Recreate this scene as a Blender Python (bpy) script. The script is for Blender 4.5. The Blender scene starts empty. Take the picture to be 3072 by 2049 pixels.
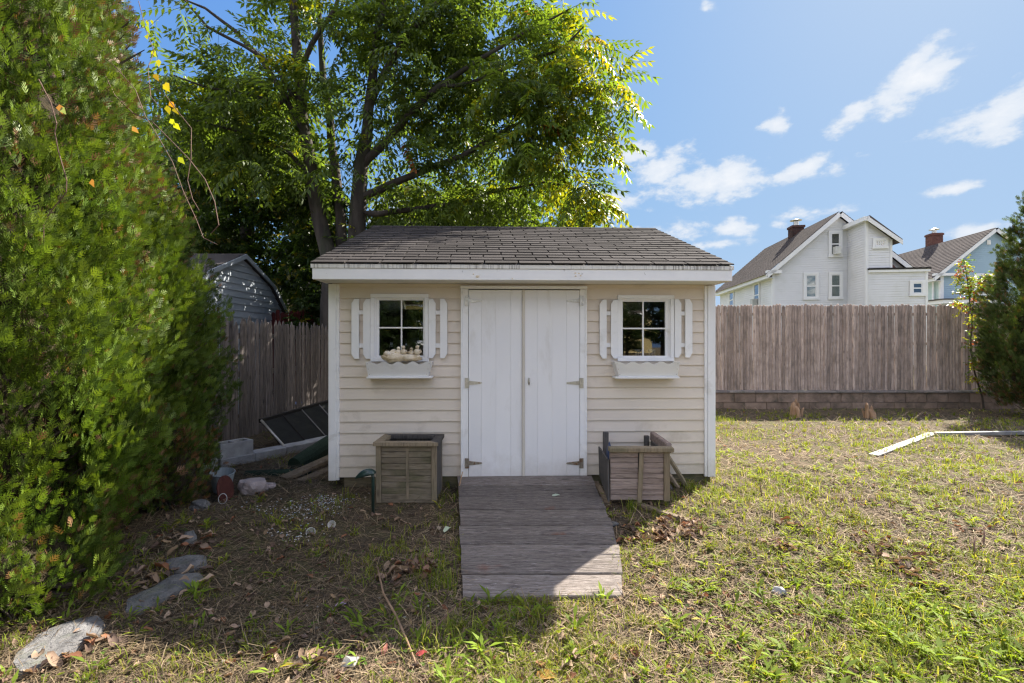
import bpy, bmesh, math, random
import numpy as np
from mathutils import Vector, Matrix, noise as mnoise

R = math.radians
rng = np.random.default_rng(7)
random.seed(7)
C = bpy.context.scene.collection
scene = bpy.context.scene

# ------------------------------------------------------------------ camera
FPX, CX, CY, CAMZ = 1450.67, 1536.0, 1024.5, 1.42
cam_d = bpy.data.cameras.new('camera')
cam = bpy.data.objects.new('camera', cam_d)
C.objects.link(cam)
cam.location = (0, 0, CAMZ)
cam.rotation_euler = (R(90), 0, 0)
cam_d.lens = 17.0
cam_d.sensor_width = 36.0
cam_d.clip_start = 0.05
cam_d.clip_end = 3000
scene.camera = cam

# ------------------------------------------------------------------ sun, sky, exposure
SUN_AZ, SUN_EL = 44.5, 39.8         # azimuth measured from +Y towards +X
sd = Vector((math.sin(R(SUN_AZ)) * math.cos(R(SUN_EL)), math.cos(R(SUN_AZ)) * math.cos(R(SUN_EL)), math.sin(R(SUN_EL))))
sun_d = bpy.data.lights.new('sun', 'SUN')
sun_d.energy = 3.0
sun_d.angle = R(0.53)
sun_d.color = (1.0, 0.93, 0.82)
sun = bpy.data.objects.new('sun', sun_d)
C.objects.link(sun)
sun.rotation_euler = sd.to_track_quat('Z', 'Y').to_euler()

world = bpy.data.worlds.new("World")
scene.world = world
world.use_nodes = True
wt = world.node_tree
wt.nodes.clear()

def WN(kind, **kw):
    n = wt.nodes.new(kind)
    for k, v in kw.items():
        setattr(n, k, v)
    return n
def WL(a, b):
    wt.links.new(a, b)
def wmath(op, a, b=None, c=None, clamp=False):
    n = WN('ShaderNodeMath', operation=op, use_clamp=clamp)
    for i, v in enumerate((a, b, c)):
        if v is None: continue
        if isinstance(v, (int, float)): n.inputs[i].default_value = v
        else: WL(v, n.inputs[i])
    return n.outputs[0]

sky = WN('ShaderNodeTexSky', sky_type='NISHITA', sun_disc=False)
sky.sun_elevation = R(SUN_EL)
sky.sun_rotation = R(SUN_AZ)
sky.altitude = 50
sky.air_density = 1.0
sky.dust_density = 0.9
sky.ozone_density = 1.6
SKY_STRENGTH = 0.15
tc = WN('ShaderNodeTexCoord')
sep = WN('ShaderNodeSeparateXYZ'); WL(tc.outputs['Generated'], sep.inputs[0])
az = wmath('ARCTAN2', sep.outputs[0], sep.outputs[1])
el = wmath('ARCSINE', sep.outputs[2])
azel = WN('ShaderNodeCombineXYZ'); WL(az, azel.inputs[0]); WL(el, azel.inputs[1])
# fractal wobble for the cloud outlines
nz = WN('ShaderNodeTexNoise'); nz.noise_dimensions = '3D'
nz.inputs['Scale'].default_value = 13.0; nz.inputs['Detail'].default_value = 8.0; nz.inputs['Roughness'].default_value = 0.58
mp = WN('ShaderNodeMapping'); mp.inputs['Scale'].default_value = (1.0, 1.7, 1.0)
WL(azel.outputs[0], mp.inputs[0]); WL(mp.outputs[0], nz.inputs['Vector'])
nz2 = WN('ShaderNodeTexNoise'); nz2.inputs['Scale'].default_value = 34.0; nz2.inputs['Detail'].default_value = 6.0
nz2.inputs['Roughness'].default_value = 0.6
WL(mp.outputs[0], nz2.inputs['Vector'])
def ang(px, py):
    x, z = (px - CX) / FPX, (CY - py) / FPX
    return math.atan2(x, 1), math.atan2(z, math.hypot(x, 1))
# individual fair-weather clouds: centre, half width, half height (photo pixels), tilt in degrees, weight
CLOUDS = [(2740, 245, 175, 62, 24, 1.0), (2745, 195, 110, 40, 38, .95), (2560, 345, 110, 40, 32, .8),
          (3040, 330, 190, 78, 17, 1.0), (2335, 368, 58, 36, 0, .8), (2120, 545, 240, 58, -3, 1.0),
          (1990, 520, 110, 48, 6, .9), (2370, 520, 130, 32, 17, .8), (1895, 455, 100, 42, 8, .8), (2035, 448, 60, 32, 6, .7),
          (1850, 610, 90, 40, -8, .8), (2510, 505, 55, 26, 18, .5), (2740, 420, 130, 22, 4, .45), (2610, 465, 60, 22, -6, .5),
          (2870, 567, 105, 20, 0, .75), (2450, 635, 150, 24, 0, .72), (2060, 690, 100, 34, 0, .85), (2195, 688, 90, 30, 0, .85),
          (2165, 735, 120, 22, 0, .7), (2330, 675, 50, 18, 6, .5), (2950, 690, 140, 34, 14, .75), (2116, 28, 26, 30, 60, .4),
          (1880, 700, 80, 30, 0, .7), (1200, 640, 200, 50, 0, .8)]
acc = None
for (px, py, hw, hh, rot, wgt) in CLOUDS:
    a0, e0 = ang(px, py)
    r0 = 1 / (1 + ((px - CX) / FPX) ** 2)
    m = WN('ShaderNodeMapping', vector_type='TEXTURE')
    m.inputs['Location'].default_value = (a0, e0, 0)
    m.inputs['Rotation'].default_value = (0, 0, R(rot))
    m.inputs['Scale'].default_value = (1.5 * hw / FPX * (r0 ** .85), 1.5 * hh / FPX * (r0 ** .55), 1)
    WL(azel.outputs[0], m.inputs[0])
    g = WN('ShaderNodeTexGradient', gradient_type='SPHERICAL'); WL(m.outputs[0], g.inputs[0])
    v = wmath('MULTIPLY', g.outputs[1], wgt)
    acc = v if acc is None else wmath('MAXIMUM', acc, v)
# unseen clouds added over the rest of the sky to brighten the shade
mr = WN('ShaderNodeMapRange'); mr.inputs[1].default_value = 0.85; mr.inputs[2].default_value = 1.15
WL(wmath('ABSOLUTE', az), mr.inputs[0])
nf = WN('ShaderNodeTexNoise'); nf.inputs['Scale'].default_value = 3.2; nf.inputs['Detail'].default_value = 1.0
mf = WN('ShaderNodeMapping'); mf.inputs['Scale'].default_value = (1, 1, 2.2); mf.inputs['Location'].default_value = (3, 1, 2)
WL(tc.outputs['Generated'], mf.inputs[0]); WL(mf.outputs[0], nf.inputs['Vector'])
far = wmath('MULTIPLY', wmath('MULTIPLY_ADD', nf.outputs[0], 3.4, -1.42, clamp=True), mr.outputs[0])
acc = wmath('MAXIMUM', acc, far)
nsum = wmath('MULTIPLY_ADD', nz.outputs[0], 1.75, -0.87)
nsum = wmath('ADD', nsum, wmath('MULTIPLY_ADD', nz2.outputs[0], .75, -.375))
dens = wmath('ADD', acc, nsum)
mask = WN('ShaderNodeMapRange', interpolation_type='SMOOTHSTEP')
mask.inputs[1].default_value = 0.27; mask.inputs[2].default_value = 0.68
WL(dens, mask.inputs[0])
# nothing of a cloud where no cloud field stands
gate = WN('ShaderNodeMapRange'); gate.inputs[1].default_value = 0.04; gate.inputs[2].default_value = 0.22
WL(acc, gate.inputs[0])
cmask = wmath('MULTIPLY', wmath('MULTIPLY', mask.outputs[0], gate.outputs[0]), 0.93)
# greyer towards the thick lower half: compare with the field a little further up
shade = WN('ShaderNodeMapRange'); shade.inputs[1].default_value = 0.35; shade.inputs[2].default_value = 1.25
WL(dens, shade.inputs[0])
cr = WN('ShaderNodeMix', data_type='RGBA')
cr.inputs[6].default_value = (.76, .86, 1.0, 1); cr.inputs[7].default_value = (1.09, 1.10, 1.12, 1)
WL(shade.outputs[0], cr.inputs[0])
# soft shoulder on the sky so that the glow round the sun (outside the frame) does not wash out the blue
def wvec(op, a, b):
    n = WN('ShaderNodeVectorMath', operation=op)
    for i, v in enumerate((a, b)):
        if isinstance(v, tuple): n.inputs[i].default_value = v
        else: WL(v, n.inputs[i])
    return n.outputs[0]
soft = wvec('MULTIPLY', wvec('DIVIDE', sky.outputs[0], wvec('ADD', sky.outputs[0], (4.2, 2.3, .35))), (.735, .855, .995))
# the unseen clouds are made much brighter, as fill for the shaded side
cfar = WN('ShaderNodeMix', data_type='RGBA'); WL(mr.outputs[0], cfar.inputs[0]); WL(cr.outputs[2], cfar.inputs[6]); cfar.inputs[7].default_value = (4.6, 4.3, 4.0, 1)
mixc = WN('ShaderNodeMix', data_type='RGBA')
WL(cmask, mixc.inputs[0]); WL(soft, mixc.inputs[6]); WL(cfar.outputs[2], mixc.inputs[7])
bg = WN('ShaderNodeBackground'); bg.inputs[1].default_value = SKY_STRENGTH
WL(mixc.outputs[2], bg.inputs[0])
wo = WN('ShaderNodeOutputWorld'); WL(bg.outputs[0], wo.inputs[0])

scene.view_settings.view_transform = 'Standard'
scene.view_settings.look = 'None'
scene.view_settings.gamma = 1.0
scene.view_settings.use_curve_mapping = False
scene.view_settings.exposure = 2.6
try:
    scene.cycles.max_bounces = 8
    scene.cycles.transparent_max_bounces = 12
    scene.cycles.use_denoising = True
    scene.cycles.denoising_input_passes = 'RGB_ALBEDO_NORMAL'
    scene.cycles.denoising_prefilter = 'NONE'
    world.cycles.sampling_method = 'MANUAL'
    world.cycles.sample_map_resolution = 2048
    scene.cycles.filter_width = 1.3
    scene.cycles.sample_clamp_indirect = 8
except Exception:
    pass

# ------------------------------------------------------------------ helpers
def V(*a): return Vector(a)
def P(px, py, D):
    """point at depth D (metres along +Y) seen at photo pixel px,py"""
    return Vector(((px - CX) * D / FPX, D, CAMZ - (py - CY) * D / FPX))

def gz(x, y):
    base = float(np.interp(y, [-30, 0, 2.2, 2.9, 4.1, 4.8, 7, 10.3, 60], [-.2, -.18, -.15, -.115, .01, .045, .02, -.03, -.03]))
    k = 0.045 * math.exp(-((x - 1.4) / .7) ** 2) * math.exp(-((y - 4.3) / .6) ** 2)
    t = min(1, max(0, (-1.3 - x) / 1.1)); u = min(1, max(0, (4.4 - y) / 1.0))
    base += .11 * t * t * (3 - 2 * t) * u * u * (3 - 2 * u)          # slight bank of the planted bed at the left
    n = mnoise.noise(Vector((x * .8, y * .8, 3.1))) * .03 + mnoise.noise(Vector((x * 3.1, y * 3.1, 7))) * .012
    return base + k + n * (1 if y > 0 else .5)

def gz_arr(x, y):
    return np.array([gz(a, b) for a, b in zip(x, y)])

def G(px, py, up=0.0):
    """point of the ground seen at photo pixel px,py"""
    lo, hi = 1.2, 14.0
    D = 4.0
    for _ in range(30):
        D = (lo + hi) / 2
        p = P(px, py, D)
        if p.z > gz(p.x, p.y) + up: lo = D
        else: hi = D
    return P(px, py, D)

class Frame:
    """a local frame standing on the ground: origin, turn about z"""
    def __init__(s, ox, oy, deg):
        s.o = Vector((ox, oy, 0)); a = R(deg); s.a = a
        s.u = Vector((math.cos(a), math.sin(a), 0)); s.n = Vector((-math.sin(a), math.cos(a), 0))
    def px(s, px, py, y=0.0):
        d = Vector(((px - CX) / FPX, 1.0, -(py - CY) / FPX))
        cam0 = Vector((0, 0, CAMZ))
        t = (y - (cam0 - s.o).dot(s.n)) / d.dot(s.n)
        p = cam0 + d * t
        return (p - s.o).dot(s.u), p.z
    def side(s, px, py, x=0.0):
        """(y,z) of the pixel on the plane local x = const"""
        d = Vector(((px - CX) / FPX, 1.0, -(py - CY) / FPX))
        cam0 = Vector((0, 0, CAMZ))
        t = (x - (cam0 - s.o).dot(s.u)) / d.dot(s.u)
        p = cam0 + d * t
        return (p - s.o).dot(s.n), p.z
    def w(s, x, y, z):
        return s.o + s.u * x + s.n * y + Vector((0, 0, z))

class MB:
    def __init__(s): s.v = []; s.f = []
    def add(s, vs, fs, M=None):
        b = len(s.v)
        s.v += [tuple(M @ Vector(v)) if M is not None else tuple(v) for v in vs]
        s.f += [tuple(b + i for i in f) for f in fs]
        return s
    def box(s, x0, x1, y0, y1, z0, z1, ch=0.0, M=None):
        X, Y, Z = sorted((x0, x1)), sorted((y0, y1)), sorted((z0, z1))
        if ch <= 0:
            vs = [(X[i], Y[j], Z[k]) for i in (0, 1) for j in (0, 1) for k in (0, 1)]
            fs = [(0, 1, 3, 2), (4, 6, 7, 5), (0, 4, 5, 1), (2, 3, 7, 6), (0, 2, 6, 4), (1, 5, 7, 3)]
            return s.add(vs, fs, M)
        ch = min(ch, .45 * (X[1] - X[0]), .45 * (Y[1] - Y[0]), .45 * (Z[1] - Z[0]))
        A = (X, Y, Z); vs = []
        for i in (0, 1):
            for j in (0, 1):
                for k in (0, 1):
                    c = (i, j, k)
                    for a in range(3):
                        vs.append(tuple(A[b][c[b]] if b == a else A[b][c[b]] + (ch if c[b] == 0 else -ch) for b in range(3)))
        I = lambda c, a: 3 * (c[0] * 4 + c[1] * 2 + c[2]) + a
        fs = []
        for a in range(3):
            b, c = [q for q in range(3) if q != a]
            for sd_ in (0, 1):
                q = []
                for (sb, sc) in ((0, 0), (0, 1), (1, 1), (1, 0)):
                    cc = [0, 0, 0]; cc[a] = sd_; cc[b] = sb; cc[c] = sc; q.append(I(cc, a))
                fs.append(tuple(q))
            for sb in (0, 1):
                for sc in (0, 1):
                    c0 = [0, 0, 0]; c0[b] = sb; c0[c] = sc; c1 = list(c0); c1[a] = 1
                    fs.append((I(c0, b), I(c0, c), I(c1, c), I(c1, b)))
        for i in (0, 1):
            for j in (0, 1):
                for k in (0, 1):
                    fs.append((I((i, j, k), 0), I((i, j, k), 1), I((i, j, k), 2)))
        return s.add(vs, fs, M)
    def beam(s, p0, p1, w, h, up=(0, 0, 1), ch=0.0):
        p0, p1 = Vector(p0), Vector(p1)
        d = p1 - p0; L = d.length; d.normalize()
        x = d.cross(Vector(up))
        if x.length < 1e-4: x = Vector((1, 0, 0))
        x.normalize(); z = x.cross(d)
        M = Matrix(((x.x, d.x, z.x, p0.x), (x.y, d.y, z.y, p0.y), (x.z, d.z, z.z, p0.z), (0, 0, 0, 1)))
        return s.box(-w / 2, w / 2, 0, L, -h / 2, h / 2, ch, M)
    def tube(s, pts, rad, n=8, cap=True):
        pts = [Vector(p) for p in pts]
        if not hasattr(rad, '__len__'): rad = [rad] * len(pts)
        rings = []; prev = None
        for i, p in enumerate(pts):
            t = (pts[min(i + 1, len(pts) - 1)] - pts[max(i - 1, 0)])
            if t.length < 1e-9: t = Vector((0, 0, 1))
            t.normalize()
            a = prev - t * prev.dot(t) if prev is not None else t.orthogonal()
            if a.length < 1e-6: a = t.orthogonal()
            a.normalize(); prev = a; b = t.cross(a)
            ids = []
            for k in range(n):
                th = 2 * math.pi * k / n
                s.v.append(tuple(p + (a * math.cos(th) + b * math.sin(th)) * rad[i])); ids.append(len(s.v) - 1)
            rings.append(ids)
        for i in range(len(rings) - 1):
            for k in range(n):
                s.f.append((rings[i][k], rings[i][(k + 1) % n], rings[i + 1][(k + 1) % n], rings[i + 1][k]))
        if cap:
            s.f.append(tuple(reversed(rings[0]))); s.f.append(tuple(rings[-1]))
        return s
    def lathe(s, prof, n=16, M=None):
        b = []; vs = []; fs = []
        for (r, z) in prof:
            b.append(len(vs))
            for k in range(n):
                th = 2 * math.pi * k / n
                vs.append((r * math.cos(th), r * math.sin(th), z))
        for i in range(len(prof) - 1):
            for k in range(n):
                fs.append((b[i] + k, b[i] + (k + 1) % n, b[i + 1] + (k + 1) % n, b[i + 1] + k))
        return s.add(vs, fs, M)
    def prism(s, poly, axis, a0, a1, M=None):
        """poly: 2-D outline; axis 'y': outline is (x,z); 'z': (x,y); 'x': (y,z)"""
        def pt(p, a):
            return {'y': (p[0], a, p[1]), 'z': (p[0], p[1], a), 'x': (a, p[0], p[1])}[axis]
        n = len(poly)
        vs = [pt(p, a0) for p in poly] + [pt(p, a1) for p in poly]
        fs = [tuple(range(n)), tuple(reversed(range(n, 2 * n)))] + [(i, (i + 1) % n, n + (i + 1) % n, n + i) for i in range(n)]
        return s.add(vs, fs, M)
    def blob(s, c, r, sub=2, amp=.2, freq=3.0, seed=0.0, flat=None, M=None):
        bm = bmesh.new(); bmesh.ops.create_icosphere(bm, subdivisions=sub, radius=1)
        vs = []
        for v in bm.verts:
            d = v.co.normalized()
            k = 1 + amp * mnoise.noise(d * freq + Vector((seed, seed * 1.7, 0))) + amp * .5 * mnoise.noise(d * freq * 2.7 + Vector((seed, 5, 0)))
            p = Vector((d.x * r[0] * k, d.y * r[1] * k, d.z * r[2] * k))
            if flat is not None and p.z > flat: p.z = flat + (p.z - flat) * .12
            vs.append(tuple(Vector(c) + p))
        fs = [tuple(v.index for v in f.verts) for f in bm.faces]
        bm.free()
        return s.add(vs, fs, M)
    def mesh(s, name, recalc=True):
        me = bpy.data.meshes.new(name)
        me.from_pydata(s.v, [], s.f)
        if recalc and len(s.f) < 60000:
            bm = bmesh.new(); bm.from_mesh(me)
            bmesh.ops.recalc_face_normals(bm, faces=bm.faces)
            bm.to_mesh(me); bm.free()
        return me
    def build(s, name, mat, parent=None, smooth=False, kind=None, label=None, loc=None, recalc=True):
        me = s.mesh(name, recalc)
        if mat is not None: me.materials.append(mat)
        if smooth: me.shade_smooth()
        return link(name, me, parent, kind, label, loc)

def link(name, me, parent=None, kind=None, label=None, loc=None, rot=None):
    o = bpy.data.objects.new(name, me); C.objects.link(o)
    if parent is not None: o.parent = parent
    if loc is not None: o.location = loc
    if rot is not None: o.rotation_euler = rot
    if kind: o['kind'] = kind
    if label: o['label'] = label
    return o

def empty(name, label, cat, loc=(0, 0, 0), rz=0.0, group=None):
    o = bpy.data.objects.new(name, None); C.objects.link(o)
    o.empty_display_size = .2
    o.location = loc; o.rotation_euler = (0, 0, rz)
    o['label'] = label; o['category'] = cat
    if group: o['group'] = group
    return o

def tag(o, label, cat, group=None, kind=None):
    o['label'] = label; o['category'] = cat
    if group: o['group'] = group
    if kind: o['kind'] = kind
    return o

def clip_band(poly, z0, z1):
    def clip(pl, inside, inter):
        out = []
        for i in range(len(pl)):
            a, b = pl[i], pl[(i + 1) % len(pl)]
            ia, ib = inside(a), inside(b)
            if ia: out.append(a)
            if ia != ib: out.append(inter(a, b))
        return out
    def at(zc):
        return lambda a, b: (a[0] + (b[0] - a[0]) * (zc - a[1]) / (b[1] - a[1]), zc)
    poly = clip(poly, lambda p: p[1] >= z0 - 1e-9, at(z0))
    if len(poly) < 3: return []
    poly = clip(poly, lambda p: p[1] <= z1 + 1e-9, at(z1))
    return poly if len(poly) >= 3 else []

def lap_piece(mb, poly, z0, z1, lap, O, U, W, Nrm, base=0.0):
    """one course of lapped boards: poly in (u,w), thickness growing towards its lower edge"""
    poly = clip_band(poly, z0, z1)
    if not poly: return
    fr = [O + U * u + W * w + Nrm * (base + lap * (z1 - w) / (z1 - z0) + .001) for (u, w) in poly]
    bk = [O + U * u + W * w + Nrm * (base - .004) for (u, w) in poly]
    n = len(poly)
    fs = [tuple(range(n))] + [(i, i + n, (i + 1) % n + n, (i + 1) % n) for i in range(n)]
    mb.add(fr + bk, fs)

def lap_wall(mb, poly, pitch, lap, O, U, Nrm, W=Vector((0, 0, 1)), z_start=None, holes=()):
    ws = [p[1] for p in poly]
    z = min(ws) if z_start is None else z_start
    while z < max(ws) - 1e-6:
        z1 = z + pitch
        pieces = [poly]
        lap_piece(mb, poly, z, z1, lap, O, U, W, Nrm)
        z = z1

def inst_mesh(name, tv, tf, pos, X, Y, Z, col, mat, parent=None, kind=None, tintvar=None):
    """many copies of one small leaf shape written into a single mesh with a colour per copy"""
    tv = np.asarray(tv, float); tf = np.asarray(tf, int)
    k = len(pos); n = len(tv); m = len(tf); q = tf.shape[1]
    vs = pos[:, None, :] + tv[None, :, 0:1] * X[:, None, :] + tv[None, :, 1:2] * Y[:, None, :] + tv[None, :, 2:3] * Z[:, None, :]
    fs = (tf[None] + (np.arange(k) * n)[:, None, None]).reshape(-1)
    me = bpy.data.meshes.new(name)
    me.vertices.add(k * n); me.vertices.foreach_set('co', vs.reshape(-1).astype(np.float32))
    me.loops.add(k * m * q); me.loops.foreach_set('vertex_index', fs.astype(np.int32))
    me.polygons.add(k * m)
    me.polygons.foreach_set('loop_start', (np.arange(k * m) * q).astype(np.int32))
    at = me.attributes.new('tint', 'FLOAT_COLOR', 'POINT')
    cc = np.ones((k, n, 4), np.float32)
    cc[:, :, :3] = col[:, None, :]
    if tintvar is not None:
        cc[:, :, :3] *= np.asarray(tintvar, np.float32)[None, :, None]
    at.data.foreach_set('color', cc.reshape(-1))
    me.update(calc_edges=True)
    me.materials.append(mat)
    return link(name, me, parent, kind)

def unit(a):
    return a / np.maximum(np.linalg.norm(a, axis=-1, keepdims=True), 1e-9)

def axes(d, up, roll=None):
    """orthonormal axes: Y along d, Z as near as possible to up"""
    Y = unit(d); X = unit(np.cross(Y, up)); Z = np.cross(X, Y)
    return X, Y, Z

# ------------------------------------------------------------------ materials
def newmat(name):
    m = bpy.data.materials.new(name); m.use_nodes = True
    nt = m.node_tree
    return m, nt, nt.nodes['Principled BSDF'], nt.nodes['Material Output']

def node(nt, kind, ins=None, **kw):
    n = nt.nodes.new(kind)
    for k, v in kw.items(): setattr(n, k, v)
    for k, v in (ins or {}).items():
        if hasattr(v, 'is_linked') or hasattr(v, 'node'): nt.links.new(v, n.inputs[k])
        else: n.inputs[k].default_value = v
    return n

def mixrgb(nt, fac, a, b, blend='MIX'):
    n = nt.nodes.new('ShaderNodeMix'); n.data_type = 'RGBA'; n.blend_type = blend
    for i, v in ((0, fac), (6, a), (7, b)):
        if hasattr(v, 'node'): nt.links.new(v, n.inputs[i])
        else: n.inputs[i].default_value = v if i == 0 else (*v, 1)[:4]
    return n.outputs[2]

def coords(nt, scale=(1, 1, 1), rnd=True, world=False):
    t = nt.nodes.new('ShaderNodeTexCoord')
    m = node(nt, 'ShaderNodeMapping'); m.inputs['Scale'].default_value = scale
    if world:
        g = nt.nodes.new('ShaderNodeNewGeometry'); nt.links.new(g.outputs['Position'], m.inputs[0])
    else:
        nt.links.new(t.outputs['Object'], m.inputs[0])
    if rnd:
        oi = nt.nodes.new('ShaderNodeObjectInfo')
        mm = node(nt, 'ShaderNodeMath', {0: oi.outputs['Random'], 1: 37.0}, operation='MULTIPLY')
        cb = node(nt, 'ShaderNodeCombineXYZ', {0: mm.outputs[0], 1: mm.outputs[0], 2: mm.outputs[0]})
        nt.links.new(cb.outputs[0], m.inputs['Location'])
        return m.outputs[0], oi.outputs['Random']
    return m.outputs[0], None

def ramp(nt, fac, stops):
    r = nt.nodes.new('ShaderNodeValToRGB')
    nt.links.new(fac, r.inputs[0])
    e = r.color_ramp.elements
    while len(e) < len(stops): e.new(.5)
    for i, (p, c) in enumerate(stops):
        e[i].position = p; e[i].color = (*c, 1)[:4] if len(c) == 3 else c
    return r.outputs[0]

def noise_t(nt, vec, scale, detail=5, rough=.55, dist=0.0):
    n = node(nt, 'ShaderNodeTexNoise', {'Vector': vec, 'Scale': scale, 'Detail': detail, 'Roughness': rough, 'Distortion': dist})
    return n.outputs[0]

def splash(nt, col, top, tint, amount=.6):
    g = nt.nodes.new('ShaderNodeNewGeometry'); sp = node(nt, 'ShaderNodeSeparateXYZ', {0: g.outputs['Position']})
    n = noise_t(nt, g.outputs['Position'], 7.0, 7, .7)
    h = node(nt, 'ShaderNodeMath', {0: n, 1: .55, 2: sp.outputs[2]}, operation='MULTIPLY_ADD')
    f = node(nt, 'ShaderNodeMapRange', {0: h.outputs[0], 1: top + .1, 2: top + .5, 3: amount, 4: 0.0})
    return mixrgb(nt, f.outputs[0], col, tint)

def mat_generic(name, c1, c2, scale=4, rough=.8, bump=.2, bscale=None, grime=None, gthr=(.55, .75), gscale=2.0,
                stretch=(1, 1, 1), var=.12, spec=.3, metal=0.0, fine=60.0, bdist=.01, world=False, mud=None):
    """two base colours mixed by noise, optional grime patches, small shade variation per object, bump"""
    m, nt, b, out = newmat(name)
    vec, rnd = coords(nt, stretch, world=world)
    n1 = noise_t(nt, vec, scale, 6, .6)
    col = ramp(nt, n1, [(.3, c1), (.7, c2)])
    if grime is not None:
        n2 = noise_t(nt, vec, gscale, 7, .65, .3)
        f = node(nt, 'ShaderNodeMapRange', {0: n2, 1: gthr[0], 2: gthr[1]})
        col = mixrgb(nt, f.outputs[0], col, grime)
    if rnd is not None and var > 0:
        v = node(nt, 'ShaderNodeMapRange', {0: rnd, 3: 1 - var, 4: 1 + var})
        hs = node(nt, 'ShaderNodeHueSaturation', {'Value': v.outputs[0], 'Color': col})
        col = hs.outputs[0]
    if mud is not None: col = splash(nt, col, .12, mud)
    nt.links.new(col, b.inputs['Base Color'])
    b.inputs['Roughness'].default_value = rough
    b.inputs['Metallic'].default_value = metal
    b.inputs['Specular IOR Level'].default_value = spec
    if bump > 0:
        nb = noise_t(nt, vec, bscale or scale * 6, 6, .65)
        bp = node(nt, 'ShaderNodeBump', {'Height': nb, 'Strength': bump, 'Distance': bdist})
        nt.links.new(bp.outputs[0], b.inputs['Normal'])
    return m

def mat_wood(name, c1, c2, grain=(14, 1, 14), crack=.5, moss=None, var=.15, flakes=None, rust=None, bump=.5, rough=.9, knots=True):
    """weathered timber; grain is squeezed across the board, long axis has scale 1"""
    m, nt, b, out = newmat(name)
    vec, rnd = coords(nt, grain)
    n1 = noise_t(nt, vec, 2.2, 8, .65, .4)
    col = ramp(nt, n1, [(.28, c1), (.72, c2)])
    # dark checks along the grain
    n2 = noise_t(nt, vec, 6.5, 5, .6, .2)
    ck = node(nt, 'ShaderNodeMapRange', {0: n2, 1: .36, 2: .47, 3: 1.0, 4: 0.0})
    ckm = node(nt, 'ShaderNodeMath', {0: ck.outputs[0], 1: crack}, operation='MULTIPLY')
    col = mixrgb(nt, ckm.outputs[0], col, tuple(v * .3 for v in c1))
    vec2, _ = coords(nt, (1, 1, 1))
    if knots:
        vo = node(nt, 'ShaderNodeTexVoronoi', {'Vector': coords(nt, tuple(max(.35, g / 26 if g > 1 else .35) * 9 if g > 1 else 3.2 for g in grain))[0], 'Scale': 1.0})
        kf = node(nt, 'ShaderNodeMapRange', {0: vo.outputs['Distance'], 1: .05, 2: .16, 3: .75, 4: 0.0})
        col = mixrgb(nt, kf.outputs[0], col, tuple(v * .38 for v in c1))
    if moss is not None:
        n3 = noise_t(nt, vec2, 3.5, 6, .6)
        f = node(nt, 'ShaderNodeMapRange', {0: n3, 1: .47, 2: .68, 4: .8})
        col = mixrgb(nt, f.outputs[0], col, moss)
    if flakes is not None:
        n4 = noise_t(nt, vec, 4.0, 10, .8, .6)
        f = node(nt, 'ShaderNodeMapRange', {0: n4, 1: .55, 2: .64, 4: .75})
        col = mixrgb(nt, f.outputs[0], col, flakes)
    if rust is not None:
        n5 = noise_t(nt, vec2, 2.3, 4, .5)
        f = node(nt, 'ShaderNodeMapRange', {0: n5, 1: .66, 2: .76, 4: .8})
        col = mixrgb(nt, f.outputs[0], col, rust)
    v = node(nt, 'ShaderNodeMapRange', {0: rnd, 3: 1 - var, 4: 1 + var})
    hs = node(nt, 'ShaderNodeHueSaturation', {'Value': v.outputs[0], 'Color': col})
    nt.links.new(hs.outputs[0], b.inputs['Base Color'])
    b.inputs['Roughness'].default_value = rough
    b.inputs['Specular IOR Level'].default_value = .2
    ad = node(nt, 'ShaderNodeMath', {0: n1, 1: n2}, operation='ADD')
    bp = node(nt, 'ShaderNodeBump', {'Height': ad.outputs[0], 'Strength': bump, 'Distance': .006})
    nt.links.new(bp.outputs[0], b.inputs['Normal'])
    return m

def mat_leaf(name, trans=.45, rough=.5, spec=.4, tboost=(1.15, 1.1, .6)):
    m, nt, b, out = newmat(name)
    a = node(nt, 'ShaderNodeAttribute', attribute_name='tint')
    nt.links.new(a.outputs['Color'], b.inputs['Base Color'])
    b.inputs['Roughness'].default_value = rough
    b.inputs['Specular IOR Level'].default_value = spec
    t = nt.nodes.new('ShaderNodeBsdfTranslucent')
    tc_ = mixrgb(nt, 1.0, a.outputs['Color'], tboost, 'MULTIPLY')
    nt.links.new(tc_, t.inputs[0])
    mx = node(nt, 'ShaderNodeMixShader', {0: trans})
    nt.links.new(b.outputs[0], mx.inputs[1]); nt.links.new(t.outputs[0], mx.inputs[2])
    nt.links.new(mx.outputs[0], out.inputs[0])
    return m

MAT = {}
MAT['siding'] = mat_generic('beige_vinyl', (.65, .57, .48), (.70, .62, .53), scale=1.6, rough=.55, bump=.08, bscale=90, var=.03,
                            grime=(.36, .30, .22), gthr=(.58, .85), gscale=1.6, bdist=.002, mud=(.33, .29, .19))
MAT['white'] = mat_generic('white_paint', (.76, .755, .75), (.82, .81, .80), scale=3, rough=.5, bump=.06, bscale=70, var=.02,
                           grime=(.52, .49, .43), gthr=(.56, .85), gscale=4.2, bdist=.002, mud=(.42, .38, .30))
MAT['fascia'] = mat_generic('fascia_paint', (.74, .735, .73), (.82, .81, .80), scale=3, rough=.5, bump=.08, bscale=60, var=.0,
                            grime=(.13, .11, .08), gthr=(.665, .74), gscale=9, bdist=.002)
MAT['door'] = mat_generic('door_paint', (.75, .74, .745), (.81, .80, .80), scale=2, rough=.45, bump=.1, bscale=50, var=.015,
                          grime=(.55, .52, .47), gthr=(.55, .85), gscale=3.0, stretch=(1, 1, .35), bdist=.002, mud=(.45, .40, .34))
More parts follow.
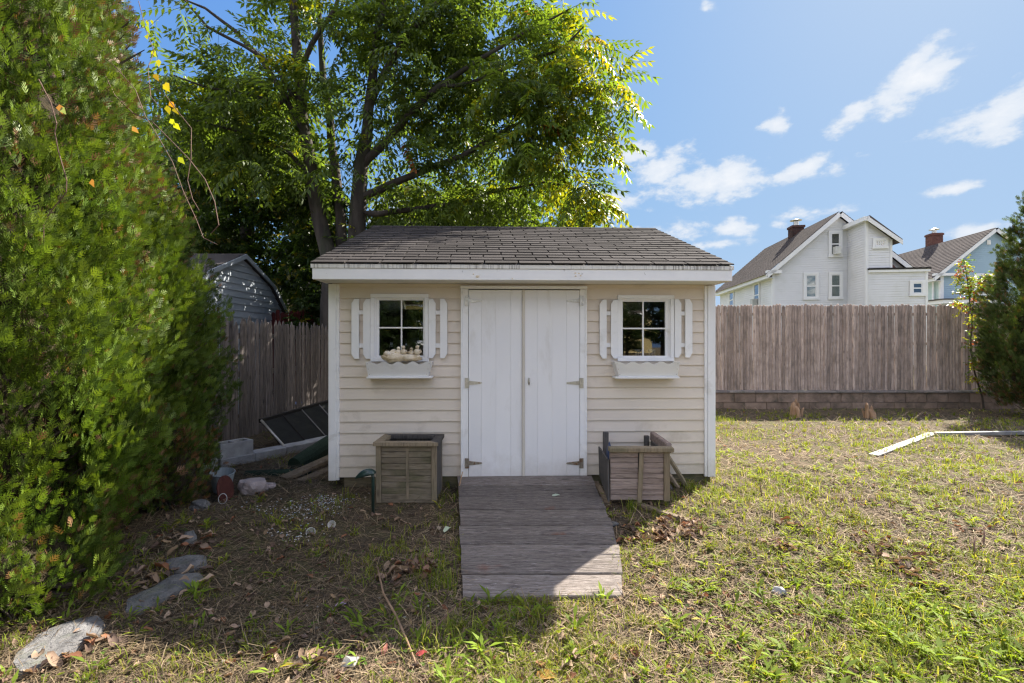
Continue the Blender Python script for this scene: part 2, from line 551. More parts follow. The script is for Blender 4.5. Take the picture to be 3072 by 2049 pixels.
# the drip edge under the shingles: vertical black mildew runs
def drip_mat():
    m, nt, b, out = newmat('drip_edge_paint')
    vec, _ = coords(nt, (70, 1, 3), rnd=False)
    n = noise_t(nt, vec, 1.0, 3, .6)
    vec2, _ = coords(nt, (1.3, 1, 1), rnd=False)
    n2 = noise_t(nt, vec2, 1.0, 2)
    s = node(nt, 'ShaderNodeMath', {0: n, 1: n2}, operation='ADD')
    f = node(nt, 'ShaderNodeMapRange', {0: s.outputs[0], 1: 1.03, 2: 1.22, 4: .65})
    col = mixrgb(nt, f.outputs[0], (.70, .68, .63), (.12, .10, .08))
    nt.links.new(col, b.inputs['Base Color']); b.inputs['Roughness'].default_value = .6
    return m
MAT['drip'] = drip_mat()
def shingle_mat(name, c1, c2, per=.22, rough=.95):
    m, nt, b, out = newmat(name)
    vec, rnd = coords(nt, (1, 1, 1))
    n = noise_t(nt, vec, 260, 3, .7)
    col = ramp(nt, n, [(.3, c1), (.75, c2)])
    n2 = noise_t(nt, coords(nt, (1, 1, 1), world=True, rnd=False)[0], 1.6, 5)
    h = node(nt, 'ShaderNodeMapRange', {0: n2, 1: .3, 2: .7, 3: .8, 4: 1.2})
    v = node(nt, 'ShaderNodeMapRange', {0: rnd, 3: 1 - per, 4: 1 + per})
    mm = node(nt, 'ShaderNodeMath', {0: h.outputs[0], 1: v.outputs[0]}, operation='MULTIPLY')
    hs = node(nt, 'ShaderNodeHueSaturation', {'Value': mm.outputs[0], 'Color': col})
    nt.links.new(hs.outputs[0], b.inputs['Base Color'])
    b.inputs['Roughness'].default_value = rough; b.inputs['Specular IOR Level'].default_value = .04
    bp = node(nt, 'ShaderNodeBump', {'Height': n, 'Strength': .6, 'Distance': .002})
    nt.links.new(bp.outputs[0], b.inputs['Normal'])
    return m
MAT['shingle'] = shingle_mat('asphalt_shingle', (.030, .027, .026), (.073, .066, .064))
MAT['galv'] = mat_generic('galvanised_steel', (.42, .40, .36), (.60, .58, .52), scale=30, rough=.38, bump=.1, metal=.85, grime=(.25, .18, .10), gthr=(.58, .7), gscale=22)
MAT['dark'] = mat_generic('dark_interior', (.05, .045, .04), (.09, .08, .07), scale=3, rough=.9, bump=0)
MAT['sill_wood'] = mat_wood('treated_timber', (.13, .11, .07), (.24, .20, .13), grain=(1, 12, 12), moss=(.08, .10, .04))
MAT['ramp_wood'] = mat_wood('ramp_board', (.10, .082, .072), (.25, .215, .19), grain=(2.2, 30, 30), crack=.75, flakes=(.46, .42, .40), rust=(.20, .065, .025), bump=.9, var=.28)
MAT['planter_front'] = mat_wood('planter_board', (.125, .098, .067), (.26, .215, .155), grain=(1.3, 16, 16), moss=(.085, .085, .04), var=.14)
MAT['planter_post'] = mat_wood('planter_post', (.165, .13, .088), (.30, .24, .165), grain=(16, 16, 1.2), moss=(.16, .14, .09), var=.12)
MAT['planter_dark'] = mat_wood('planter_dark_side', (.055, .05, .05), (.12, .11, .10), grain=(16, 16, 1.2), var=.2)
MAT['broken_front'] = mat_wood('silvered_planter_board', (.18, .135, .115), (.36, .285, .25), grain=(1.3, 16, 16), rust=(.27, .10, .04), var=.12)
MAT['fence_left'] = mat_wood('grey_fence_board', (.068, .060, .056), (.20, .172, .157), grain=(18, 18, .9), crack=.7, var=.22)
MAT['fence_right'] = mat_wood('cedar_picket', (.27, .213, .178), (.54, .44, .38), grain=(20, 20, 1.0), crack=.6, moss=(.20, .165, .14), var=.30)
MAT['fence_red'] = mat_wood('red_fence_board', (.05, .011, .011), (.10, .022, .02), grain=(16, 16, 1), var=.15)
MAT['rail_wood'] = mat_wood('fence_rail', (.15, .12, .10), (.30, .25, .21), grain=(1, 14, 14))
MAT['log_wood'] = mat_wood('old_plank', (.12, .09, .06), (.27, .21, .15), grain=(6, 6, 6), var=.2, knots=False)
MAT['concrete'] = mat_generic('pale_concrete', (.24, .24, .24), (.37, .37, .37), scale=9, rough=.95, bump=.5, bscale=90, grime=(.16, .16, .13), gthr=(.55, .8), gscale=4, bdist=.004)
MAT['wall_block'] = mat_generic('retaining_block', (.15, .11, .082), (.30, .22, .17), scale=5, rough=.95, bump=.7, bscale=60, grime=(.09, .075, .055), gthr=(.48, .66), gscale=2.6, bdist=.006, var=.16)
MAT['cap_block'] = mat_generic('wall_cap_stone', (.15, .13, .12), (.27, .24, .22), scale=6, rough=.95, bump=.6, bscale=60, grime=(.07, .08, .05), gthr=(.5, .7), gscale=3)
MAT['stone'] = mat_generic('grey_field_stone', (.065, .063, .063), (.17, .165, .163), scale=7, rough=.92, bump=1.0, bscale=22, grime=(.08, .09, .055), gthr=(.52, .72), gscale=5, bdist=.02)
MAT['pink_stone'] = mat_generic('pinkish_rock', (.27, .22, .21), (.40, .34, .33), scale=7, rough=.92, bump=.7, bscale=20, bdist=.02)
MAT['cream_stone'] = mat_generic('cream_cast_stone', (.50, .40, .26), (.74, .66, .54), scale=20, rough=.9, bump=.6, bscale=90, grime=(.36, .28, .17), gthr=(.5, .7), gscale=14, bdist=.004)
MAT['green_plastic'] = mat_generic('dark_green_plastic', (.010, .026, .022), (.018, .04, .034), scale=8, rough=.3, bump=.05, spec=.5)
MAT['green_mesh'] = mat_generic('dark_green_netting', (.012, .024, .015), (.025, .045, .028), scale=60, rough=.9, bump=.9, bscale=160)
MAT['black_screen'] = mat_generic('black_screen_mesh', (.008, .008, .008), (.02, .02, .018), scale=8, rough=.6, bump=.2, bscale=200, grime=(.07, .06, .035), gthr=(.6, .8))
MAT['black_rail'] = mat_generic('blackened_rail', (.012, .011, .01), (.035, .03, .025), scale=20, rough=.8)
MAT['red_rust'] = mat_generic('rusty_red_metal', (.05, .014, .011), (.10, .030, .022), scale=14, rough=.8, bump=.3)
MAT['pale_plastic'] = mat_generic('pale_plastic', (.20, .24, .26), (.32, .36, .38), scale=6, rough=.45, bump=.1, grime=(.3, .3, .28))
MAT['blue_tarp'] = mat_generic('blue_tarp', (.02, .03, .07), (.03, .05, .11), scale=6, rough=.6)
MAT['pvc'] = mat_generic('white_board', (.15, .147, .145), (.21, .205, .20), scale=6, rough=.6, grime=(.35, .33, .28))
MAT['strip'] = mat_generic('cream_trim_strip', (.55, .50, .43), (.64, .60, .53), scale=6, rough=.6, bump=.1, var=.02, stretch=(1, 1, .3), grime=(.36, .31, .24), gthr=(.55, .8))
MAT['wire'] = mat_generic('pale_wire', (.40, .40, .40), (.5, .5, .5), scale=6, rough=.5, bump=0)
MAT['soil'] = mat_generic('potting_soil', (.02, .016, .012), (.05, .04, .03), scale=20, rough=1, bump=.8)
MAT['bark'] = mat_generic('tree_bark', (.028, .023, .019), (.080, .067, .057), scale=7, rough=.95, bump=1.0, bscale=14, stretch=(1, 1, .25), grime=(.05, .06, .035), gthr=(.55, .75), gscale=3, bdist=.03)
MAT['twig'] = mat_generic('twig_bark', (.05, .035, .028), (.11, .085, .07), scale=9, rough=.9, bump=.3)
MAT['vine'] = mat_generic('vine_bark', (.10, .055, .04), (.18, .11, .08), scale=9, rough=.8, bump=.3)
MAT['splinter'] = mat_generic('splintered_wood', (.20, .12, .07), (.40, .27, .17), scale=12, rough=.9, bump=.8, stretch=(1, 1, .2))
MAT['leaf'] = mat_leaf('tree_leaf', .55, .45, .25, (1.4, 1.4, .45))
MAT['conifer'] = mat_leaf('conifer_spray', .26, .5, .3, (1.2, 1.2, .45))
MAT['grass'] = mat_leaf('grass_blade', .45, .6, .12, (1.35, 1.3, .45))
MAT['dry'] = mat_leaf('dry_leaf', .22, .8, .15, (1.1, .95, .7))
MAT['houseside'] = mat_generic('house_vinyl', (.61, .61, .62), (.66, .66, .67), scale=.8, rough=.6, bump=0, var=.02, grime=(.50, .50, .46), gthr=(.5, .9), gscale=.5)
MAT['bluevinyl'] = mat_generic('blue_vinyl', (.27, .37, .45), (.31, .42, .50), scale=.8, rough=.6, bump=0, var=.02)
MAT['greenvinyl'] = mat_generic('pale_green_vinyl', (.42, .52, .50), (.47, .57, .55), scale=.8, rough=.6, bump=0, var=.02)
MAT['greyvinyl'] = mat_generic('grey_blue_vinyl', (.23, .26, .29), (.31, .34, .37), scale=1, rough=.55, bump=0, var=.03)
MAT['trim'] = mat_generic('white_trim', (.66, .66, .66), (.71, .71, .70), scale=2, rough=.5, bump=0, var=.0)
MAT['beigevinyl'] = mat_generic('tan_vinyl', (.42, .34, .22), (.50, .41, .28), scale=.8, rough=.6, bump=0)
MAT['yellowvinyl'] = mat_generic('yellow_vinyl', (.38, .29, .13), (.42, .33, .15), scale=.8, rough=.6, bump=0)
MAT['farroof'] = shingle_mat('far_roof_shingle', (.06, .05, .047), (.12, .103, .097), per=.05)
MAT['brick'] = mat_generic('red_brick', (.11, .048, .037), (.18, .08, .062), scale=6, rough=.9, bump=.3, var=.25)
MAT['soot'] = mat_generic('sooty_brick', (.03, .022, .02), (.10, .045, .035), scale=5, rough=.9, bump=.3, var=.2)
MAT['aircon'] = mat_generic('air_conditioner', (.45, .45, .43), (.6, .6, .57), scale=4, rough=.5, bump=0)
MAT['curtain'] = mat_generic('pale_curtain', (.25, .30, .28), (.42, .46, .43), scale=3, rough=.9, bump=.1)
MAT['pot'] = mat_generic('blue_and_white_pot', (.66, .66, .66), (.75, .75, .76), scale=20, rough=.3, bump=0, grime=(.06, .10, .32), gthr=(.50, .56), gscale=26)

def glass_mat(name, boost=1.7, tint=(.9, .93, .92), wob=.0):
    m, nt, b, out = newmat(name)
    nt.nodes.remove(b)
    fr = node(nt, 'ShaderNodeFresnel', {'IOR': 1.52})
    f = node(nt, 'ShaderNodeMath', {0: fr.outputs[0], 1: boost}, operation='MULTIPLY', use_clamp=True)
    tr = node(nt, 'ShaderNodeBsdfTransparent', {'Color': (*tint, 1)})
    gl = node(nt, 'ShaderNodeBsdfGlossy', {'Roughness': .0, 'Color': (1, 1, 1, 1)})
    if wob:
        nz_ = noise_t(nt, coords(nt, (1, 1, 1))[0], 1.5, 1)
        bp = node(nt, 'ShaderNodeBump', {'Height': nz_, 'Strength': wob, 'Distance': .01})
        nt.links.new(bp.outputs[0], gl.inputs['Normal'])
    mx = node(nt, 'ShaderNodeMixShader', {0: f.outputs[0], 1: tr.outputs[0], 2: gl.outputs[0]})
    nt.links.new(mx.outputs[0], out.inputs[0])
    return m
MAT['glass'] = glass_mat('window_glass', 2.2, (.8, .82, .8), .02)
MAT['farglass'] = glass_mat('far_window_glass', 2.0, (.75, .8, .8), .0)

# =================================================================== GROUND
def ground_mat():
    m, nt, b, out = newmat('yard_soil')
    vec, _ = coords(nt, (1, 1, 1), rnd=False, world=True)
    big = noise_t(nt, vec, .9, 5, .55)
    mid = noise_t(nt, vec, 7, 7, .65)
    fine = noise_t(nt, vec, 70, 6, .7)
    straw = node(nt, 'ShaderNodeTexNoise', {'Vector': coords(nt, (40, 190, 40), rnd=False, world=True)[0], 'Scale': 1.0, 'Detail': 6, 'Roughness': .7, 'Distortion': 1.6}).outputs[0]
    c = ramp(nt, fine, [(.3, (.050, .040, .029)), (.72, (.14, .108, .078))])
    f = node(nt, 'ShaderNodeMapRange', {0: straw, 1: .5, 2: .66})
    c = mixrgb(nt, f.outputs[0], c, (.27, .20, .125))
    f2 = node(nt, 'ShaderNodeMapRange', {0: big, 1: .42, 2: .62, 4: .7})
    f3 = node(nt, 'ShaderNodeMapRange', {0: mid, 1: .42, 2: .6})
    ff = node(nt, 'ShaderNodeMath', {0: f2.outputs[0], 1: f3.outputs[0]}, operation='MULTIPLY')
    c = mixrgb(nt, ff.outputs[0], c, (.085, .105, .025))
    nt.links.new(c, b.inputs['Base Color'])
    b.inputs['Roughness'].default_value = 1.0; b.inputs['Specular IOR Level'].default_value = .1
    hh = node(nt, 'ShaderNodeMath', {0: mid, 1: fine}, operation='ADD')
    bp = node(nt, 'ShaderNodeBump', {'Height': hh.outputs[0], 'Strength': 1.0, 'Distance': .03})
    nt.links.new(bp.outputs[0], b.inputs['Normal'])
    return m
MAT['ground'] = ground_mat()

def grid_sheet(name, xs, ys, zf, mat):
    mb = MB()
    for y in ys:
        for x in xs: mb.v.append((x, y, zf(x, y)))
    nx = len(xs)
    for j in range(len(ys) - 1):
        for i in range(nx - 1):
            a = j * nx + i
            mb.f.append((a, a + 1, a + nx + 1, a + nx))
    return mb.build(name, mat, smooth=True, kind='structure', recalc=False)

xs = sorted(set([-160, -60, -25, -14] + [round(-9 + .15 * i, 3) for i in range(147)] + [20, 40, 90, 160]))
ys = sorted(set([-120, -60, -30, -15, -6, -3, 0] + [round(.6 + .12 * i, 3) for i in range(83)] + [10.62]))
grid_sheet('ground', xs, ys, gz, MAT['ground'])
# the neighbours' lawn is higher, held by the retaining wall
def lawn_mat():
    return mat_generic('neighbour_lawn', (.10, .11, .04), (.17, .16, .075), scale=3, rough=1, bump=.8, bscale=40, var=0, world=True)
MAT['lawn'] = lawn_mat()
grid_sheet('neighbour_lawn', [-160, -40, -10, 0, 10, 20, 40, 80, 200], [10.58, 14, 20, 30, 60, 140, 600], lambda x, y: .30 if y < 12 else .32 + .02 * mnoise.noise(Vector((x, y, 0))), MAT['lawn'])

# =================================================================== GARDEN SHED
SH = Frame(-1.700, 4.580, 2.03)
shed = empty('garden_shed', 'small beige garden shed with white double doors and dark shingle roof', 'shed', SH.o, SH.a)
sx = lambda px, py=1150, y=0.0: SH.px(px, py, y)[0]
sz = lambda px, py, y=0.0: SH.px(px, py, y)[1]
W_ = sx(2142)
DEP = 3.66
zTop = 1.966
LAP = .1062
zl0 = sz(1200, 1429)
# courses fitted so that the lap lines fall on those of the photograph
z_first = sz(1200, 895.6)
courses = []
z = z_first
while z > zl0 + .02:
    courses.append((z - LAP, z)); z -= LAP
courses = [(max(a, zl0), b) for a, b in courses] + [(z_first, z_first + LAP), (z_first + LAP, zTop)]
wins = {}
for nm, (fx0, fy0, fx1, fy1, gx0, gy0, gx1, gy1, mx, my) in {
        'L': (1113.7, 882.2, 1286.9, 1084.4, 1137.6, 901, 1271.6, 1066.8, 1204.6, 983.3),
        'R': (1850.8, 886, 2019.2, 1083.7, 1865.8, 905, 1995.3, 1067, 1929, 985.5)}.items():
    wins[nm] = dict(x0=sx(fx0), x1=sx(fx1), z0=sz(fx0, fy1), z1=sz(fx0, fy0), gx0=sx(gx0), gx1=sx(gx1), gz0=sz(gx0, gy1), gz1=sz(gx0, gy0), mx=sx(mx), mz=sz(mx, my))
for side, (xa, xb) in {'L': (sx(1019), sx(1386)), 'R': (sx(1755), sx(2112))}.items():
    w = wins[side]
    cx0, cx1, cz0, cz1 = w['x0'] + .02, w['x1'] - .02, w['z0'] + .02, w['z1'] - .02
    for (z0, z1) in courses:
        O = Vector((0, 0, 0)); U = Vector((1, 0, 0)); Z = Vector((0, 0, 1)); Nn = Vector((0, -1, 0))
        def piece(a, b, p, q):
            if b - a > .002 and q - p > .002:
                mb = MB(); lap_piece(mb, [(a, p), (b, p), (b, q), (a, q)], z0, z0 + LAP, .013, O, U, Z, Nn); mb.build('siding_board', MAT['siding'], shed)
        if z1 > cz0 and z0 < cz1:
            piece(xa, cx0, z0, z1); piece(cx1, xb, z0, z1)
            if z1 > cz1: piece(cx0, cx1, cz1, z1)
            if z0 < cz0: piece(cx0, cx1, z0, cz0)
        else:
            piece(xa, xb, z0, z1)
# gable and rear walls, lapped the same way
def side_wall(xloc, nrm):
    mb = MB()
    zr = 2.88
    poly = [(0.02, zl0), (DEP, zl0), (DEP, zTop), (DEP / 2, zr), (0.02, zTop)]
    U = Vector((0, 1, 0))
    lap_wall(mb, poly, LAP, .013, Vector((xloc, 0, 0)), U, Vector((nrm, 0, 0)), z_start=courses[0][1] - LAP * 17)
    return mb.build('gable_wall', MAT['siding'], shed)
side_wall(.0, -1); side_wall(W_, 1)
mb = MB(); lap_wall(mb, [(0, zl0), (W_, zl0), (W_, zTop), (0, zTop)], LAP, .013, Vector((0, DEP, 0)), Vector((1, 0, 0)), Vector((0, 1, 0)))
mb.build('rear_wall', MAT['siding'], shed)
mb = MB(); mb.box(.03, W_ - .03, .05, DEP - .02, zl0 - .03, zl0 + .01); mb.build('shed_floor', MAT['dark'], shed)
# sheathing behind the siding: closes the wall but for the windows
mb = MB()
edges = [.02, wins['L']['x0'] + .03, wins['L']['x1'] - .03, wins['R']['x0'] + .03, wins['R']['x1'] - .03, W_ - .02]
for i in (0, 2, 4): mb.box(edges[i], edges[i + 1], .006, .05, zl0, zTop)
for k, i in (('L', 1), ('R', 3)):
    mb.box(edges[i], edges[i + 1], .006, .05, zl0, wins[k]['z0'] + .03); mb.box(edges[i], edges[i + 1], .006, .05, wins[k]['z1'] - .03, zTop)
mb.build('sheathing', MAT['dark'], shed)
# a few things of the inside: shelf board and studs seen dimly through the panes
mb = MB()
for x in (.25, .65, 1.05, 2.6, 3.0, 3.4): mb.box(x, x + .04, DEP - .12, DEP - .03, zl0, zTop)
mb.box(.1, 1.5, DEP - .5, DEP - .1, 1.25, 1.28); mb.box(2.3, 3.5, DEP - .5, DEP - .1, 1.1, 1.13)
mb.build('inside_shelf', MAT['log_wood'], shed)

# corner posts: wide outer board and narrow return bead
for (a, b, c) in ((988.3, 1010.8, 1019.8), (2142.3, 2119.5, 2110.5)):
    mb = MB(); xa, xb, xc = sx(a), sx(b), sx(c)
    zb = sz(a, 1439.5 if a < 1500 else 1428)
    mb.box(xa, xb, -.032, .07, zb, zTop - .004, .003)
    mb.box(xb + (.001 if xc > xb else -.001), xc, -.026, .0, zb + .002, zTop - .006, .002)
    mb.build('corner_post', MAT['white'], shed)
for x in (0, W_):
    mb = MB(); mb.box(x - .03, x + .03, DEP - .05, DEP + .03, zl0 - .03, zTop, .003); mb.build('corner_post', MAT['white'], shed)

# roof
eave_y, eave_z, ridge_y, ridge_z = -.345, 2.110, 1.83, 2.945
pitch = math.atan2(ridge_z - eave_z, ridge_y - eave_y)
slen = math.hypot(ridge_z - eave_z, ridge_y - eave_y)
rx0 = SH.px(929.7, 795, -.345)[0]; rx1 = SH.px(2204, 797, -.345)[0]
up_ = Vector((0, math.cos(pitch), math.sin(pitch))); nr_ = Vector((0, -math.sin(pitch), math.cos(pitch)))
mb = MB()
th = .03
prof = [(eave_y + .01, eave_z - .008), (ridge_y, ridge_z - .008), (2 * ridge_y - eave_y, eave_z - .008),
        (2 * ridge_y - eave_y, eave_z - .008 - th), (ridge_y, ridge_z - .008 - th), (eave_y + .01, eave_z - .008 - th)]
mb.prism(prof, 'x', rx0 + .012, rx1 - .012)
roof = mb.build('roof', MAT['black_rail'], shed)
# back slope in long lapped courses
mb = MB(); bk_up = Vector((0, -math.cos(pitch), math.sin(pitch))); bk_n = Vector((0, math.sin(pitch), math.cos(pitch)))
lap_wall(mb, [(rx0, 0), (rx1, 0), (rx1, slen), (rx0, slen)], .1295, .008, Vector((0, 2 * ridge_y - eave_y, eave_z)), Vector((1, 0, 0)), bk_n, W=bk_up)
mb.build('rear_shingles', MAT['shingle'], roof)
mb = MB(); M3 = Matrix.Translation(Vector((0, ridge_y, ridge_z + .004)))
for (sgn) in (-1, 1):
    A = Vector((0, ridge_y, ridge_z + .012)); dn = Vector((0, sgn * math.cos(pitch), -math.sin(pitch)))
    nn = Vector((0, sgn * math.sin(pitch), math.cos(pitch)))
    p = [Vector((rx0, 0, 0)) + A, Vector((rx1, 0, 0)) + A, Vector((rx1, 0, 0)) + A + dn * .05, Vector((rx0, 0, 0)) + A + dn * .05]
    mb.add([tuple(q) for q in p] + [tuple(q - nn * .006) for q in p], [(0, 1, 2, 3), (7, 6, 5, 4), (2, 6, 7, 3), (0, 4, 5, 1)])
mb.build('ridge_cap', MAT['shingle'], roof)
EXPO = slen / 18.0
def shingle_mesh(variant):
    mb = MB(); h0, h1 = .010, .0015
    L = EXPO + .02
    vs = []
    for x in (-.1475, .1475):
        for (s, hh) in ((-.004, 0), (-.004, h0), (L, h1), (L, 0)):
            vs.append((x, s, hh))
    mb.add(vs, [(0, 1, 2, 3), (4, 7, 6, 5), (1, 5, 6, 2), (0, 4, 5, 1), (0, 3, 7, 4)])
    me = mb.mesh('shingle'); me.materials.append(MAT['shingle']); return me
sh_me = shingle_mesh(0)
TAB = .305
for i in range(18):
    x = rx0 - (TAB * .5 if i % 2 else 0) + .02 * math.sin(i * 2.1)
    while x < rx1:
        a, b = max(x, rx0), min(x + TAB, rx1)
        if b - a > .03:
            s0 = i * EXPO
            p = Vector(((a + b) / 2, eave_y, eave_z)) + up_ * (s0 + random.uniform(-.0015, .0015)) + nr_ * (.001 + random.uniform(0, .0015))
            o = link('shingle', sh_me, roof, loc=p, rot=(pitch + random.uniform(-.004, .004), random.uniform(-.002, .002), 0))
            o.scale = ((b - a - .013) / .295, 1, 1)
        x += TAB
# fascia, drip edge, soffit, rake boards
zf0, zf1 = 1.967, 2.066
mb = MB(); mb.box(rx0 + .014, rx1 - .014, -.33, -.305, zf0, zf1, .003); mb.build('fascia_board', MAT['fascia'], shed)
mb = MB(); mb.box(rx0 + .002, rx1 - .002, -.338, -.308, zf1 + .001, zf1 + .037, .002); mb.build('drip_edge', MAT['drip'], shed)
mb = MB(); mb.box(rx0 + .02, rx1 - .02, -.304, -.004, zf0 + .004, zf0 + .014); mb.build('soffit', MAT['white'], shed)
mb = MB(); mb.box(.0, W_, -.012, .0, zTop - .03, zf0 + .002); mb.build('frieze_board', MAT['siding'], shed)
for x in (rx0, rx1):
    mb = MB(); s = 1 if x < 1 else -1
    hh = .115
    pr = [(-.303, zf0 + .002), (.0, zf0 + .002), (ridge_y, ridge_z - .045 - hh), (2 * ridge_y, zf0), (2 * ridge_y + .3, zf0), (2 * ridge_y + .31, eave_z - .05), (ridge_y, ridge_z - .042), (-.303, eave_z - .05)]
    mb.prism(pr, 'x', x + s * .02, x + s * .042); mb.build('rake_board', MAT['white'], shed)
# peeled paint patches and old insect nests on the fascia
mb = MB()
for (cx_, cz_, sc) in ((1432, 829, 1.2), (1420, 822, .55), (1726, 819, .7), (1727, 828, .7), (1737, 820, .6), (1742, 827, .6), (1537, 836, .5)):
    x, z = SH.px(cx_, cz_, -.335)
    z = min(max(z, zf0 + .016), zf1 - .012)
    mb.blob((x, -.331, z), (.014 * sc, .004, .011 * sc), 1, .5, 2.0, cx_)
mb.build('mud_nest', MAT['cream_stone'], shed)

# double doors
dj = dict(l0=sx(1385), l1=sx(1406), r0=sx(1737), r1=sx(1756), t0=sz(1400, 867.8), t1=sz(1400, 858.9), b=sz(1400, 1427))
mb = MB()
mb.box(dj['l0'], dj['l1'] - .001, -.045, .03, dj['b'] - .004, dj['t0'] - .001, .003); mb.box(dj['l0'] - .006, dj['l0'] + .012, -.052, .03, dj['b'] - .004, dj['t0'] - .001, .003)
mb.box(dj['r0'] + .001, dj['r1'], -.045, .03, dj['b'] - .004, dj['t0'] - .001, .003); mb.box(dj['r1'] - .012, dj['r1'] + .006, -.052, .03, dj['b'] - .004, dj['t0'] - .001, .003)
mb.box(dj['l0'] - .008, dj['r1'] + .008, -.058, .03, dj['t0'], dj['t1'], .003)
mb.build('door_frame', MAT['white'], shed)
mb = MB(); mb.box(dj['l0'], dj['r1'], -.06, .03, dj['b'] - .022, dj['b'] - .006, .003); mb.build('threshold', MAT['sill_wood'], shed)
def hinge(parent, xh, zc, direction, rusty=False):
    mb = MB()
    s = direction
    mb.box(xh - s * .034, xh - s * .004, -.053, -.046, zc - .048, zc + .048, .001)
    mb.tube([(xh, -.052, zc - .045), (xh, -.052, zc + .045)], .0065, 8)
    pr = [(xh + s * .006, zc - .020), (xh + s * .12, zc - .008), (xh + s * .132, zc), (xh + s * .12, zc + .008), (xh + s * .006, zc + .020)]
    mb.prism(pr, 'y', -.0475, -.043)
    for (dx, dz) in ((-.02, .034), (-.02, 0), (-.02, -.034), (.03, .008), (.03, -.008), (.075, 0), (.118, 0)):
        yb = -.0535 if dx < 0 else -.048
        mb.lathe([(.0, .0022), (.003, .0018), (.0042, 0)], 8, Matrix.Translation((xh + s * dx, yb, zc + dz)) @ Matrix.Rotation(R(90), 4, 'X'))
    return mb.build('hinge', MAT['galv'] if not rusty else MAT['rust_galv'], parent)
MAT['rust_galv'] = mat_generic('rust_stained_steel', (.22, .19, .15), (.40, .36, .30), scale=30, rough=.5, bump=.1, metal=.6, grime=(.20, .08, .03), gthr=(.5, .65), gscale=24)
def door(px_edges, hinge_px, direction, label):
    d = MB(); x0, x1 = sx(px_edges[0]), sx(px_edges[-1])
    d.box(x0 + .003, x1 - .003, -.025, .0, dj['b'] + .004, dj['t0'] - .012)
    do = d.build('door', MAT['door'], shed)
    for i in range(len(px_edges) - 1):
        a, b = sx(px_edges[i]), sx(px_edges[i + 1])
        m = MB(); m.box(a + .0003, b - .0003, -.0425, -.026, dj['b'] + .003, dj['t0'] - .010, .001); m.build('plank', MAT['door'], do)
    for zpx in (904, 1147.5, 1386):
        hinge(do, sx(hinge_px), sz(hinge_px, zpx), direction, zpx > 1300)
    return do
dl = door([1406.8, 1444.8, 1487.8, 1530.9, 1565], 1406.3, 1, '')
dr = door([1573.5, 1611.6, 1654.7, 1697.6, 1736.4], 1737, -1, '')
mb = MB(); mb.box(sx(1565) + .002, sx(1573.3), -.056, -.0435, dj['b'] + .006, dj['t0'] - .008, .002); mb.build('astragal', MAT['strip'], dr)
# handle: oval thumb-latch plate with a curved grip
hx, hz = SH.px(1587, 1144, -.05)
mb = MB()
mb.lathe([(0, .004), (.009, .0035), (.011, 0)], 14, Matrix.Translation((hx, -.043, hz)) @ Matrix.Diagonal((1, 1, 3.4, 1)) @ Matrix.Rotation(R(90), 4, 'X'))
mb.tube([(hx, -.045, hz + .03), (hx, -.066, hz + .022), (hx + .001, -.075, hz), (hx, -.066, hz - .022), (hx, -.045, hz - .03)], [.004, .006, .008, .006, .004], 8)
mb.build('handle', MAT['galv'], dr, smooth=True)

# windows
def shed_window(w):
    f = MB(); x0, x1, z0, z1 = w['x0'], w['x1'], w['z0'], w['z1']
    g0, g1, h0, h1 = w['gx0'], w['gx1'], w['gz0'], w['gz1']
    t = .036
    f.box(x0, x1, -.036, .0, z1 - t, z1, .003); f.box(x0, x1, -.036, .0, z0, z0 + t, .003)
    f.box(x0, x0 + t, -.0355, .0, z0 + t + .0005, z1 - t - .0005, .002); f.box(x1 - t, x1, -.0355, .0, z0 + t + .0005, z1 - t - .0005, .002)
    o = f.build('window', MAT['white'], shed)
    s = MB()
    ex0, ex1, ez0, ez1 = x0 + t, x1 - t, z0 + t, z1 - t
    # stepped sash profile
    for (ins, y) in ((0.0, -.024), (.008, -.016)):
        a, b, c, d = ex0 + ins, ex1 - ins, ez0 + ins, ez1 - ins
        wd = .0085
        s.box(a, b, y, .03, d - wd, d, .001); s.box(a, b, y, .03, c, c + wd, .001)
        s.box(a, a + wd, y + .0004, .03, c + wd, d - wd, .001); s.box(b - wd, b, y + .0004, .03, c + wd, d - wd, .001)
    s.box(ex0 + .0165, g0, -.009, .03, ez0 + .0165, ez1 - .0165, .001) if g0 > ex0 + .018 else None
    s.box(g1, ex1 - .0165, -.009, .03, ez0 + .0165, ez1 - .0165, .001) if g1 < ex1 - .018 else None
    if h1 < ez1 - .018: s.box(g0, g1, -.0088, .03, h1, ez1 - .0165, .001)
    if h0 > ez0 + .018: s.box(g0, g1, -.0088, .03, ez0 + .0165, h0, .001)
    s.build('sash', MAT['white'], o)
    gx0, gx1, gz0_, gz1_ = ex0 + .016, ex1 - .016, ez0 + .016, ez1 - .016
    for (a, b) in ((gx0, w['mx']), (w['mx'], gx1)):
        for (c, d) in ((gz0_, w['mz']), (w['mz'], gz1_)):
            p = MB(); p.box(a, b, .006, .009, c, d); p.build('pane', MAT['glass'], o)
    m = MB(); m.box(w['mx'] - .007, w['mx'] + .007, -.004, .0055, gz0_, gz1_, .002); m.build('muntin', MAT['white'], o)
    m = MB(); m.box(gx0, gx1, -.0035, .005, w['mz'] - .007, w['mz'] + .007, .002); m.build('muntin', MAT['white'], o)
    m = MB(); m.box(gx0 - .02, gx1 + .02, .05, .20, gz0_ - .035, gz0_ - .012, .002); m.build('inner_sill', MAT['white'], o)
    return o
for k in 'LR': shed_window(wins[k])

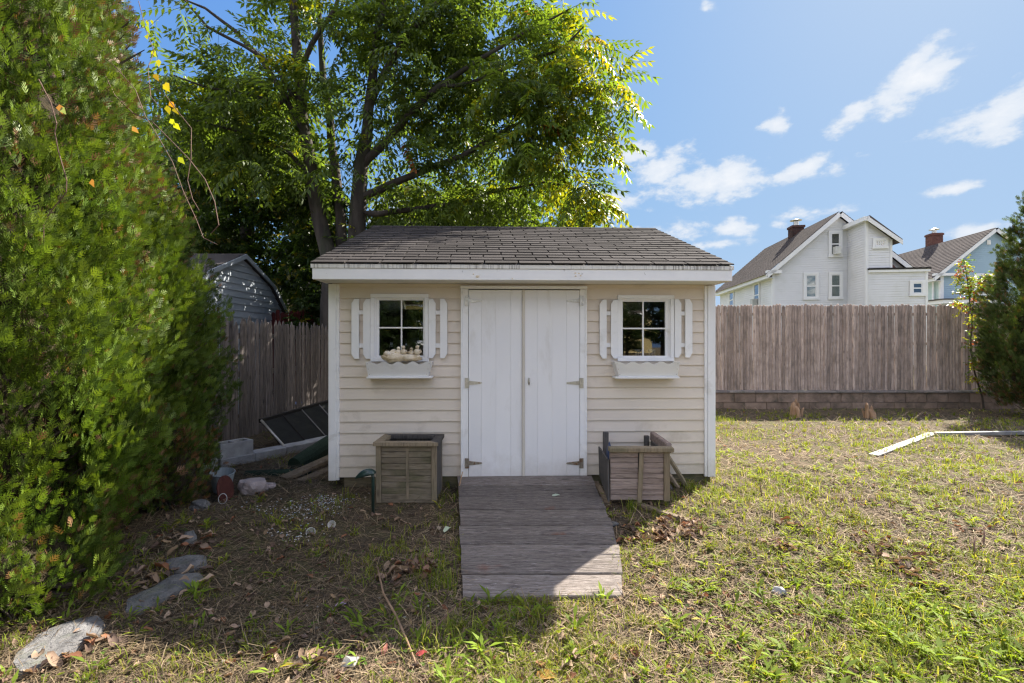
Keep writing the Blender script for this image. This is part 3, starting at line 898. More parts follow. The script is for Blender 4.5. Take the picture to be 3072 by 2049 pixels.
# shutters: two pickets with clipped outer corners joined by two rails
def shutter(pxw, pxn, zpx, railz, side):
    z1, z0 = sz(pxw[0], zpx[0]), sz(pxw[0], zpx[1])
    r = MB()
    a, b = (sx(pxn[1]), sx(pxw[0])) if side < 0 else (sx(pxw[1]), sx(pxn[0]))
    for (p, q) in railz:
        r.box(a - .03, b + .03, -.026, -.013, sz(a, q), sz(a, p), .001)
        r.lathe([(0, .0015), (.0025, .001), (.003, 0)], 8, Matrix.Translation(((a + b) / 2, -.0262, (sz(a, q) + sz(a, p)) / 2)) @ Matrix.Rotation(R(90), 4, 'X'))
    ro = r.build('shutter', MAT['white'], shed)
    for (u0, u1) in (pxn, pxw):
        x0, x1 = sx(u0), sx(u1); cx_, cz_ = .027, .043
        if side < 0: poly = [(x0, z0 + cz_), (x0 + cx_, z0), (x1, z0), (x1, z1), (x0 + cx_, z1), (x0, z1 - cz_)]
        else: poly = [(x0, z0), (x1 - cx_, z0), (x1, z0 + cz_), (x1, z1 - cz_), (x1 - cx_, z1), (x0, z1)]
        m = MB(); m.prism(poly, 'y', -.044, -.0265); m.build('slat', MAT['white'], ro)
rz_ = ((929, 941.8), (1030.2, 1043.9))
shutter((1093, 1113.2), (1058.5, 1080.2), (897.8, 1075.8), rz_, -1)
shutter((1287.6, 1308.2), (1322, 1342.7), (897.5, 1074.2), rz_, 1)
rz2 = ((930.5, 943), (1029.5, 1042.5))
shutter((1830, 1850.2), (1796.6, 1816.9), (900.5, 1075), rz2, -1)
shutter((2019.8, 2039), (2051, 2071.8), (898.5, 1072), rz2, 1)

# scalloped window boxes
def window_box(xt0, xt1, xb0, xb1, zt, zb, lx0, lx1, lz0, lz1):
    X0, X1 = SH.px(xt0, zt, -.16)[0], SH.px(xt1, zt, -.16)[0]
    B0, B1 = SH.px(xb0, zb, -.11)[0], SH.px(xb1, zb, -.11)[0]
    Z1, Z0 = SH.px(xt0, zt, -.16)[1], SH.px(xb0, zb, -.11)[1]
    mb = MB()
    # side cheeks and bottom
    for (t, b_, s) in ((X0, B0, 1), (X1, B1, -1)):
        vs = [(t, -.158, Z1 - .004), (t, -.018, Z1 - .004), (b_, -.018, Z0), (b_, -.11, Z0)]
        vs += [(v[0] + s * .012, v[1], v[2]) for v in vs]
        mb.add(vs, [(0, 1, 2, 3), (7, 6, 5, 4), (0, 4, 5, 1), (1, 5, 6, 2), (2, 6, 7, 3), (3, 7, 4, 0)])
    mb.box(B0 + .013, B1 - .013, -.105, -.018, Z0 + .002, Z0 + .012)
    o = mb.build('window_box', MAT['white'], shed)
    # front board with a scalloped upper edge
    n = 60; top = []; 
    dips = (.165, .39, .605, .83)
    for i in range(n + 1):
        t = i / n
        d = 0
        for c in dips:
            k = abs(t - c) / .108
            if k < 1: d = max(d, (math.cos(math.pi * k) + 1) / 2)
        top.append((t, Z1 - .027 * d))
    f = MB(); vs = []
    for yy in (0, 1):
        for (t, zt_) in top:
            lean = (zt_ - Z0) / (Z1 - Z0)
            x = (B0 + (X0 - B0) * lean) + ((B1 - B0) + ((X1 - X0) - (B1 - B0)) * lean) * t
            vs.append((x, -.111 - .052 * lean - (0 if yy else .012), zt_))
        for t in (0, 1):
            pass
        for i in range(n + 1):
            t = i / n; vs.append((B0 + (B1 - B0) * t, -.111 - (0 if yy else .012), Z0))
    m_ = 2 * (n + 1)
    for i in range(n):
        f.f += [(i, i + 1, n + 2 + i, n + 1 + i), (m_ + i, m_ + n + 1 + i, m_ + n + 2 + i, m_ + i + 1), (i, m_ + i, m_ + i + 1, i + 1),
                (n + 1 + i, n + 2 + i, m_ + n + 2 + i, m_ + n + 1 + i)]
    f.f += [(0, n + 1, m_ + n + 1, m_), (n, m_ + n, m_ + 2 * n + 1, 2 * n + 1)]
    f.v = vs
    f.build('front_board', MAT['white'], o)
    s = MB()
    for t in (.025, .975):
        for q in (.15, .5, .85):
            zz = Z0 + (Z1 - Z0) * q; x = (B0 + (X0 - B0) * q) + ((B1 - B0) + ((X1 - X0) - (B1 - B0)) * q) * t
            s.lathe([(0, .002), (.0025, .0015), (.0035, 0)], 8, Matrix.Translation((x, -.1235 - .052 * q, zz)) @ Matrix.Rotation(R(90), 4, 'X'))
    s.build('screw', MAT['rust_galv'], o)
    l = MB(); a, z1 = SH.px(lx0, lz0, -.14); b, _ = SH.px(lx1, lz0, -.14); z0 = SH.px(lx0, lz1, -.14)[1]
    l.box(a, b, -.142, -.016, z0, min(z1, Z0 - .001), .002); l.build('ledge', MAT['white'], o)
    return (X0 + X1) / 2, Z0 + .012, Z1
wbL = window_box(1097, 1294.5, 1106, 1284, 1084.7, 1129, 1099.3, 1295.5, 1130, 1135.6)
wbR = window_box(1843, 2038, 1856, 2031, 1084.7, 1129.3, 1845.5, 2038.5, 1130, 1136.2)

# timber skids under the walls
mb = MB(); mb.box(sx(1024) + .02, W_ - .03, .012, .11, .015, zl0 - .004, .004); mb.build('skid_timber', MAT['sill_wood'], shed)
for x in (.04, W_ - .12):
    mb = MB(); mb.box(x, x + .09, .112, DEP, -.02, zl0 - .004, .004); mb.build('skid_timber', MAT['sill_wood'], shed)

# =================================================================== ornament and pots
def on_shed(x, y, z): return SH.w(x, y, z)
fx, fz = SH.px(1206, 1082, -.14)
orn = empty('bird_ornament', 'cream cast stone log with little birds sitting on it in the left window box', 'garden ornament', on_shed(fx, -.135, fz), SH.a)
mb = MB()
mb.blob((-.07, 0, .03), (.115, .055, .042), 3, .35, 2.6, 1.3)
mb.blob((.075, 0, .028), (.11, .052, .036), 3, .35, 2.8, 4.1)
mb.blob((-.125, 0, .055), (.045, .045, .035), 2, .5, 2.6, 7.7)
mb.blob((-.085, .01, .075), (.035, .035, .03), 2, .5, 2.6, 2.7)
mb.build('log', MAT['cream_stone'], orn, smooth=True)
for (bx, sc, turn) in ((-.035, 1.0, 20), (.012, 1.15, -25), (.085, .9, 10), (.14, 1.2, -15)):
    b = MB(); T = Matrix.Translation((bx, -.01, .058)) @ Matrix.Rotation(R(turn), 4, 'Z') @ Matrix.Scale(sc, 4)
    b.blob((0, 0, .02), (.026, .022, .027), 2, .15, 2, bx * 50, M=T)
    b.blob((.003, -.004, .056), (.016, .015, .016), 2, .1, 2, bx * 30, M=T)
    b.add([(-.004, -.018, .052), (.008, -.018, .052), (.002, -.032, .050), (.002, -.018, .058)], [(0, 1, 2), (0, 2, 3), (1, 3, 2), (0, 3, 1)], T)
    b.blob((-.022, .006, .022), (.016, .008, .014), 1, .1, 2, 2, M=T); b.blob((.024, .006, .022), (.012, .009, .016), 1, .1, 2, 2, M=T)
    b.build('bird', MAT['cream_stone'], orn, smooth=True)
w = wins['R']
for i, (pxx, lab) in enumerate(((1914, 'blue and white patterned pot inside the right window, left of the muntin'), (1955, 'blue and white patterned pot inside the right window, right of the muntin'))):
    x, _ = SH.px(pxx, 1050, .12)
    p = empty('flower_pot', lab, 'pot', on_shed(x, .12, w['z0'] + .041), SH.a, 'patterned pots on the inner window sill')
    m = MB(); m.lathe([(0, 0), (.030, 0), (.040, .06), (.042, .062), (.042, .072), (.037, .072), (.035, .055), (0, .05)], 18); m.build('bowl', MAT['pot'], p, smooth=True)
    m = MB(); m.lathe([(0, .0), (.044, .0), (.048, .010), (.045, .010), (.041, .003), (0, .003)], 18); m.build('saucer', MAT['white'], p, smooth=True, loc=(0, 0, -.0))

# =================================================================== RAMP
ramp_root = empty('wooden_ramp', 'weathered grey plank ramp leading up to the shed doors', 'ramp', (.25, 3.7, 0))
rows = [1426.5, 1456, 1490, 1527, 1551, 1575, 1602, 1631, 1663, 1720, 1786]
rD = lambda py: 1.854 / ((py - CY) / FPX + .1243)
Dt, Db = rD(rows[0]), rD(rows[-1])
def rxl(D):
    t = (Dt - D) / (Dt - Db); pxl = 1369.5 + (1386.5 - 1369.5) * (t ** .75) ; return (pxl - CX) * D / FPX
def rxr(D):
    t = (Dt - D) / (Dt - Db); return np.interp(D, sorted([Dt, 4.10, 3.72, 3.42, 3.08, Db]), [x for _, x in sorted(zip([Dt, 4.10, 3.72, 3.42, 3.08, Db], [(q - CX) * d / FPX for q, d in zip([1773.6, 1804, 1834, 1852, 1865, 1870.3], [Dt, 4.10, 3.72, 3.42, 3.08, Db])]))])
org = Vector((.25, 3.7, 0))
for i in range(10):
    D1, D0 = rD(rows[i]), rD(rows[i + 1])
    g = .010 if i < 8 else .011
    dzj = random.uniform(-.004, .004) + (.006 if i == 8 else 0)
    jl, jr = random.uniform(-.012, .008), random.uniform(-.006, .010)
    th = .036
    def zt(D): return CAMZ - (1.854 - .1243 * D) + dzj
    mb = MB(); ny = 10
    ins = .006
    # worn front edge: cross-section with eased arrises, swept over slightly uneven stations
    stations = []
    ns = 16
    for k in range(ns + 1):
        t = k / ns
        wob0 = mnoise.noise(Vector((i * 3.1, t * 5, 0))) * .0035
        wob1 = mnoise.noise(Vector((i * 3.1 + 9, t * 5, 0))) * .0035
        a0, a1 = D0 + g / 2 + wob0, D1 - g / 2 + wob1
        xl0, xr0 = rxl(a0) + jl, rxr(a0) + jr
        xl1, xr1 = rxl(a1) + jl, rxr(a1) + jr
        tw = mnoise.noise(Vector((i * 1.7, t * 2.2, 4))) * .003
        x0_, x1_ = xl0 + (xr0 - xl0) * t, xl1 + (xr1 - xl1) * t
        z0_, z1_ = zt(a0) + tw, zt(a1) + tw
        stations.append([(x0_, a0, z0_ - th), (x0_, a0, z0_ - ins), (x0_, a0 + ins, z0_), (x1_, a1 - ins, z1_), (x1_, a1, z1_ - ins), (x1_, a1, z1_ - th)])
    vs = [tuple(Vector(p) - org) for st in stations for p in st]
    fs = []
    for k in range(ns):
        for q in range(6):
            r_ = (q + 1) % 6
            fs.append((k * 6 + q, k * 6 + r_, (k + 1) * 6 + r_, (k + 1) * 6 + q))
    fs += [tuple(range(6)), tuple(reversed(range(ns * 6, ns * 6 + 6)))]
    mb.add(vs, fs)
    mb.build('plank', MAT['ramp_wood'], ramp_root)
for t in (.06, .5, .93):
    m = MB(); a = Vector((rxl(Dt) + (rxr(Dt) - rxl(Dt)) * t, Dt - .03, CAMZ - 1.28 - .085)); b = Vector((rxl(Db) + (rxr(Db) - rxl(Db)) * t, Db + .04, CAMZ - 1.5 - .06))
    m.beam(a - org, b - org, .04, .085); m.build('stringer', MAT['sill_wood'], ramp_root)

# =================================================================== PLANTERS
def board_rows(mb_parent, x0, x1, y, z0, z1, n, mat, name='slat', skew=0.0, x_split=None):
    h = (z1 - z0) / n
    for i in range(n):
        for (a, b) in ([(x0, x1)] if x_split is None else [(x0, x_split), (x_split, x1)]):
            m = MB(); m.box(a + .001, b - .001, y, y + .016, z0 + i * h + .0015, z0 + (i + 1) * h - .0015, .003)
            m.build(name, mat, mb_parent)
pD = 4.19
pl = empty('wooden_planter', 'square weathered wooden planter box standing left of the ramp', 'planter', (P(1218, 1507, pD).x, pD, .02))
pz = lambda py: P(0, py, pD).z - .02
wd = (1309.4 - 1127) * pD / FPX; hw = wd / 2; dp = .36
ht = pz(1337)
for (x, y) in ((-hw, 0), (hw - .045, 0), (-hw, dp - .04), (hw - .045, dp - .04)):
    m = MB(); m.box(x, x + .045, y, y + .04, 0, ht, .004); m.build('post', MAT['planter_post'], pl)
board_rows(pl, -hw + .045, hw - .045, .012, .02, ht - .002, 9, MAT['planter_front'])
m = MB(); m.box(-.002, .022, .006, .0115, .03, ht - .002, .001); m.build('batten', MAT['planter_post'], pl)
m = MB(); m.box(-hw + .03, hw - .03, .004, .03, .0, .02, .003); m.build('bottom_rail', MAT['planter_front'], pl)
for sgn in (-1, 1):
    for k in range(4):
        y0 = .042 + k * (dp - .084) / 4
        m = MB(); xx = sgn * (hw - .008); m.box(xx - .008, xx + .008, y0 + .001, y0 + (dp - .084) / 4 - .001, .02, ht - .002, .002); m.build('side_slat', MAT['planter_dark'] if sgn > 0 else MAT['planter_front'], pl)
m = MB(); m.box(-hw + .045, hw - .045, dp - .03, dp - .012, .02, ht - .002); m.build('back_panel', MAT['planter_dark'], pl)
rh = .030; rw = .075
def rim(p, x0, x1, y0, y1, z0, z1, miter=True, sides='fblr', mat='planter_post'):
    out = [(x0, y0), (x1, y0), (x1, y1), (x0, y1)]; inn = [(x0 + rw, y0 + rw), (x1 - rw, y0 + rw), (x1 - rw, y1 - rw * .9), (x0 + rw, y1 - rw * .9)]
    for key, (i, j) in zip('frbl', ((0, 1), (1, 2), (2, 3), (3, 0))):
        if key not in sides: continue
        poly = [out[i], out[j], inn[j], inn[i]]
        c = Vector((sum(q[0] for q in poly) / 4, sum(q[1] for q in poly) / 4))
        poly = [tuple(c + (Vector(q) - c) * .996) for q in poly]
        m = MB(); m.prism(poly, 'z', z0 + random.uniform(-.001, .001), z1 + random.uniform(-.001, .002))
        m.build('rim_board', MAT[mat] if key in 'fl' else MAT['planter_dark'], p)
rim(pl, -hw - .018, hw + .018, -.022, dp + .012, ht, ht + rh)
m = MB(); m.box(-hw + .05, hw - .05, .03, dp - .04, .05, .22); m.build('soil', MAT['soil'], pl)

pD = 4.06
pr_ = empty('wooden_planter', 'broken weathered planter box with open back standing right of the ramp', 'planter', (P(1921, 1503, pD).x, pD, .075))
pzz = lambda py: P(0, py, pD).z - .075
wd = (2010 - 1831.5) * pD / FPX; hw = wd / 2; dp2 = .53; ht = pzz(1357)
for k in range(9):
    h = (ht - .01) / 9; sk = random.uniform(-.003, .003)
    for (a, b) in ((-hw, -.015), (.015, hw - .05)):
        m = MB(); m.box(a, b, .012, .028, .008 + k * h + .0012 + sk * .3, .008 + (k + 1) * h - .0012, .003); m.build('slat', MAT['broken_front'], pr_)
m = MB(); m.box(hw - .05, hw, 0, .045, 0, ht, .004); m.build('post', MAT['planter_post'], pr_)
m = MB(); m.box(-hw, -hw + .03, .029, .06, 0, ht, .004); m.build('post', MAT['broken_front'], pr_)
m = MB(); m.box(-.03, .03, .029, .034, 0, ht, 0); m.build('backing', MAT['planter_dark'], pr_)
m = MB(); m.beam((-.006, .004, -.01), (.012, .003, ht - .002), .04, .012, up=(0, -1, 0), ch=.002); m.build('batten', MAT['planter_post'], pr_)
# front rim, and the right rim board still standing on its edge towards the shed
m = MB(); m.box(-hw - .012, hw + .03, -.02, .06, ht + .001, ht + .042, .006); m.build('rim_board', MAT['planter_post'], pr_)
m = MB(); m.beam((hw + .012, .062, ht + .02), (hw + .012, dp2 + .02, ht + .03), .05, .085, ch=.008); m.build('rim_board', MAT['broken_front'], pr_)
for k in range(8):
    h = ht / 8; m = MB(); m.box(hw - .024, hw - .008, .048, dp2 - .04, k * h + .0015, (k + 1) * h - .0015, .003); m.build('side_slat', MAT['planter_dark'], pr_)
m = MB(); m.box(hw - .075, hw - .03, dp2 - .03, dp2 + .01, 0, ht + .04, .004); m.build('post', MAT['planter_dark'], pr_)
m = MB(); m.box(-hw + .035, -hw + .085, dp2 - .03, dp2 + .01, 0, ht + .075, .004); m.build('post', MAT['planter_dark'], pr_)
# the left side panel has swung outwards
m = MB(); vs = [(-hw - .008, .0, .0), (-hw + .004, .48, .09), (-hw - .004, .48, .36), (-hw - .012, .0, .350)]
vs2 = [(v[0] - .014, v[1] - .002, v[2]) for v in vs]
m.add(vs + vs2, [(0, 1, 2, 3), (7, 6, 5, 4), (0, 4, 5, 1), (1, 5, 6, 2), (2, 6, 7, 3), (3, 7, 4, 0)]); m.build('side_panel', MAT['planter_dark'], pr_)
m = MB(); m.blob((-hw + .03, .2, .22), (.035, .10, .22), 2, .4, 2.5, 5); m.build('tarp_scrap', MAT['blue_tarp'], pr_)

# loose boards about the right planter
def loose(name, p0, p1, w, h, mat, label, cat, group=None, up=(0, 0, 1), ch=.004):
    p0, p1 = Vector(p0), Vector(p1)
    mb = MB(); mb.beam((0, 0, 0), p1 - p0, w, h, up=up, ch=ch)
    return tag(mb.build(name, MAT[mat], None, loc=p0), label, cat, group)
a = P(1985, 1340, 4.55); b = P(2060, 1448, 4.50)
loose('leaning_board', (b.x, b.y, .075), (a.x - .02, 4.62, a.z + .06), .055, .03, 'planter_post', 'brown board leaning on the shed wall behind the broken planter, outermost of three', 'board', 'boards leaning behind the broken planter')
loose('leaning_board', (b.x - .085, b.y - .03, .065), (a.x - .09, 4.60, a.z - .02), .05, .028, 'log_wood', 'brown board leaning behind the broken planter, middle of three', 'board', 'boards leaning behind the broken planter')
loose('leaning_board', (b.x - .16, b.y - .06, .06), (a.x - .15, 4.58, a.z - .09), .05, .028, 'planter_dark', 'dark board leaning closest against the broken planter, innermost of three', 'board', 'boards leaning behind the broken planter')
p0 = G(1902, 1508, .02); p1 = G(2066, 1564, .02)
loose('fallen_board', p0, p1, .055, .028, 'log_wood', 'old dark plank lying in the grass in front of the broken planter', 'board')
p0 = G(1776, 1425, .02); p1 = G(1822, 1512, .02)
loose('fallen_board', p0, p1, .05, .03, 'log_wood', 'mossy dark plank lying along the right edge of the ramp', 'board')
m = MB(); p = G(1889, 1503); m.tube([(0, 0, -.03), (.004, .0, .15)], .005, 6)
tag(m.build('rusty_rod', MAT['red_rust'], None, loc=p), 'thin rusty rod stuck in the soil in front of the broken planter', 'rod')

# garden path light
pD = 3.98
pb = P(1119, 1533, pD); pb.z = gz(pb.x, pb.y) - .02
lt = empty('path_light', 'dark green plastic path light with a leaf shaped hood left of the planter', 'garden light', pb)
htl = P(0, 1424, pD).z - pb.z
m = MB(); m.tube([(0, 0, 0), (0, 0, htl - .02), (-.006, 0, htl + .012)], [.0125, .0125, .014], 12); m.build('post', MAT['green_plastic'], lt, smooth=True)
m = MB(); m.tube([(0, 0, .0), (0, 0, -.04)], [.012, .003], 8); m.build('spike', MAT['green_plastic'], lt)
# hood: a half teardrop shell drooping to the left
m = MB(); nu, nv = 14, 10; vs = []; fs = []
for i in range(nu + 1):
    t = i / nu
    cx_ = .018 - .165 * t
    wdt = .052 * math.sin(math.pi * min(1, (t * .86 + .12))) ** .6 * (1 - t * .35) + .001
    hgt = .050 * math.sin(math.pi * (t * .9 + .08)) ** .7 + .003
    zb = htl + .008 - .042 * t ** 1.5
    for j in range(nv + 1):
        a = math.pi * j / nv
        vs.append((cx_, -wdt * math.cos(a), zb + hgt * math.sin(a)))
for i in range(nu):
    for j in range(nv):
        q = i * (nv + 1) + j; fs.append((q, q + 1, q + nv + 2, q + nv + 1))
for i in range(nu):
    q = i * (nv + 1); fs.append((q, q + nv + 1, q + nv + 1 + nv, q + nv))
fs.append(tuple(range(nv + 1)))
m.add(vs, fs); m.build('hood', MAT['green_plastic'], lt, smooth=True)

# =================================================================== FENCES
def picket_mesh(name, w, h, t, top, mat, chv=.004):
    mb = MB(); n = 0
    if top == 'dog':
        poly = [(-w / 2, 0), (w / 2, 0), (w / 2, h - .035), (w * .30, h - .008), (w * .12, h), (-w * .12, h), (-w * .30, h - .008), (-w / 2, h - .035)]
    elif top == 'point':
        poly = [(-w / 2, 0), (w / 2, 0), (w / 2, h - .085), (w * .13, h - .01), (0, h), (-w * .13, h - .01), (-w / 2, h - .085)]
    else:
        poly = [(-w / 2, 0), (w / 2, 0), (w / 2, h), (-w / 2, h)]
    # rounded face: three facets across the width
    k = len(poly)
    vs = []
    for (x, z) in poly: vs.append((x, 0, z))
    for (x, z) in poly: vs.append((x, -t * .45, z))
    inner = [(x * .42, z - (.012 if z > h * .5 else 0)) for (x, z) in poly]
    for (x, z) in inner: vs.append((x, -t, z))
    fs = [tuple(range(k))]
    for i in range(k):
        j = (i + 1) % k
        fs += [(i, j, k + j, k + i), (k + i, k + j, 2 * k + j, 2 * k + i)]
    fs.append(tuple(reversed(range(2 * k, 3 * k))))
    mb.add(vs, fs)
    me = mb.mesh(name); me.materials.append(MAT[mat]); return me
# right: stockade fence on the retaining wall
FY = 10.62
fz0, fz1 = P(0, 1172, FY).z, P(0, 914.5, FY).z
fr = empty('stockade_fence', 'tall brown stockade fence of narrow round topped pickets above the low block wall', 'fence', (2.0, FY, 0))
pm = [picket_mesh('picket', .067, fz1 - fz0 + dh, .030, 'dog', 'fence_right') for dh in (-.006, 0, .008)]
x = 2.0; i = 0
while x < 11.6:
    gap = .0705 if random.random() > .06 else .0722
    o = link('picket', random.choice(pm), fr, loc=(x - 2.0, random.uniform(-.004, .003), fz0 + random.uniform(-.018, .018)), rot=(random.uniform(-.006, .006), random.uniform(-.006, .006), random.uniform(-.10, .10)))
    x += gap; i += 1
for z in (.35, 1.0, 1.65):
    m = MB(); m.box(-.1, 9.7, .004, .045, fz0 + z, fz0 + z + .06, .004); m.build('rail', MAT['rail_wood'], fr)
for k in range(5):
    m = MB(); m.box(k * 2.35, k * 2.35 + .09, .05, .13, -.0, fz1 - .15, .004); m.build('post', MAT['rail_wood'], fr)
# continuing behind the shed and to the left corner, stained dark red
fl = empty('red_board_fence', 'dark red stained board fence in the shade behind the shed corner', 'fence', (-6.2, 10.75, 0))
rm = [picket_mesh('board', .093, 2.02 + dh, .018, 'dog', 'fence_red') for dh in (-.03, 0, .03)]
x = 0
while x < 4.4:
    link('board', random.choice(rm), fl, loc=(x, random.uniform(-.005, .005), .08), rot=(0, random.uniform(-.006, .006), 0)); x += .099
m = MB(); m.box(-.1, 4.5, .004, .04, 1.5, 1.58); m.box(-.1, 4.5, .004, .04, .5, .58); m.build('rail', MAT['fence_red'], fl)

# left: grey dog-eared board fence receding beside the shed
fe = empty('grey_board_fence', 'old grey fence of uneven pointed boards running back beside the shed', 'fence', (-4.22, 3.6, 0))
lm = []
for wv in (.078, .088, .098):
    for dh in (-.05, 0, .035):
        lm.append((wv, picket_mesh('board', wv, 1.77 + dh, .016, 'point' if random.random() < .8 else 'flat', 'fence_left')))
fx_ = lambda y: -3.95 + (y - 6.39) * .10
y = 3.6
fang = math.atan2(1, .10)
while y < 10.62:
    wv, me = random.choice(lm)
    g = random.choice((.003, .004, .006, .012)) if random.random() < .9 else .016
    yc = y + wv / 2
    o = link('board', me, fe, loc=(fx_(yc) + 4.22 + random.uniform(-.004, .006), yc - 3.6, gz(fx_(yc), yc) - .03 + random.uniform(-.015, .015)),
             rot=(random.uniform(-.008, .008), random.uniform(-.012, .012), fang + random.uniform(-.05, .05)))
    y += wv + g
for z in (.28, .95, 1.5):
    m = MB(); m.beam((fx_(3.6) + 4.22 - .035, 0, z), (fx_(10.6) + 4.22 - .035, 7.0, z), .035, .08); m.build('rail', MAT['rail_wood'], fe)
for k in range(4):
    yy = 3.8 + k * 2.2
    m = MB(); xx = fx_(yy) + 4.22 - .10; m.box(xx - .045, xx + .045, yy - 3.6 - .045, yy - 3.6 + .045, -.1, 1.62, .004); m.build('post', MAT['rail_wood'], fe)

# =================================================================== RETAINING WALL
rw_ = empty('retaining_wall', 'low stained block retaining wall under the stockade fence', 'wall', (2.0, 10.40, 0))
zt_, zb_ = P(0, 1174, 10.35).z, -.10
bh = (zt_ - .035 - zb_) / 2; bl = .46
for r_ in range(2):
    x = -.2 + (bl / 2 if r_ % 2 else 0)
    while x < 10.4:
        L = bl * random.uniform(.985, 1.0) - .003
        m = MB(); dy = random.uniform(-.006, .006)
        m.box(x, x + L, dy, .2, zb_ + r_ * bh + .002, zb_ + (r_ + 1) * bh - .003, .006); m.build('block', MAT['wall_block'], rw_)
        x += bl
m = MB(); m.box(-.25, 10.4, .03, .19, zb_, zt_ - .04); m.build('mortar', MAT['cap_block'], rw_)
x = -.25
while x < 10.4:
    L = random.uniform(.55, .65); m = MB(); m.box(x, x + L - .005, -.035 + random.uniform(-.006, .006), .235, zt_ - .036, zt_ + random.uniform(-.003, .004), .006); m.build('cap_stone', MAT['cap_block'], rw_); x += L

# =================================================================== HOUSES
Z1v = Vector((0, 0, 1))
def far_window(parent, x0, x1, z0, z1, y, mat='trim', fw=.12, sashes=2, curtain=False, nrm=(0, -1, 0), ux=(1, 0, 0), org_=None, bars=0):
    """window on a wall plane: u along ux from org_, outward normal nrm"""
    U, Nn = Vector(ux), Vector(nrm); O = Vector(org_) if org_ is not None else Vector((0, y, 0))
    M = Matrix(((U.x, -Nn.x, 0, O.x), (U.y, -Nn.y, 0, O.y), (0, 0, 1, 0), (0, 0, 0, 1)))   # local x=u, y=inwards, z=z
    f = MB()
    f.box(x0, x1, -.05, -.0, z1 - fw, z1, .0, M); f.box(x0 - .02, x1 + .02, -.07, 0, z0, z0 + fw, 0, M)
    f.box(x0, x0 + fw, -.0495, 0, z0 + fw, z1 - fw, 0, M); f.box(x1 - fw, x1, -.0495, 0, z0 + fw, z1 - fw, 0, M)
    o = f.build('window', MAT[mat], parent)
    a, b, c, d = x0 + fw, x1 - fw, z0 + fw, z1 - fw
    s = MB(); t = .045
    s.box(a, b, -.035, -.01, d - t, d, 0, M); s.box(a, b, -.035, -.01, c, c + t, 0, M)
    s.box(a, a + t, -.0345, -.01, c + t, d - t, 0, M); s.box(b - t, b, -.0345, -.01, c + t, d - t, 0, M)
    if sashes == 2: s.box(a + t, b - t, -.036, -.01, (c + d) / 2 - .03, (c + d) / 2 + .03, 0, M)
    for k in range(bars):
        xx = a + t + (b - a - 2 * t) * (k + 1) / (bars + 1); s.box(xx - .02, xx + .02, -.036, -.012, c + t, d - t, 0, M)
    s.build('sash', MAT['trim'], o)
    zs = [c, (c + d) / 2, d] if sashes == 2 else [c, d]
    for k in range(len(zs) - 1):
        p = MB(); p.box(a + .01, b - .01, -.018, -.014, zs[k] + .01, zs[k + 1] - .01, 0, M); p.build('pane', MAT['farglass'], o)
    bkm = MB(); bkm.box(a, b, -.009, -.006, c, d, 0, M); bkm.build('curtain' if curtain else 'dark_room_sheet', MAT['curtain'] if curtain else MAT['dark'], o)  # without a curtain, a dark sheet stands in for the unlit room
    return o, M

def ac_unit(parent, M, x0, x1, z0, z1, out_=.35):
    m = MB(); m.box(x0, x1, -out_, -.02, z0, z1, .01, M)
    for k in range(5):
        zz = z0 + (z1 - z0) * (k + .5) / 5; m.box(x0 + .04, x1 - .04, -out_ - .012, -out_ - .001, zz - .008, zz + .012, 0, M)
    m.build('air_conditioner', MAT['aircon'], parent)

# ---- white house beyond the fence
HW = Frame(*(lambda p: (p.x, p.y))(P(2317.5, 900, 25.0)), -8.0)
hw_ = empty('white_house', 'off white clapboard house with steep gable and a narrow projecting wing beyond the fence', 'house', HW.o, HW.a)
def z7(x, y): return 2100 + x / 2.2397, 600 + y / 2.2397
def h7(F, x, y, yl=0.0): return F.px(*z7(x, y), yl)
xr, zr = h7(HW, 925, 108, 0); _, ze = h7(HW, 483, 478, -.15)
xl = 0.0; xR = 2 * xr
LENW = 9.4; zb0 = .2; LP = .115
lapw = lambda mb, poly, O, U, Nn, z0=zb0: lap_wall(mb, poly, LP, .02, Vector(O), Vector(U), Vector(Nn), z_start=z0)
mb = MB(); lapw(mb, [(0, zb0), (xR, zb0), (xR, ze), (xr, zr), (0, ze)], (0, 0, 0), (1, 0, 0), (0, -1, 0)); mb.build('gable_wall', MAT['houseside'], hw_)
mb = MB(); lapw(mb, [(0, zb0), (LENW, zb0), (LENW, ze), (0, ze)], (0, 0, 0), (0, 1, 0), (-1, 0, 0)); mb.build('side_wall', MAT['houseside'], hw_)
mb = MB(); mb.box(0.05, xR - .05, .05, LENW, zb0, ze - .02); mb.build('core', MAT['houseside'], hw_)
mb = MB(); mb.box(-.03, .10, -.035, .10, zb0, ze - .12); mb.build('corner_board', MAT['trim'], hw_)
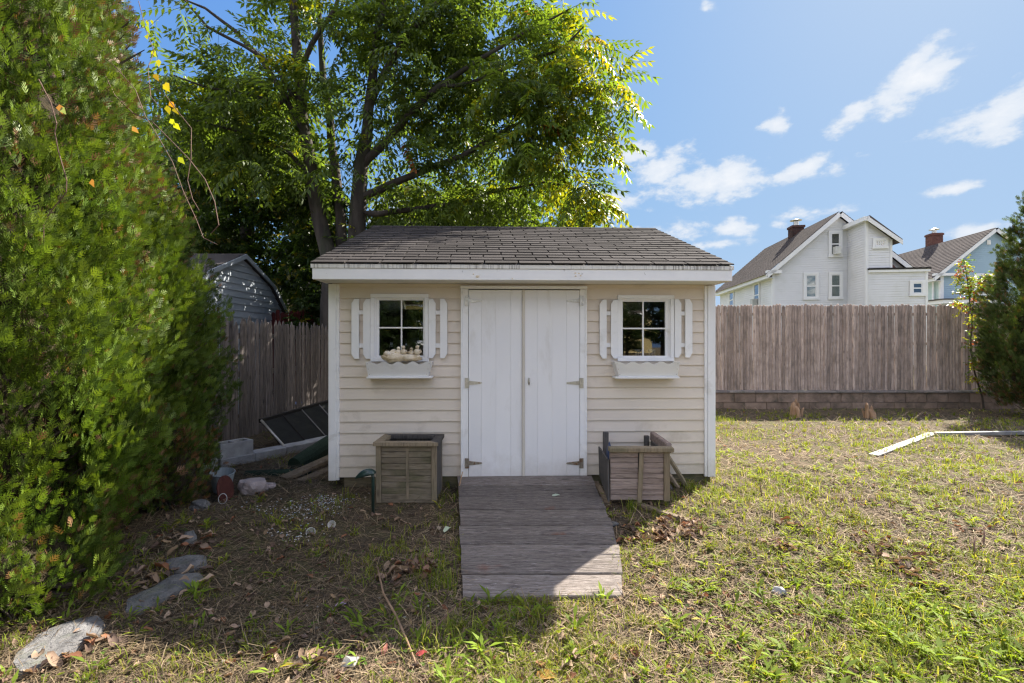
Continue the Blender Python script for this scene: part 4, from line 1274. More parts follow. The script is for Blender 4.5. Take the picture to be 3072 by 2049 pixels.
# roof slabs with fascia
def gable_roof(parent, x0, xr_, x1, ze_, zr_, y0, y1, over=.35, th=.16, matname='farroof', overy=.3, courses=.16):
    sl = (zr_ - ze_) / (xr_ - x0)
    for s in (-1, 1):
        xe = x0 - over if s < 0 else x1 + over
        zE = zr_ - abs(xr_ - xe) * sl
        L = math.hypot(xr_ - xe, zr_ - zE)
        W = Vector(((xr_ - xe) / L, 0, (zr_ - zE) / L)); Nn = Vector((-W.z * (1 if s < 0 else -1), 0, abs(W.x)))
        O = Vector((xe, y0 - overy, zE)) + Nn * th
        mb = MB(); U = Vector((0, 1, 0))
        lap_wall(mb, [(0, 0), (y1 - y0 + 2 * overy, 0), (y1 - y0 + 2 * overy, L + th * .35), (0, L + th * .35)], courses, .018, O, U, Nn, W=W)
        ro = mb.build('roof', MAT[matname], parent)
        # rake fascia boards and eave fascia
        f = MB()
        for yy in (y0 - overy, y1 + overy - .03):
            a = Vector((xe, yy, zE)); b = Vector((xr_, yy, zr_))
            vs = [a - Nn * .06, b - Nn * .06, b + Nn * (th - .02), a + Nn * (th - .02)]
            vs += [v + Vector((0, .03, 0)) for v in vs]
            f.add([tuple(v) for v in vs], [(0, 1, 2, 3), (7, 6, 5, 4), (0, 4, 5, 1), (1, 5, 6, 2), (2, 6, 7, 3), (3, 7, 4, 0)])
        a = Vector((xe, y0 - overy, zE)); 
        f.box(xe - .015, xe + .015, y0 - overy, y1 + overy, zE - .06, zE + th * .9)
        xi = x0 if s < 0 else x1
        f.box(min(xe, xi), max(xe, xi), y0 - overy + .04, y1 + overy, zE - .05, zE - .03)
        f.build('fascia', MAT['trim'], ro)
gable_roof(hw_, 0, xr, xR, ze, zr, 0, LENW)
# cornice return at the front left eave
xq, zq = h7(HW, 552, 485, -.3)
mb = MB(); mb.box(-.35, xq, -.30, -.02, zq - .05, zq + .12); mb.build('cornice_return', MAT['trim'], hw_)
def house_win(parent, F, x0, y0, x1, y1, yl=0.0, **k):
    a, zt = h7(F, x0, y0, yl - .03); b, zb = h7(F, x1, y1, yl - .03)
    return far_window(parent, a, b, zb, zt, yl - .022, **k), a, b, zb, zt
(o, M), a, b, zb, zt = house_win(hw_, HW, 862, 208, 956, 384); ac_unit(o, M, a + .2, b - .2, zb + .12, zb + .50)
house_win(hw_, HW, 694, 488, 798, 670, curtain=True)
house_win(hw_, HW, 862, 486, 960, 668, curtain=True)
# side wall windows (plane local x=0)
for (xa, ya, xb, yb, ac) in ((360, 540, 403, 690, True), (196, 600, 229, 705, False)):
    y0, _ = HW.side(*z7(xb, ya), x=-.03); y1, _ = HW.side(*z7(xa, ya), x=-.03); zt = HW.side(*z7(xb, ya), x=-.03)[1]; zb = HW.side(*z7(xb, yb), x=-.03)[1]
    o, M = far_window(hw_, y0, y1, zb - .3, zt, 0, ux=(0, 1, 0), nrm=(-1, 0, 0), org_=(-.022, 0, 0))
    if ac: ac_unit(o, M, y0 + .3, y1 - .3, zb - .15, zb + .25, .3)
# projecting wing
yw = -1.65
xw0 = h7(HW, 1118, 400, yw)[0]; xw1 = h7(HW, 1285, 400, yw)[0]
zwl = h7(HW, 1120, 140, yw)[1]; zwr = h7(HW, 1285, 262, yw)[1]; zlow = h7(HW, 1130, 465, yw)[1]
mb = MB(); lapw(mb, [(xw0, zb0), (xw1, zb0), (xw1, zwr), (xw0, zwl)], (0, yw, 0), (1, 0, 0), (0, -1, 0)); mb.build('wing_front_wall', MAT['houseside'], hw_)
mb = MB(); lapw(mb, [(yw, zb0), (0, zb0), (0, zwl), (yw, zwl)], (xw0, 0, 0), (0, 1, 0), (-1, 0, 0)); mb.build('wing_side_wall', MAT['houseside'], hw_)
mb = MB(); mb.box(xw0 - .03, xw0 + .07, yw - .04, yw + .08, zb0, zwl - .02); mb.box(xw1 - .06, xw1 + .03, yw - .035, yw + 1.6, zb0, zwr - .02)
mb.build('corner_board', MAT['trim'], hw_)
sl = (zwl - zwr) / (xw1 - xw0)
mb = MB(); e0, e1 = xw0 - .28, xw1 + .32
zE0, zE1 = zwl + .02, zwr - sl * .32
vs = []
for yy in (yw - .28, .0 + .6):
    vs += [(xw0, yy, zwl + .05), (e1, yy, zE1 + .05), (e1, yy, zE1 + .2), (xw0, yy, zwl + .2)]
mb.add(vs, [(0, 1, 2, 3), (7, 6, 5, 4), (0, 4, 5, 1), (1, 5, 6, 2), (2, 6, 7, 3), (3, 7, 4, 0)])
wr = mb.build('wing_roof', MAT['farroof'], hw_)
mb = MB()
vs = [(xw0 - .1, yw - .31, zwl - .07), (e1, yw - .31, zE1 - .07), (e1, yw - .31, zE1 + .14), (xw0 - .1, yw - .31, zwl + .15)]
vs += [(v[0], v[1] + .028, v[2]) for v in vs]
mb.add(vs, [(0, 1, 2, 3), (7, 6, 5, 4), (0, 4, 5, 1), (1, 5, 6, 2), (2, 6, 7, 3), (3, 7, 4, 0)])
mb.box(xw0 - .25, xw0 - .0, yw - .28, .3, zwl - .05, zwl + .15); mb.build('fascia', MAT['trim'], wr)
house_win(hw_, HW, 1160, 256, 1262, 326, yw, sashes=1, bars=3)
# low flat roofed extension
yx = yw - .05
xe0 = xw0 + .05; xe1 = h7(HW, 1524, 500, yx)[0]; zx = h7(HW, 1300, 474, yx)[1]
mb = MB(); lapw(mb, [(xe0, zb0), (xe1, zb0), (xe1, zx), (xe0, zx)], (0, yx, 0), (1, 0, 0), (0, -1, 0)); mb.build('extension_wall', MAT['houseside'], hw_)
mb = MB(); mb.box(xe0 + .06, xe1, yx + .05, yx + 2.4, zb0, zx - .02); mb.build('extension_core', MAT['houseside'], hw_)
mb = MB(); mb.box(xe1 - .08, xe1 + .03, yx - .04, yx + .1, zb0, zx - .05); mb.build('corner_board', MAT['trim'], hw_)
mb = MB(); mb.box(xe0 - .02, xe1 + .12, yx - .12, yx + 2.5, zx + .04, zx + .12); er = mb.build('extension_roof', MAT['black_rail'], hw_)
mb = MB(); mb.box(xe0, xe1 + .1, yx - .10, yx + 2.4, zx - .08, zx + .038); mb.build('fascia', MAT['trim'], er)
house_win(hw_, HW, 1408, 540, 1512, 645, yx)
# small lean-to roof glimpsed between the wing and the next house
mb = MB(); mb.add([(xw1 + .1, yw + .9, zx + .1), (xe1 - .6, yw + .9, zx + .1), (xw1 + .1, yw + 1.0, zx + 1.1)], [(0, 1, 2)]); 
mb.add([(xw1 + .1, yw + 2.4, zx + .1), (xe1 - .6, yw + 2.4, zx + .1), (xw1 + .1, yw + 2.5, zx + 1.1)], [(0, 1, 2), (0, 1, -2, -3), (1, 2, -1, -2)] if False else [(0, 1, 2)])
mb.add([(xe1 - .6, yw + .9, zx + .1), (xw1 + .1, yw + 1.0, zx + 1.1), (xw1 + .1, yw + 2.5, zx + 1.1), (xe1 - .6, yw + 2.4, zx + .1)], [(0, 1, 2, 3)])
mb.build('lean_to_roof', MAT['soot'], hw_)
# chimney
def chimney(parent, F, xa, xb, ytop, ybot, yl, cap=True, mat='soot'):
    x0, zt = h7(F, xa, ytop, yl); x1, zb = h7(F, xb, ybot, yl)
    ch = None
    m = MB(); w_ = x1 - x0
    m.box(x0 + .01, x1 - .01, yl + .01, yl + w_ - .01, zb - .8, zt)
    ch = m.build('chimney', MAT['cap_block'], parent)
    hh = .09; k = 0; z = zb - .8
    bk = MB()
    while z < zt - .02:
        n = 3
        for q in range(n + 1):
            a = x0 + w_ * (q - (.5 if k % 2 else 0)) / n; b = a + w_ / n - .012
            a, b = max(a, x0), min(b, x1)
            if b - a > .03: bk.box(a, b, yl - .004, yl + .1, z, z + hh - .012)
            a2, b2 = yl + (a - x0), yl + (b - x0)
            if b - a > .03: bk.box(x0 - .004, x0 + .1, max(a2, yl + .002), b2, z, z + hh - .012)
        z += hh; k += 1
    b = bk.build('brickwork', MAT[mat], ch); b['kind'] = 'stuff'
    m = MB(); m.box(x0 - .05, x1 + .05, yl - .05, yl + w_ + .05, zt - .12, zt + .02, .01); m.build('crown', MAT[mat], ch)
    c = (x0 + x1) / 2
    m = MB(); m.tube([(c, yl + w_ / 2, zt + .02), (c, yl + w_ / 2, zt + .34)], .14, 14)
    m.lathe([(0, .12), (.15, .05), (.33, 0), (.33, -.02), (0, -.02)], 14, Matrix.Translation((c, yl + w_ / 2, zt + .38)))
    m.build('flue_cap', MAT['galv'], ch)
    return ch
chimney(hw_, HW, 622, 700, 172, 238, 4.2)

# ---- pale blue house
HB = Frame(*(lambda p: (p.x, p.y))(P(*z7(1618, 600), 31.0)), -8.5)
hb_ = empty('blue_house', 'pale blue clapboard house with brown roof and brick chimney, partly behind the right conifer', 'house', HB.o, HB.a)
xr2, zr2 = h7(HB, 1968, 210, 0); ze2 = h7(HB, 1625, 488, -.1)[1]
lapw2 = lambda mb, poly, O, U, Nn: lap_wall(mb, poly, .125, .02, Vector(O), Vector(U), Vector(Nn), z_start=zb0)
mb = MB(); lapw2(mb, [(0, zb0), (2 * xr2, zb0), (2 * xr2, ze2), (xr2, zr2), (0, ze2)], (0, 0, 0), (1, 0, 0), (0, -1, 0)); mb.build('gable_wall', MAT['bluevinyl'], hb_)
mb = MB(); lapw2(mb, [(0, zb0), (9.8, zb0), (9.8, ze2), (0, ze2)], (0, 0, 0), (0, 1, 0), (-1, 0, 0)); mb.build('side_wall', MAT['greenvinyl'], hb_)
mb = MB(); mb.box(.05, 2 * xr2 - .05, .05, 9.7, zb0, ze2 - .02); mb.build('core', MAT['bluevinyl'], hb_)
gable_roof(hb_, 0, xr2, 2 * xr2, ze2, zr2, 0, 9.8, over=.55, courses=.2)
mb = MB(); mb.box(-.05, .14, -.05, .12, zb0, ze2 - .1); mb.build('corner_board', MAT['trim'], hb_)
mb = MB(); mb.tube([(-.16, .45, zb0), (-.16, .45, ze2 - .5), (-.4, .45, ze2 - .15)], .06, 8); mb.build('downspout', MAT['trim'], hb_)
mb = MB(); mb.box(-.5, 1.1, -.3, -.02, ze2 - .22, ze2 - .05); mb.build('cornice_return', MAT['trim'], hb_)
chimney(hb_, HB, 1560, 1634, 226, 300, 5.6, mat='brick')
xa, za = h7(HB, 1928, 270, -.03); xb, zb = h7(HB, 1952, 300, -.03)
mb = MB()
mb.box(xa, xb, -.06, -.03, zb, za); 
for k in range(3): mb.box(xa + .05, xb - .05, -.08, -.062, zb + (za - zb) * (k + .4) / 3.2, zb + (za - zb) * (k + .8) / 3.2)
mb.build('gable_vent', MAT['trim'], hb_)
x0, z1 = h7(HB, 1780, 495, -.03); x1, z0 = h7(HB, 1930, 640, -.03)
far_window(hb_, x0 + .5, x1 + .4, z0, z1, -.022, fw=.14)
x0, z1 = h7(HB, 1618, 672, -1.3); x1, _ = h7(HB, 1900, 672, -1.3)
mb = MB(); mb.box(x0, x1 + 1, -1.5, -.05, z1 - .22, z1 + .0); pr2 = mb.build('porch_roof', MAT['trim'], hb_)
mb = MB(); mb.box(x0 - .1, x1 + 1, -1.55, -.05, z1 + .005, z1 + .07); mb.build('roofing', MAT['farroof'], pr2)

# ---- neighbour's grey gambrel shed over the left fence
GS = Frame(-5.35, 9.53, 90.0)
gs_ = empty('grey_gambrel_shed', 'grey clapboard shed with barn style roof just over the left fence', 'shed', GS.o, GS.a)
def z6(x, y): return 500 + x / 1.96, 700 + y / 1.96
pk = GS.px(*z6(435, 140)); br = GS.px(*z6(603, 315)); en = GS.px(*z6(692, 490))
mxp = lambda p: (2 * pk[0] - p[0], p[1])
zb1 = .0
poly = [(mxp(en)[0] + .02, zb1), (en[0] - .02, zb1), (en[0] - .02, en[1]), (br[0], br[1]), pk, mxp(br), (mxp(en)[0] + .02, en[1])]
z = zb1; pitchg = .128
zs_ = en[1] - 20 * pitchg + .02
k = 0
while zs_ + k * pitchg < pk[1]:
    z0_ = zs_ + k * pitchg
    mb = MB(); lap_piece(mb, poly, z0_, z0_ + pitchg, .022, Vector((0, 0, 0)), Vector((1, 0, 0)), Z1v, Vector((0, -1, 0)))
    if mb.v and z0_ + pitchg > 0: mb.build('siding_board', MAT['greyvinyl'], gs_)
    k += 1
prof = [mxp(en), mxp(br), pk, br, en]
def offs(p, d):
    c = Vector((pk[0], en[1])); v = Vector(p) - c
    return tuple(c + v * (1 + d / v.length))
mb = MB(); outer = [offs(p, .07) for p in prof]
mb.prism(prof + outer[::-1], 'y', -.10, 3.2); ro = mb.build('roof', MAT['shingle'], gs_)
mb = MB(); inner_ = [offs(p, -.03) for p in prof]; mb.prism(inner_ + [offs(p, .06) for p in prof][::-1], 'y', -.125, -.102); mb.build('rake_trim', MAT['greyvinyl'], ro)
mb = MB(); mb.box(mxp(en)[0] + .05, en[0] - .05, .02, 3.1, 0, en[1]); mb.build('core', MAT['greyvinyl'], gs_)

# ---- tan house glimpsed through the trees behind
TH = Frame(-9.5, 19.0, 6)
th_ = empty('tan_house', 'tan house only glimpsed through the dark trees over the left fence', 'house', TH.o, TH.a)
mb = MB(); lap_wall(mb, [(0, .2), (6.4, .2), (6.4, 2.9), (0, 2.9)], .13, .02, Vector((0, 0, 0)), Vector((1, 0, 0)), Vector((0, -1, 0))); mb.build('wall', MAT['beigevinyl'], th_)
mb = MB(); mb.box(.05, 6.35, .05, 6.0, .2, 2.85); mb.build('core', MAT['beigevinyl'], th_)
mb = MB(); mb.prism([(-.4, 2.85), (6.4, 2.85), (3.0, 5.6)], 'x', -.3, 6.7); mb.build('roof', MAT['farroof'], th_)
far_window(th_, 1.4, 2.4, 1.3, 2.5, -.022); far_window(th_, 3.9, 4.9, 1.3, 2.5, -.022)

# ---- what stands behind the photographer and shows in the shed windows
def mirror_pt(px, py, extra):
    """point that the photo shows reflected at pixel px,py of the shed front, 'extra' metres behind the glass mirror plane"""
    d = Vector(((px - CX) / FPX, 1.0, -(py - CY) / FPX)); c0 = Vector((0, 0, CAMZ))
    pl0 = SH.o + SH.n * .0075
    t = (pl0 - c0).dot(SH.n) / d.dot(SH.n); hit = c0 + d * t
    r = d - SH.n * 2 * d.dot(SH.n)
    return hit + r * (extra / abs(r.dot(SH.n)))
def z4(x, y): return 1500 + x / 3.1357, 650 + y / 3.1357
pk_ = mirror_pt(*z4(1298, 812), 55); el_ = mirror_pt(*z4(1165, 945), 55); er_ = mirror_pt(*z4(1430, 900), 55)
yh_ = empty('yellow_house', 'yellow gabled house with white trim mirrored in the right shed window', 'house', (pk_.x, pk_.y, 0))
hx_ = abs(el_.x - pk_.x)
L_ = lambda p: (p.x - pk_.x, p.z)
mb = MB(); pg = [(-hx_, 0), (hx_, 0), (hx_, el_.z), (0, pk_.z), (-hx_, el_.z)]
lap_wall(mb, pg, .13, .02, Vector((0, 0, 0)), Vector((1, 0, 0)), Vector((0, 1, 0))); mb.build('gable_wall', MAT['yellowvinyl'], yh_)
mb = MB(); mb.box(-hx_ + .02, hx_ - .02, -6, -.02, 0, el_.z); mb.build('core', MAT['yellowvinyl'], yh_)
mb = MB()
for s in (-1, 1):
    a = Vector((s * (hx_ + .3), .15, el_.z - .3 * (pk_.z - el_.z) / hx_)); b = Vector((0, .15, pk_.z + .02))
    mb.beam(a, b, .06, .28, up=(0, 1, 0)) if False else mb.add([tuple(a), tuple(b), (b.x, b.y, b.z + .3), (a.x, a.y, a.z + .3)] + [(q[0], q[1] - .1, q[2]) for q in [tuple(a), tuple(b), (b.x, b.y, b.z + .3), (a.x, a.y, a.z + .3)]], [(0, 1, 2, 3), (7, 6, 5, 4), (0, 4, 5, 1), (1, 5, 6, 2), (2, 6, 7, 3), (3, 7, 4, 0)])
mb.build('rake_trim', MAT['trim'], yh_)
mb = MB(); mb.prism([(-hx_ - .3, el_.z + .05), (hx_ + .3, el_.z + .05), (0, pk_.z + .25)], 'y', -6, .04); mb.build('roof', MAT['farroof'], yh_)
mb = MB(); mb.prism([(-9, 0), (-2.2, 0), (-2.2, el_.z), (-5.6, pk_.z + .1), (-9, el_.z)], 'x', -7.5, -hx_ - .05); mb.build('main_block', MAT['farroof'], yh_)
o, M = far_window(yh_, -.45, .45, el_.z - .6, el_.z + .5, .022, fw=.1, ux=(-1, 0, 0), nrm=(0, 1, 0), org_=(0, .03, 0))

# =================================================================== JUNK BETWEEN FENCE AND SHED
def z9(x, y): return 560 + x / 4.356, 1200 + y / 4.356
# hollow concrete block, cores upwards
p = P(661, 1386, 5.28)
cb = empty('hollow_concrete_block', 'large hollow grey concrete block sitting on the low row of blocks by the fence', 'concrete block', (p.x, p.y, p.z), R(56))
m = MB(); L, Wb, Hb = .36, .20, .185
outer = [(0, 0), (L, 0), (L, Wb), (0, Wb)]
for (a, b, c, d) in ((0, L, 0, .03), (0, L, Wb - .03, Wb), (0, .035, .03, Wb - .03), (L - .035, L, .03, Wb - .03), (L / 2 - .018, L / 2 + .018, .03, Wb - .03)):
    m.box(a, b, c, d, 0, Hb, .003)
m.build('block_shell', MAT['concrete'], cb)
pts = [(-3.42, 4.95), (-3.19, 5.28), (-2.98, 5.60), (-2.77, 5.93), (-2.58, 6.25)]
lab = ['pale concrete block half under the conifer, first of the low row along the fence', 'pale concrete block under the large hollow block', 'pale concrete block just past the large hollow block in the low row', 'pale concrete block fourth in the low row, overgrown with twigs', 'pale concrete block last in the low row near the metal tube']
for i, (x, y) in enumerate(pts):
    m = MB(); m.box(0, .375, -.02, .17, -.06, .098, .008)
    for cx_ in (.09, .27): m.box(cx_ - .05, cx_ + .05, .04, .11, .0985, .0995)
    o = m.build('concrete_block', MAT['concrete'], None, loc=(x, y, random.uniform(-.008, .006)), rot=None) if False else m.build('concrete_block', MAT['concrete'], None, loc=(x, y, gz(x, y) + .0))
    o.rotation_euler = (0, 0, R(57 + random.uniform(-3, 3)))
    tag(o, lab[i], 'concrete block', 'low row of pale concrete blocks')
# leaning black screen with a bright tube along its near edge
tl, tr_, bl_, br_ = Vector((-3.23, 6.2, .40)), Vector((-2.80, 7.7, .50)), Vector((-2.77, 5.98, .035)), Vector((-2.30, 7.5, .06))
sc_ = empty('screen_panel', 'dark framed screen panel leaning low beside the grey fence with a shiny metal tube edge', 'screen panel', tl)
m = MB(); nn = (tr_ - tl).cross(bl_ - tl).normalized() * .006
q = [tl - tl, tr_ - tl, br_ - tl, bl_ - tl]
m.add([tuple(v - nn) for v in q] + [tuple(v + nn) for v in q], [(0, 1, 2, 3), (7, 6, 5, 4), (0, 4, 5, 1), (1, 5, 6, 2), (2, 6, 7, 3), (3, 7, 4, 0)]); m.build('screen', MAT['black_screen'], sc_)
m = MB(); m.beam(q[0], q[1], .05, .05, ch=.004); m.build('top_rail', MAT['black_rail'], sc_)
m = MB(); m.tube([q[0] - nn * 2 + Vector((.01, 0, 0)), q[3] - nn * 2 + Vector((.03, -.02, -.0))], .016, 10); m.build('metal_tube', MAT['galv'], sc_, smooth=True)
for t in (.24, .48, .72, .93):
    a = q[0].lerp(q[1], t); b = q[3].lerp(q[2], t); m = MB(); m.beam(a - nn * 2, b - nn * 2, .016, .01, ch=.002); m.build('divider', MAT['pvc'] if t > .4 and t < .8 else MAT['black_rail'], sc_)
# rolls, planks, rocks
def tubeobj(name, pts_, r, mat, label, cat, n=16, group=None):
    m = MB(); p0 = Vector(pts_[0]); m.tube([Vector(p) - p0 for p in pts_], r, n)
    return tag(m.build(name, MAT[mat], None, smooth=False, loc=p0), label, cat, group)
tubeobj('netting_roll', [(-2.36, 5.25, .07), (-2.28, 5.5, .11), (-2.18, 6.0, .18), (-2.05, 6.6, .24)], [.09, .115, .125, .12], 'green_mesh', 'dark green roll of garden netting lying behind the shed corner', 'netting roll')
tubeobj('netting_roll', [(-2.75, 5.0, .04), (-2.4, 4.98, .05), (-2.1, 5.05, .05)], [.045, .055, .04], 'green_mesh', 'small crumpled dark green netting in front of the bigger roll', 'netting roll')
loose('old_plank', (-2.28, 4.82, .05), (-1.86, 5.35, .20), .14, .035, 'log_wood', 'rough brown plank propped against the netting, uppermost of two', 'plank', 'planks beside the shed corner')
loose('old_plank', (-2.10, 4.78, .03), (-1.82, 5.25, .10), .12, .035, 'log_wood', 'rough brown plank lying lowest beside the shed corner', 'plank', 'planks beside the shed corner')
def rock(name, c, r, mat, label, cat='rock', seed=1.0, flat=None, rz=0.0, amp=.35):
    m = MB(); m.blob((0, 0, 0), r, 3, amp, 1.6, seed, flat)
    o = m.build(name, MAT[mat], None, smooth=False, loc=c); o.rotation_euler = (0, 0, rz)
    return tag(o, label, cat)
p = G(752, 1484); rock('rock', (p.x, p.y + .05, p.z + .06), (.13, .09, .10), 'pink_stone', 'angular pinkish rock lying in the debris between conifer and shed', seed=3.3, flat=.06)
p = G(792, 1470); rock('rock', (p.x, p.y + .05, p.z + .02), (.08, .06, .04), 'pink_stone', 'small flat pinkish rock beside the angular one', seed=5.3, flat=.03)
p = G(600, 1528); rock('rock', (p.x, p.y, p.z + .03), (.07, .06, .055), 'stone', 'small grey rock at the foot of the conifer', seed=8.1, flat=.04)
# rusty disc leaning
p = G(668, 1508)
m = MB(); m.lathe([(0, .008), (.105, .010), (.118, .004), (.118, -.006), (0, -.004)], 28, Matrix.Rotation(R(78), 4, 'Y'))
o = m.build('metal_disc', MAT['red_rust'], None, loc=(p.x - .01, p.y + .06, p.z + .10)); o.rotation_euler = (R(8), 0, R(2)); tag(o, 'rusty red metal disc standing on edge beside the conifer', 'metal disc')
m = MB(); m.tube([(math.cos(t) * .032, 0, math.sin(t) * .042) for t in np.linspace(0, 2 * math.pi, 20)], .003, 6, cap=False)
o = m.build('wire_ring', MAT['wire'], None, loc=(p.x + .03, p.y - .05, p.z + .05)); o.rotation_euler = (R(-14), 0, R(20)); tag(o, 'pale wire ring leaning on the rusty disc', 'wire ring')
p = G(628, 1500)
m = MB(); m.lathe([(0, 0), (.075, 0), (.10, .17), (.105, .175), (.098, .178), (.07, .02), (0, .02)], 20)
o = m.build('plastic_pot', MAT['pale_plastic'], None, loc=(p.x - .02, p.y + .22, p.z + .02)); o.rotation_euler = (R(8), R(6), 0); tag(o, 'pale bluish plastic pot half hidden by the conifer', 'pot')

# flat stepping stones at the lower left
STONES = []
def flat_stone(pxs, th, label, seed, mat='stone'):
    pts_ = [G(a, b, .024) for a, b in pxs]
    STONES.append([(q.x, q.y) for q in pts_])
    c = sum(pts_, Vector()) / len(pts_)
    # dense outline with chipped edge
    out = []
    n = len(pts_)
    for i in range(n):
        a, b = pts_[i], pts_[(i + 1) % n]
        for k in range(6):
            t = k / 6; q = a.lerp(b, t); d = (q - c); d.z = 0
            q = q + d.normalized() * mnoise.noise(Vector((q.x * 9, q.y * 9, seed))) * .025
            out.append(q - c)
    m = MB(); N_ = len(out); rings = []
    for (f, dz) in ((1.03, -th), (1.02, -.02), (.97, -.004), (.8, .003), (.55, .008), (.25, .004)):
        ids = []
        for q in out:
            x, y = q.x * f, q.y * f
            z = q.z * f + dz + mnoise.noise(Vector(((x + c.x) * 5, (y + c.y) * 5, seed))) * .016 + mnoise.noise(Vector(((x + c.x) * 21, (y + c.y) * 21, seed))) * .006
            m.v.append((x, y, z)); ids.append(len(m.v) - 1)
        rings.append(ids)
    for r_ in range(len(rings) - 1):
        for i in range(N_): m.f.append((rings[r_][i], rings[r_][(i + 1) % N_], rings[r_ + 1][(i + 1) % N_], rings[r_ + 1][i]))
    m.f.append(tuple(rings[-1]))
    o = m.build('flat_stone', MAT[mat], None, loc=c)
    return tag(o, label, 'stone', 'flat stones edging the bed')
flat_stone([(28, 1992), (70, 2012), (150, 1985), (235, 1935), (300, 1900), (318, 1868), (290, 1842), (215, 1858), (120, 1895), (55, 1950)], .08, 'big flat grey stone lit by the sun at the lower left corner', 2.2)
flat_stone([(366, 1828), (420, 1834), (490, 1800), (560, 1760), (612, 1735), (600, 1712), (520, 1722), (440, 1760), (380, 1800)], .06, 'long flat grey stone in the shade next to the sunlit stone', 5.9)
flat_stone([(480, 1702), (560, 1712), (615, 1690), (620, 1668), (570, 1660), (500, 1676)], .06, 'flat grey stone partly under leaf litter behind the long shaded one', 8.8)
flat_stone([(552, 1625), (580, 1634), (592, 1612), (582, 1588), (556, 1592)], .05, 'small grey stone peeping out below the conifer', 3.1)

# boards by the retaining wall
a = G(2620, 1366, .015); b = G(2798, 1300, .02)
loose('white_board', a, b, .11, .02, 'pvc', 'pale flat board lying on the grass in the sun', 'board')
a = G(2806, 1302, .03); b = G(3140, 1297, .03)
loose('white_board', a, b, .07, .05, 'pvc', 'long straight white rail running from the pale board to the right edge', 'board')
# stumps
def stump(px, py, n, sc, label, seed):
    c = G(px, py); m = MB(); rr = random.Random(seed)
    for i in range(n):
        a = rr.uniform(0, 6.28); d = rr.uniform(0, .10) * sc
        x, y = math.cos(a) * d, math.sin(a) * d; h = rr.uniform(.10, .34) * sc; r = rr.uniform(.018, .05) * sc
        tx, ty = rr.uniform(-.05, .05), rr.uniform(-.04, .04)
        m.tube([(x, y, -.03), (x + tx * .5, y + ty * .5, h * .6), (x + tx, y + ty, h * .85), (x + tx * 1.2, y + ty, h)], [r * 1.1, r, r * .75, r * .12], 6)
    o = m.build('tree_stump', MAT['splinter'], None, loc=c); return tag(o, label, 'stump', 'splintered stumps below the retaining wall')
stump(2388, 1250, 9, 1.1, 'splintered stump with several torn stubs below the wall, nearer the shed', 3)
stump(2612, 1255, 8, .95, 'splintered stump below the wall, further right towards the conifer', 8)

# =================================================================== CONIFERS
def fan_template():
    """flat fan-shaped scale-leaf spray, unit length along +Y, quads"""
    vs, fs = [], []
    def leaf(p, d, L, w, z=0.0):
        d = np.array(d) / np.linalg.norm(d); n = np.array([-d[1], d[0]])
        b = len(vs); p = np.array(p)
        q = [p, p + d * L * .45 + n * w, p + d * L, p + d * L * .45 - n * w]
        for k, a in enumerate(q): vs.append((a[0], a[1], z + (.05 if k == 2 else 0) * L))
        fs.append((b, b + 1, b + 2, b + 3))
    leaf((0, 0), (0, 1), 1.0, .05)
    for (t, a, L) in ((.08, 36, .56), (.14, -38, .56), (.30, 32, .50), (.38, -34, .46), (.54, 26, .38), (.66, -26, .32)):
        leaf((0, t), (math.sin(R(a)), math.cos(R(a))), L, .052, .012)
    return np.array(vs), np.array(fs)
FAN_V, FAN_F = fan_template()

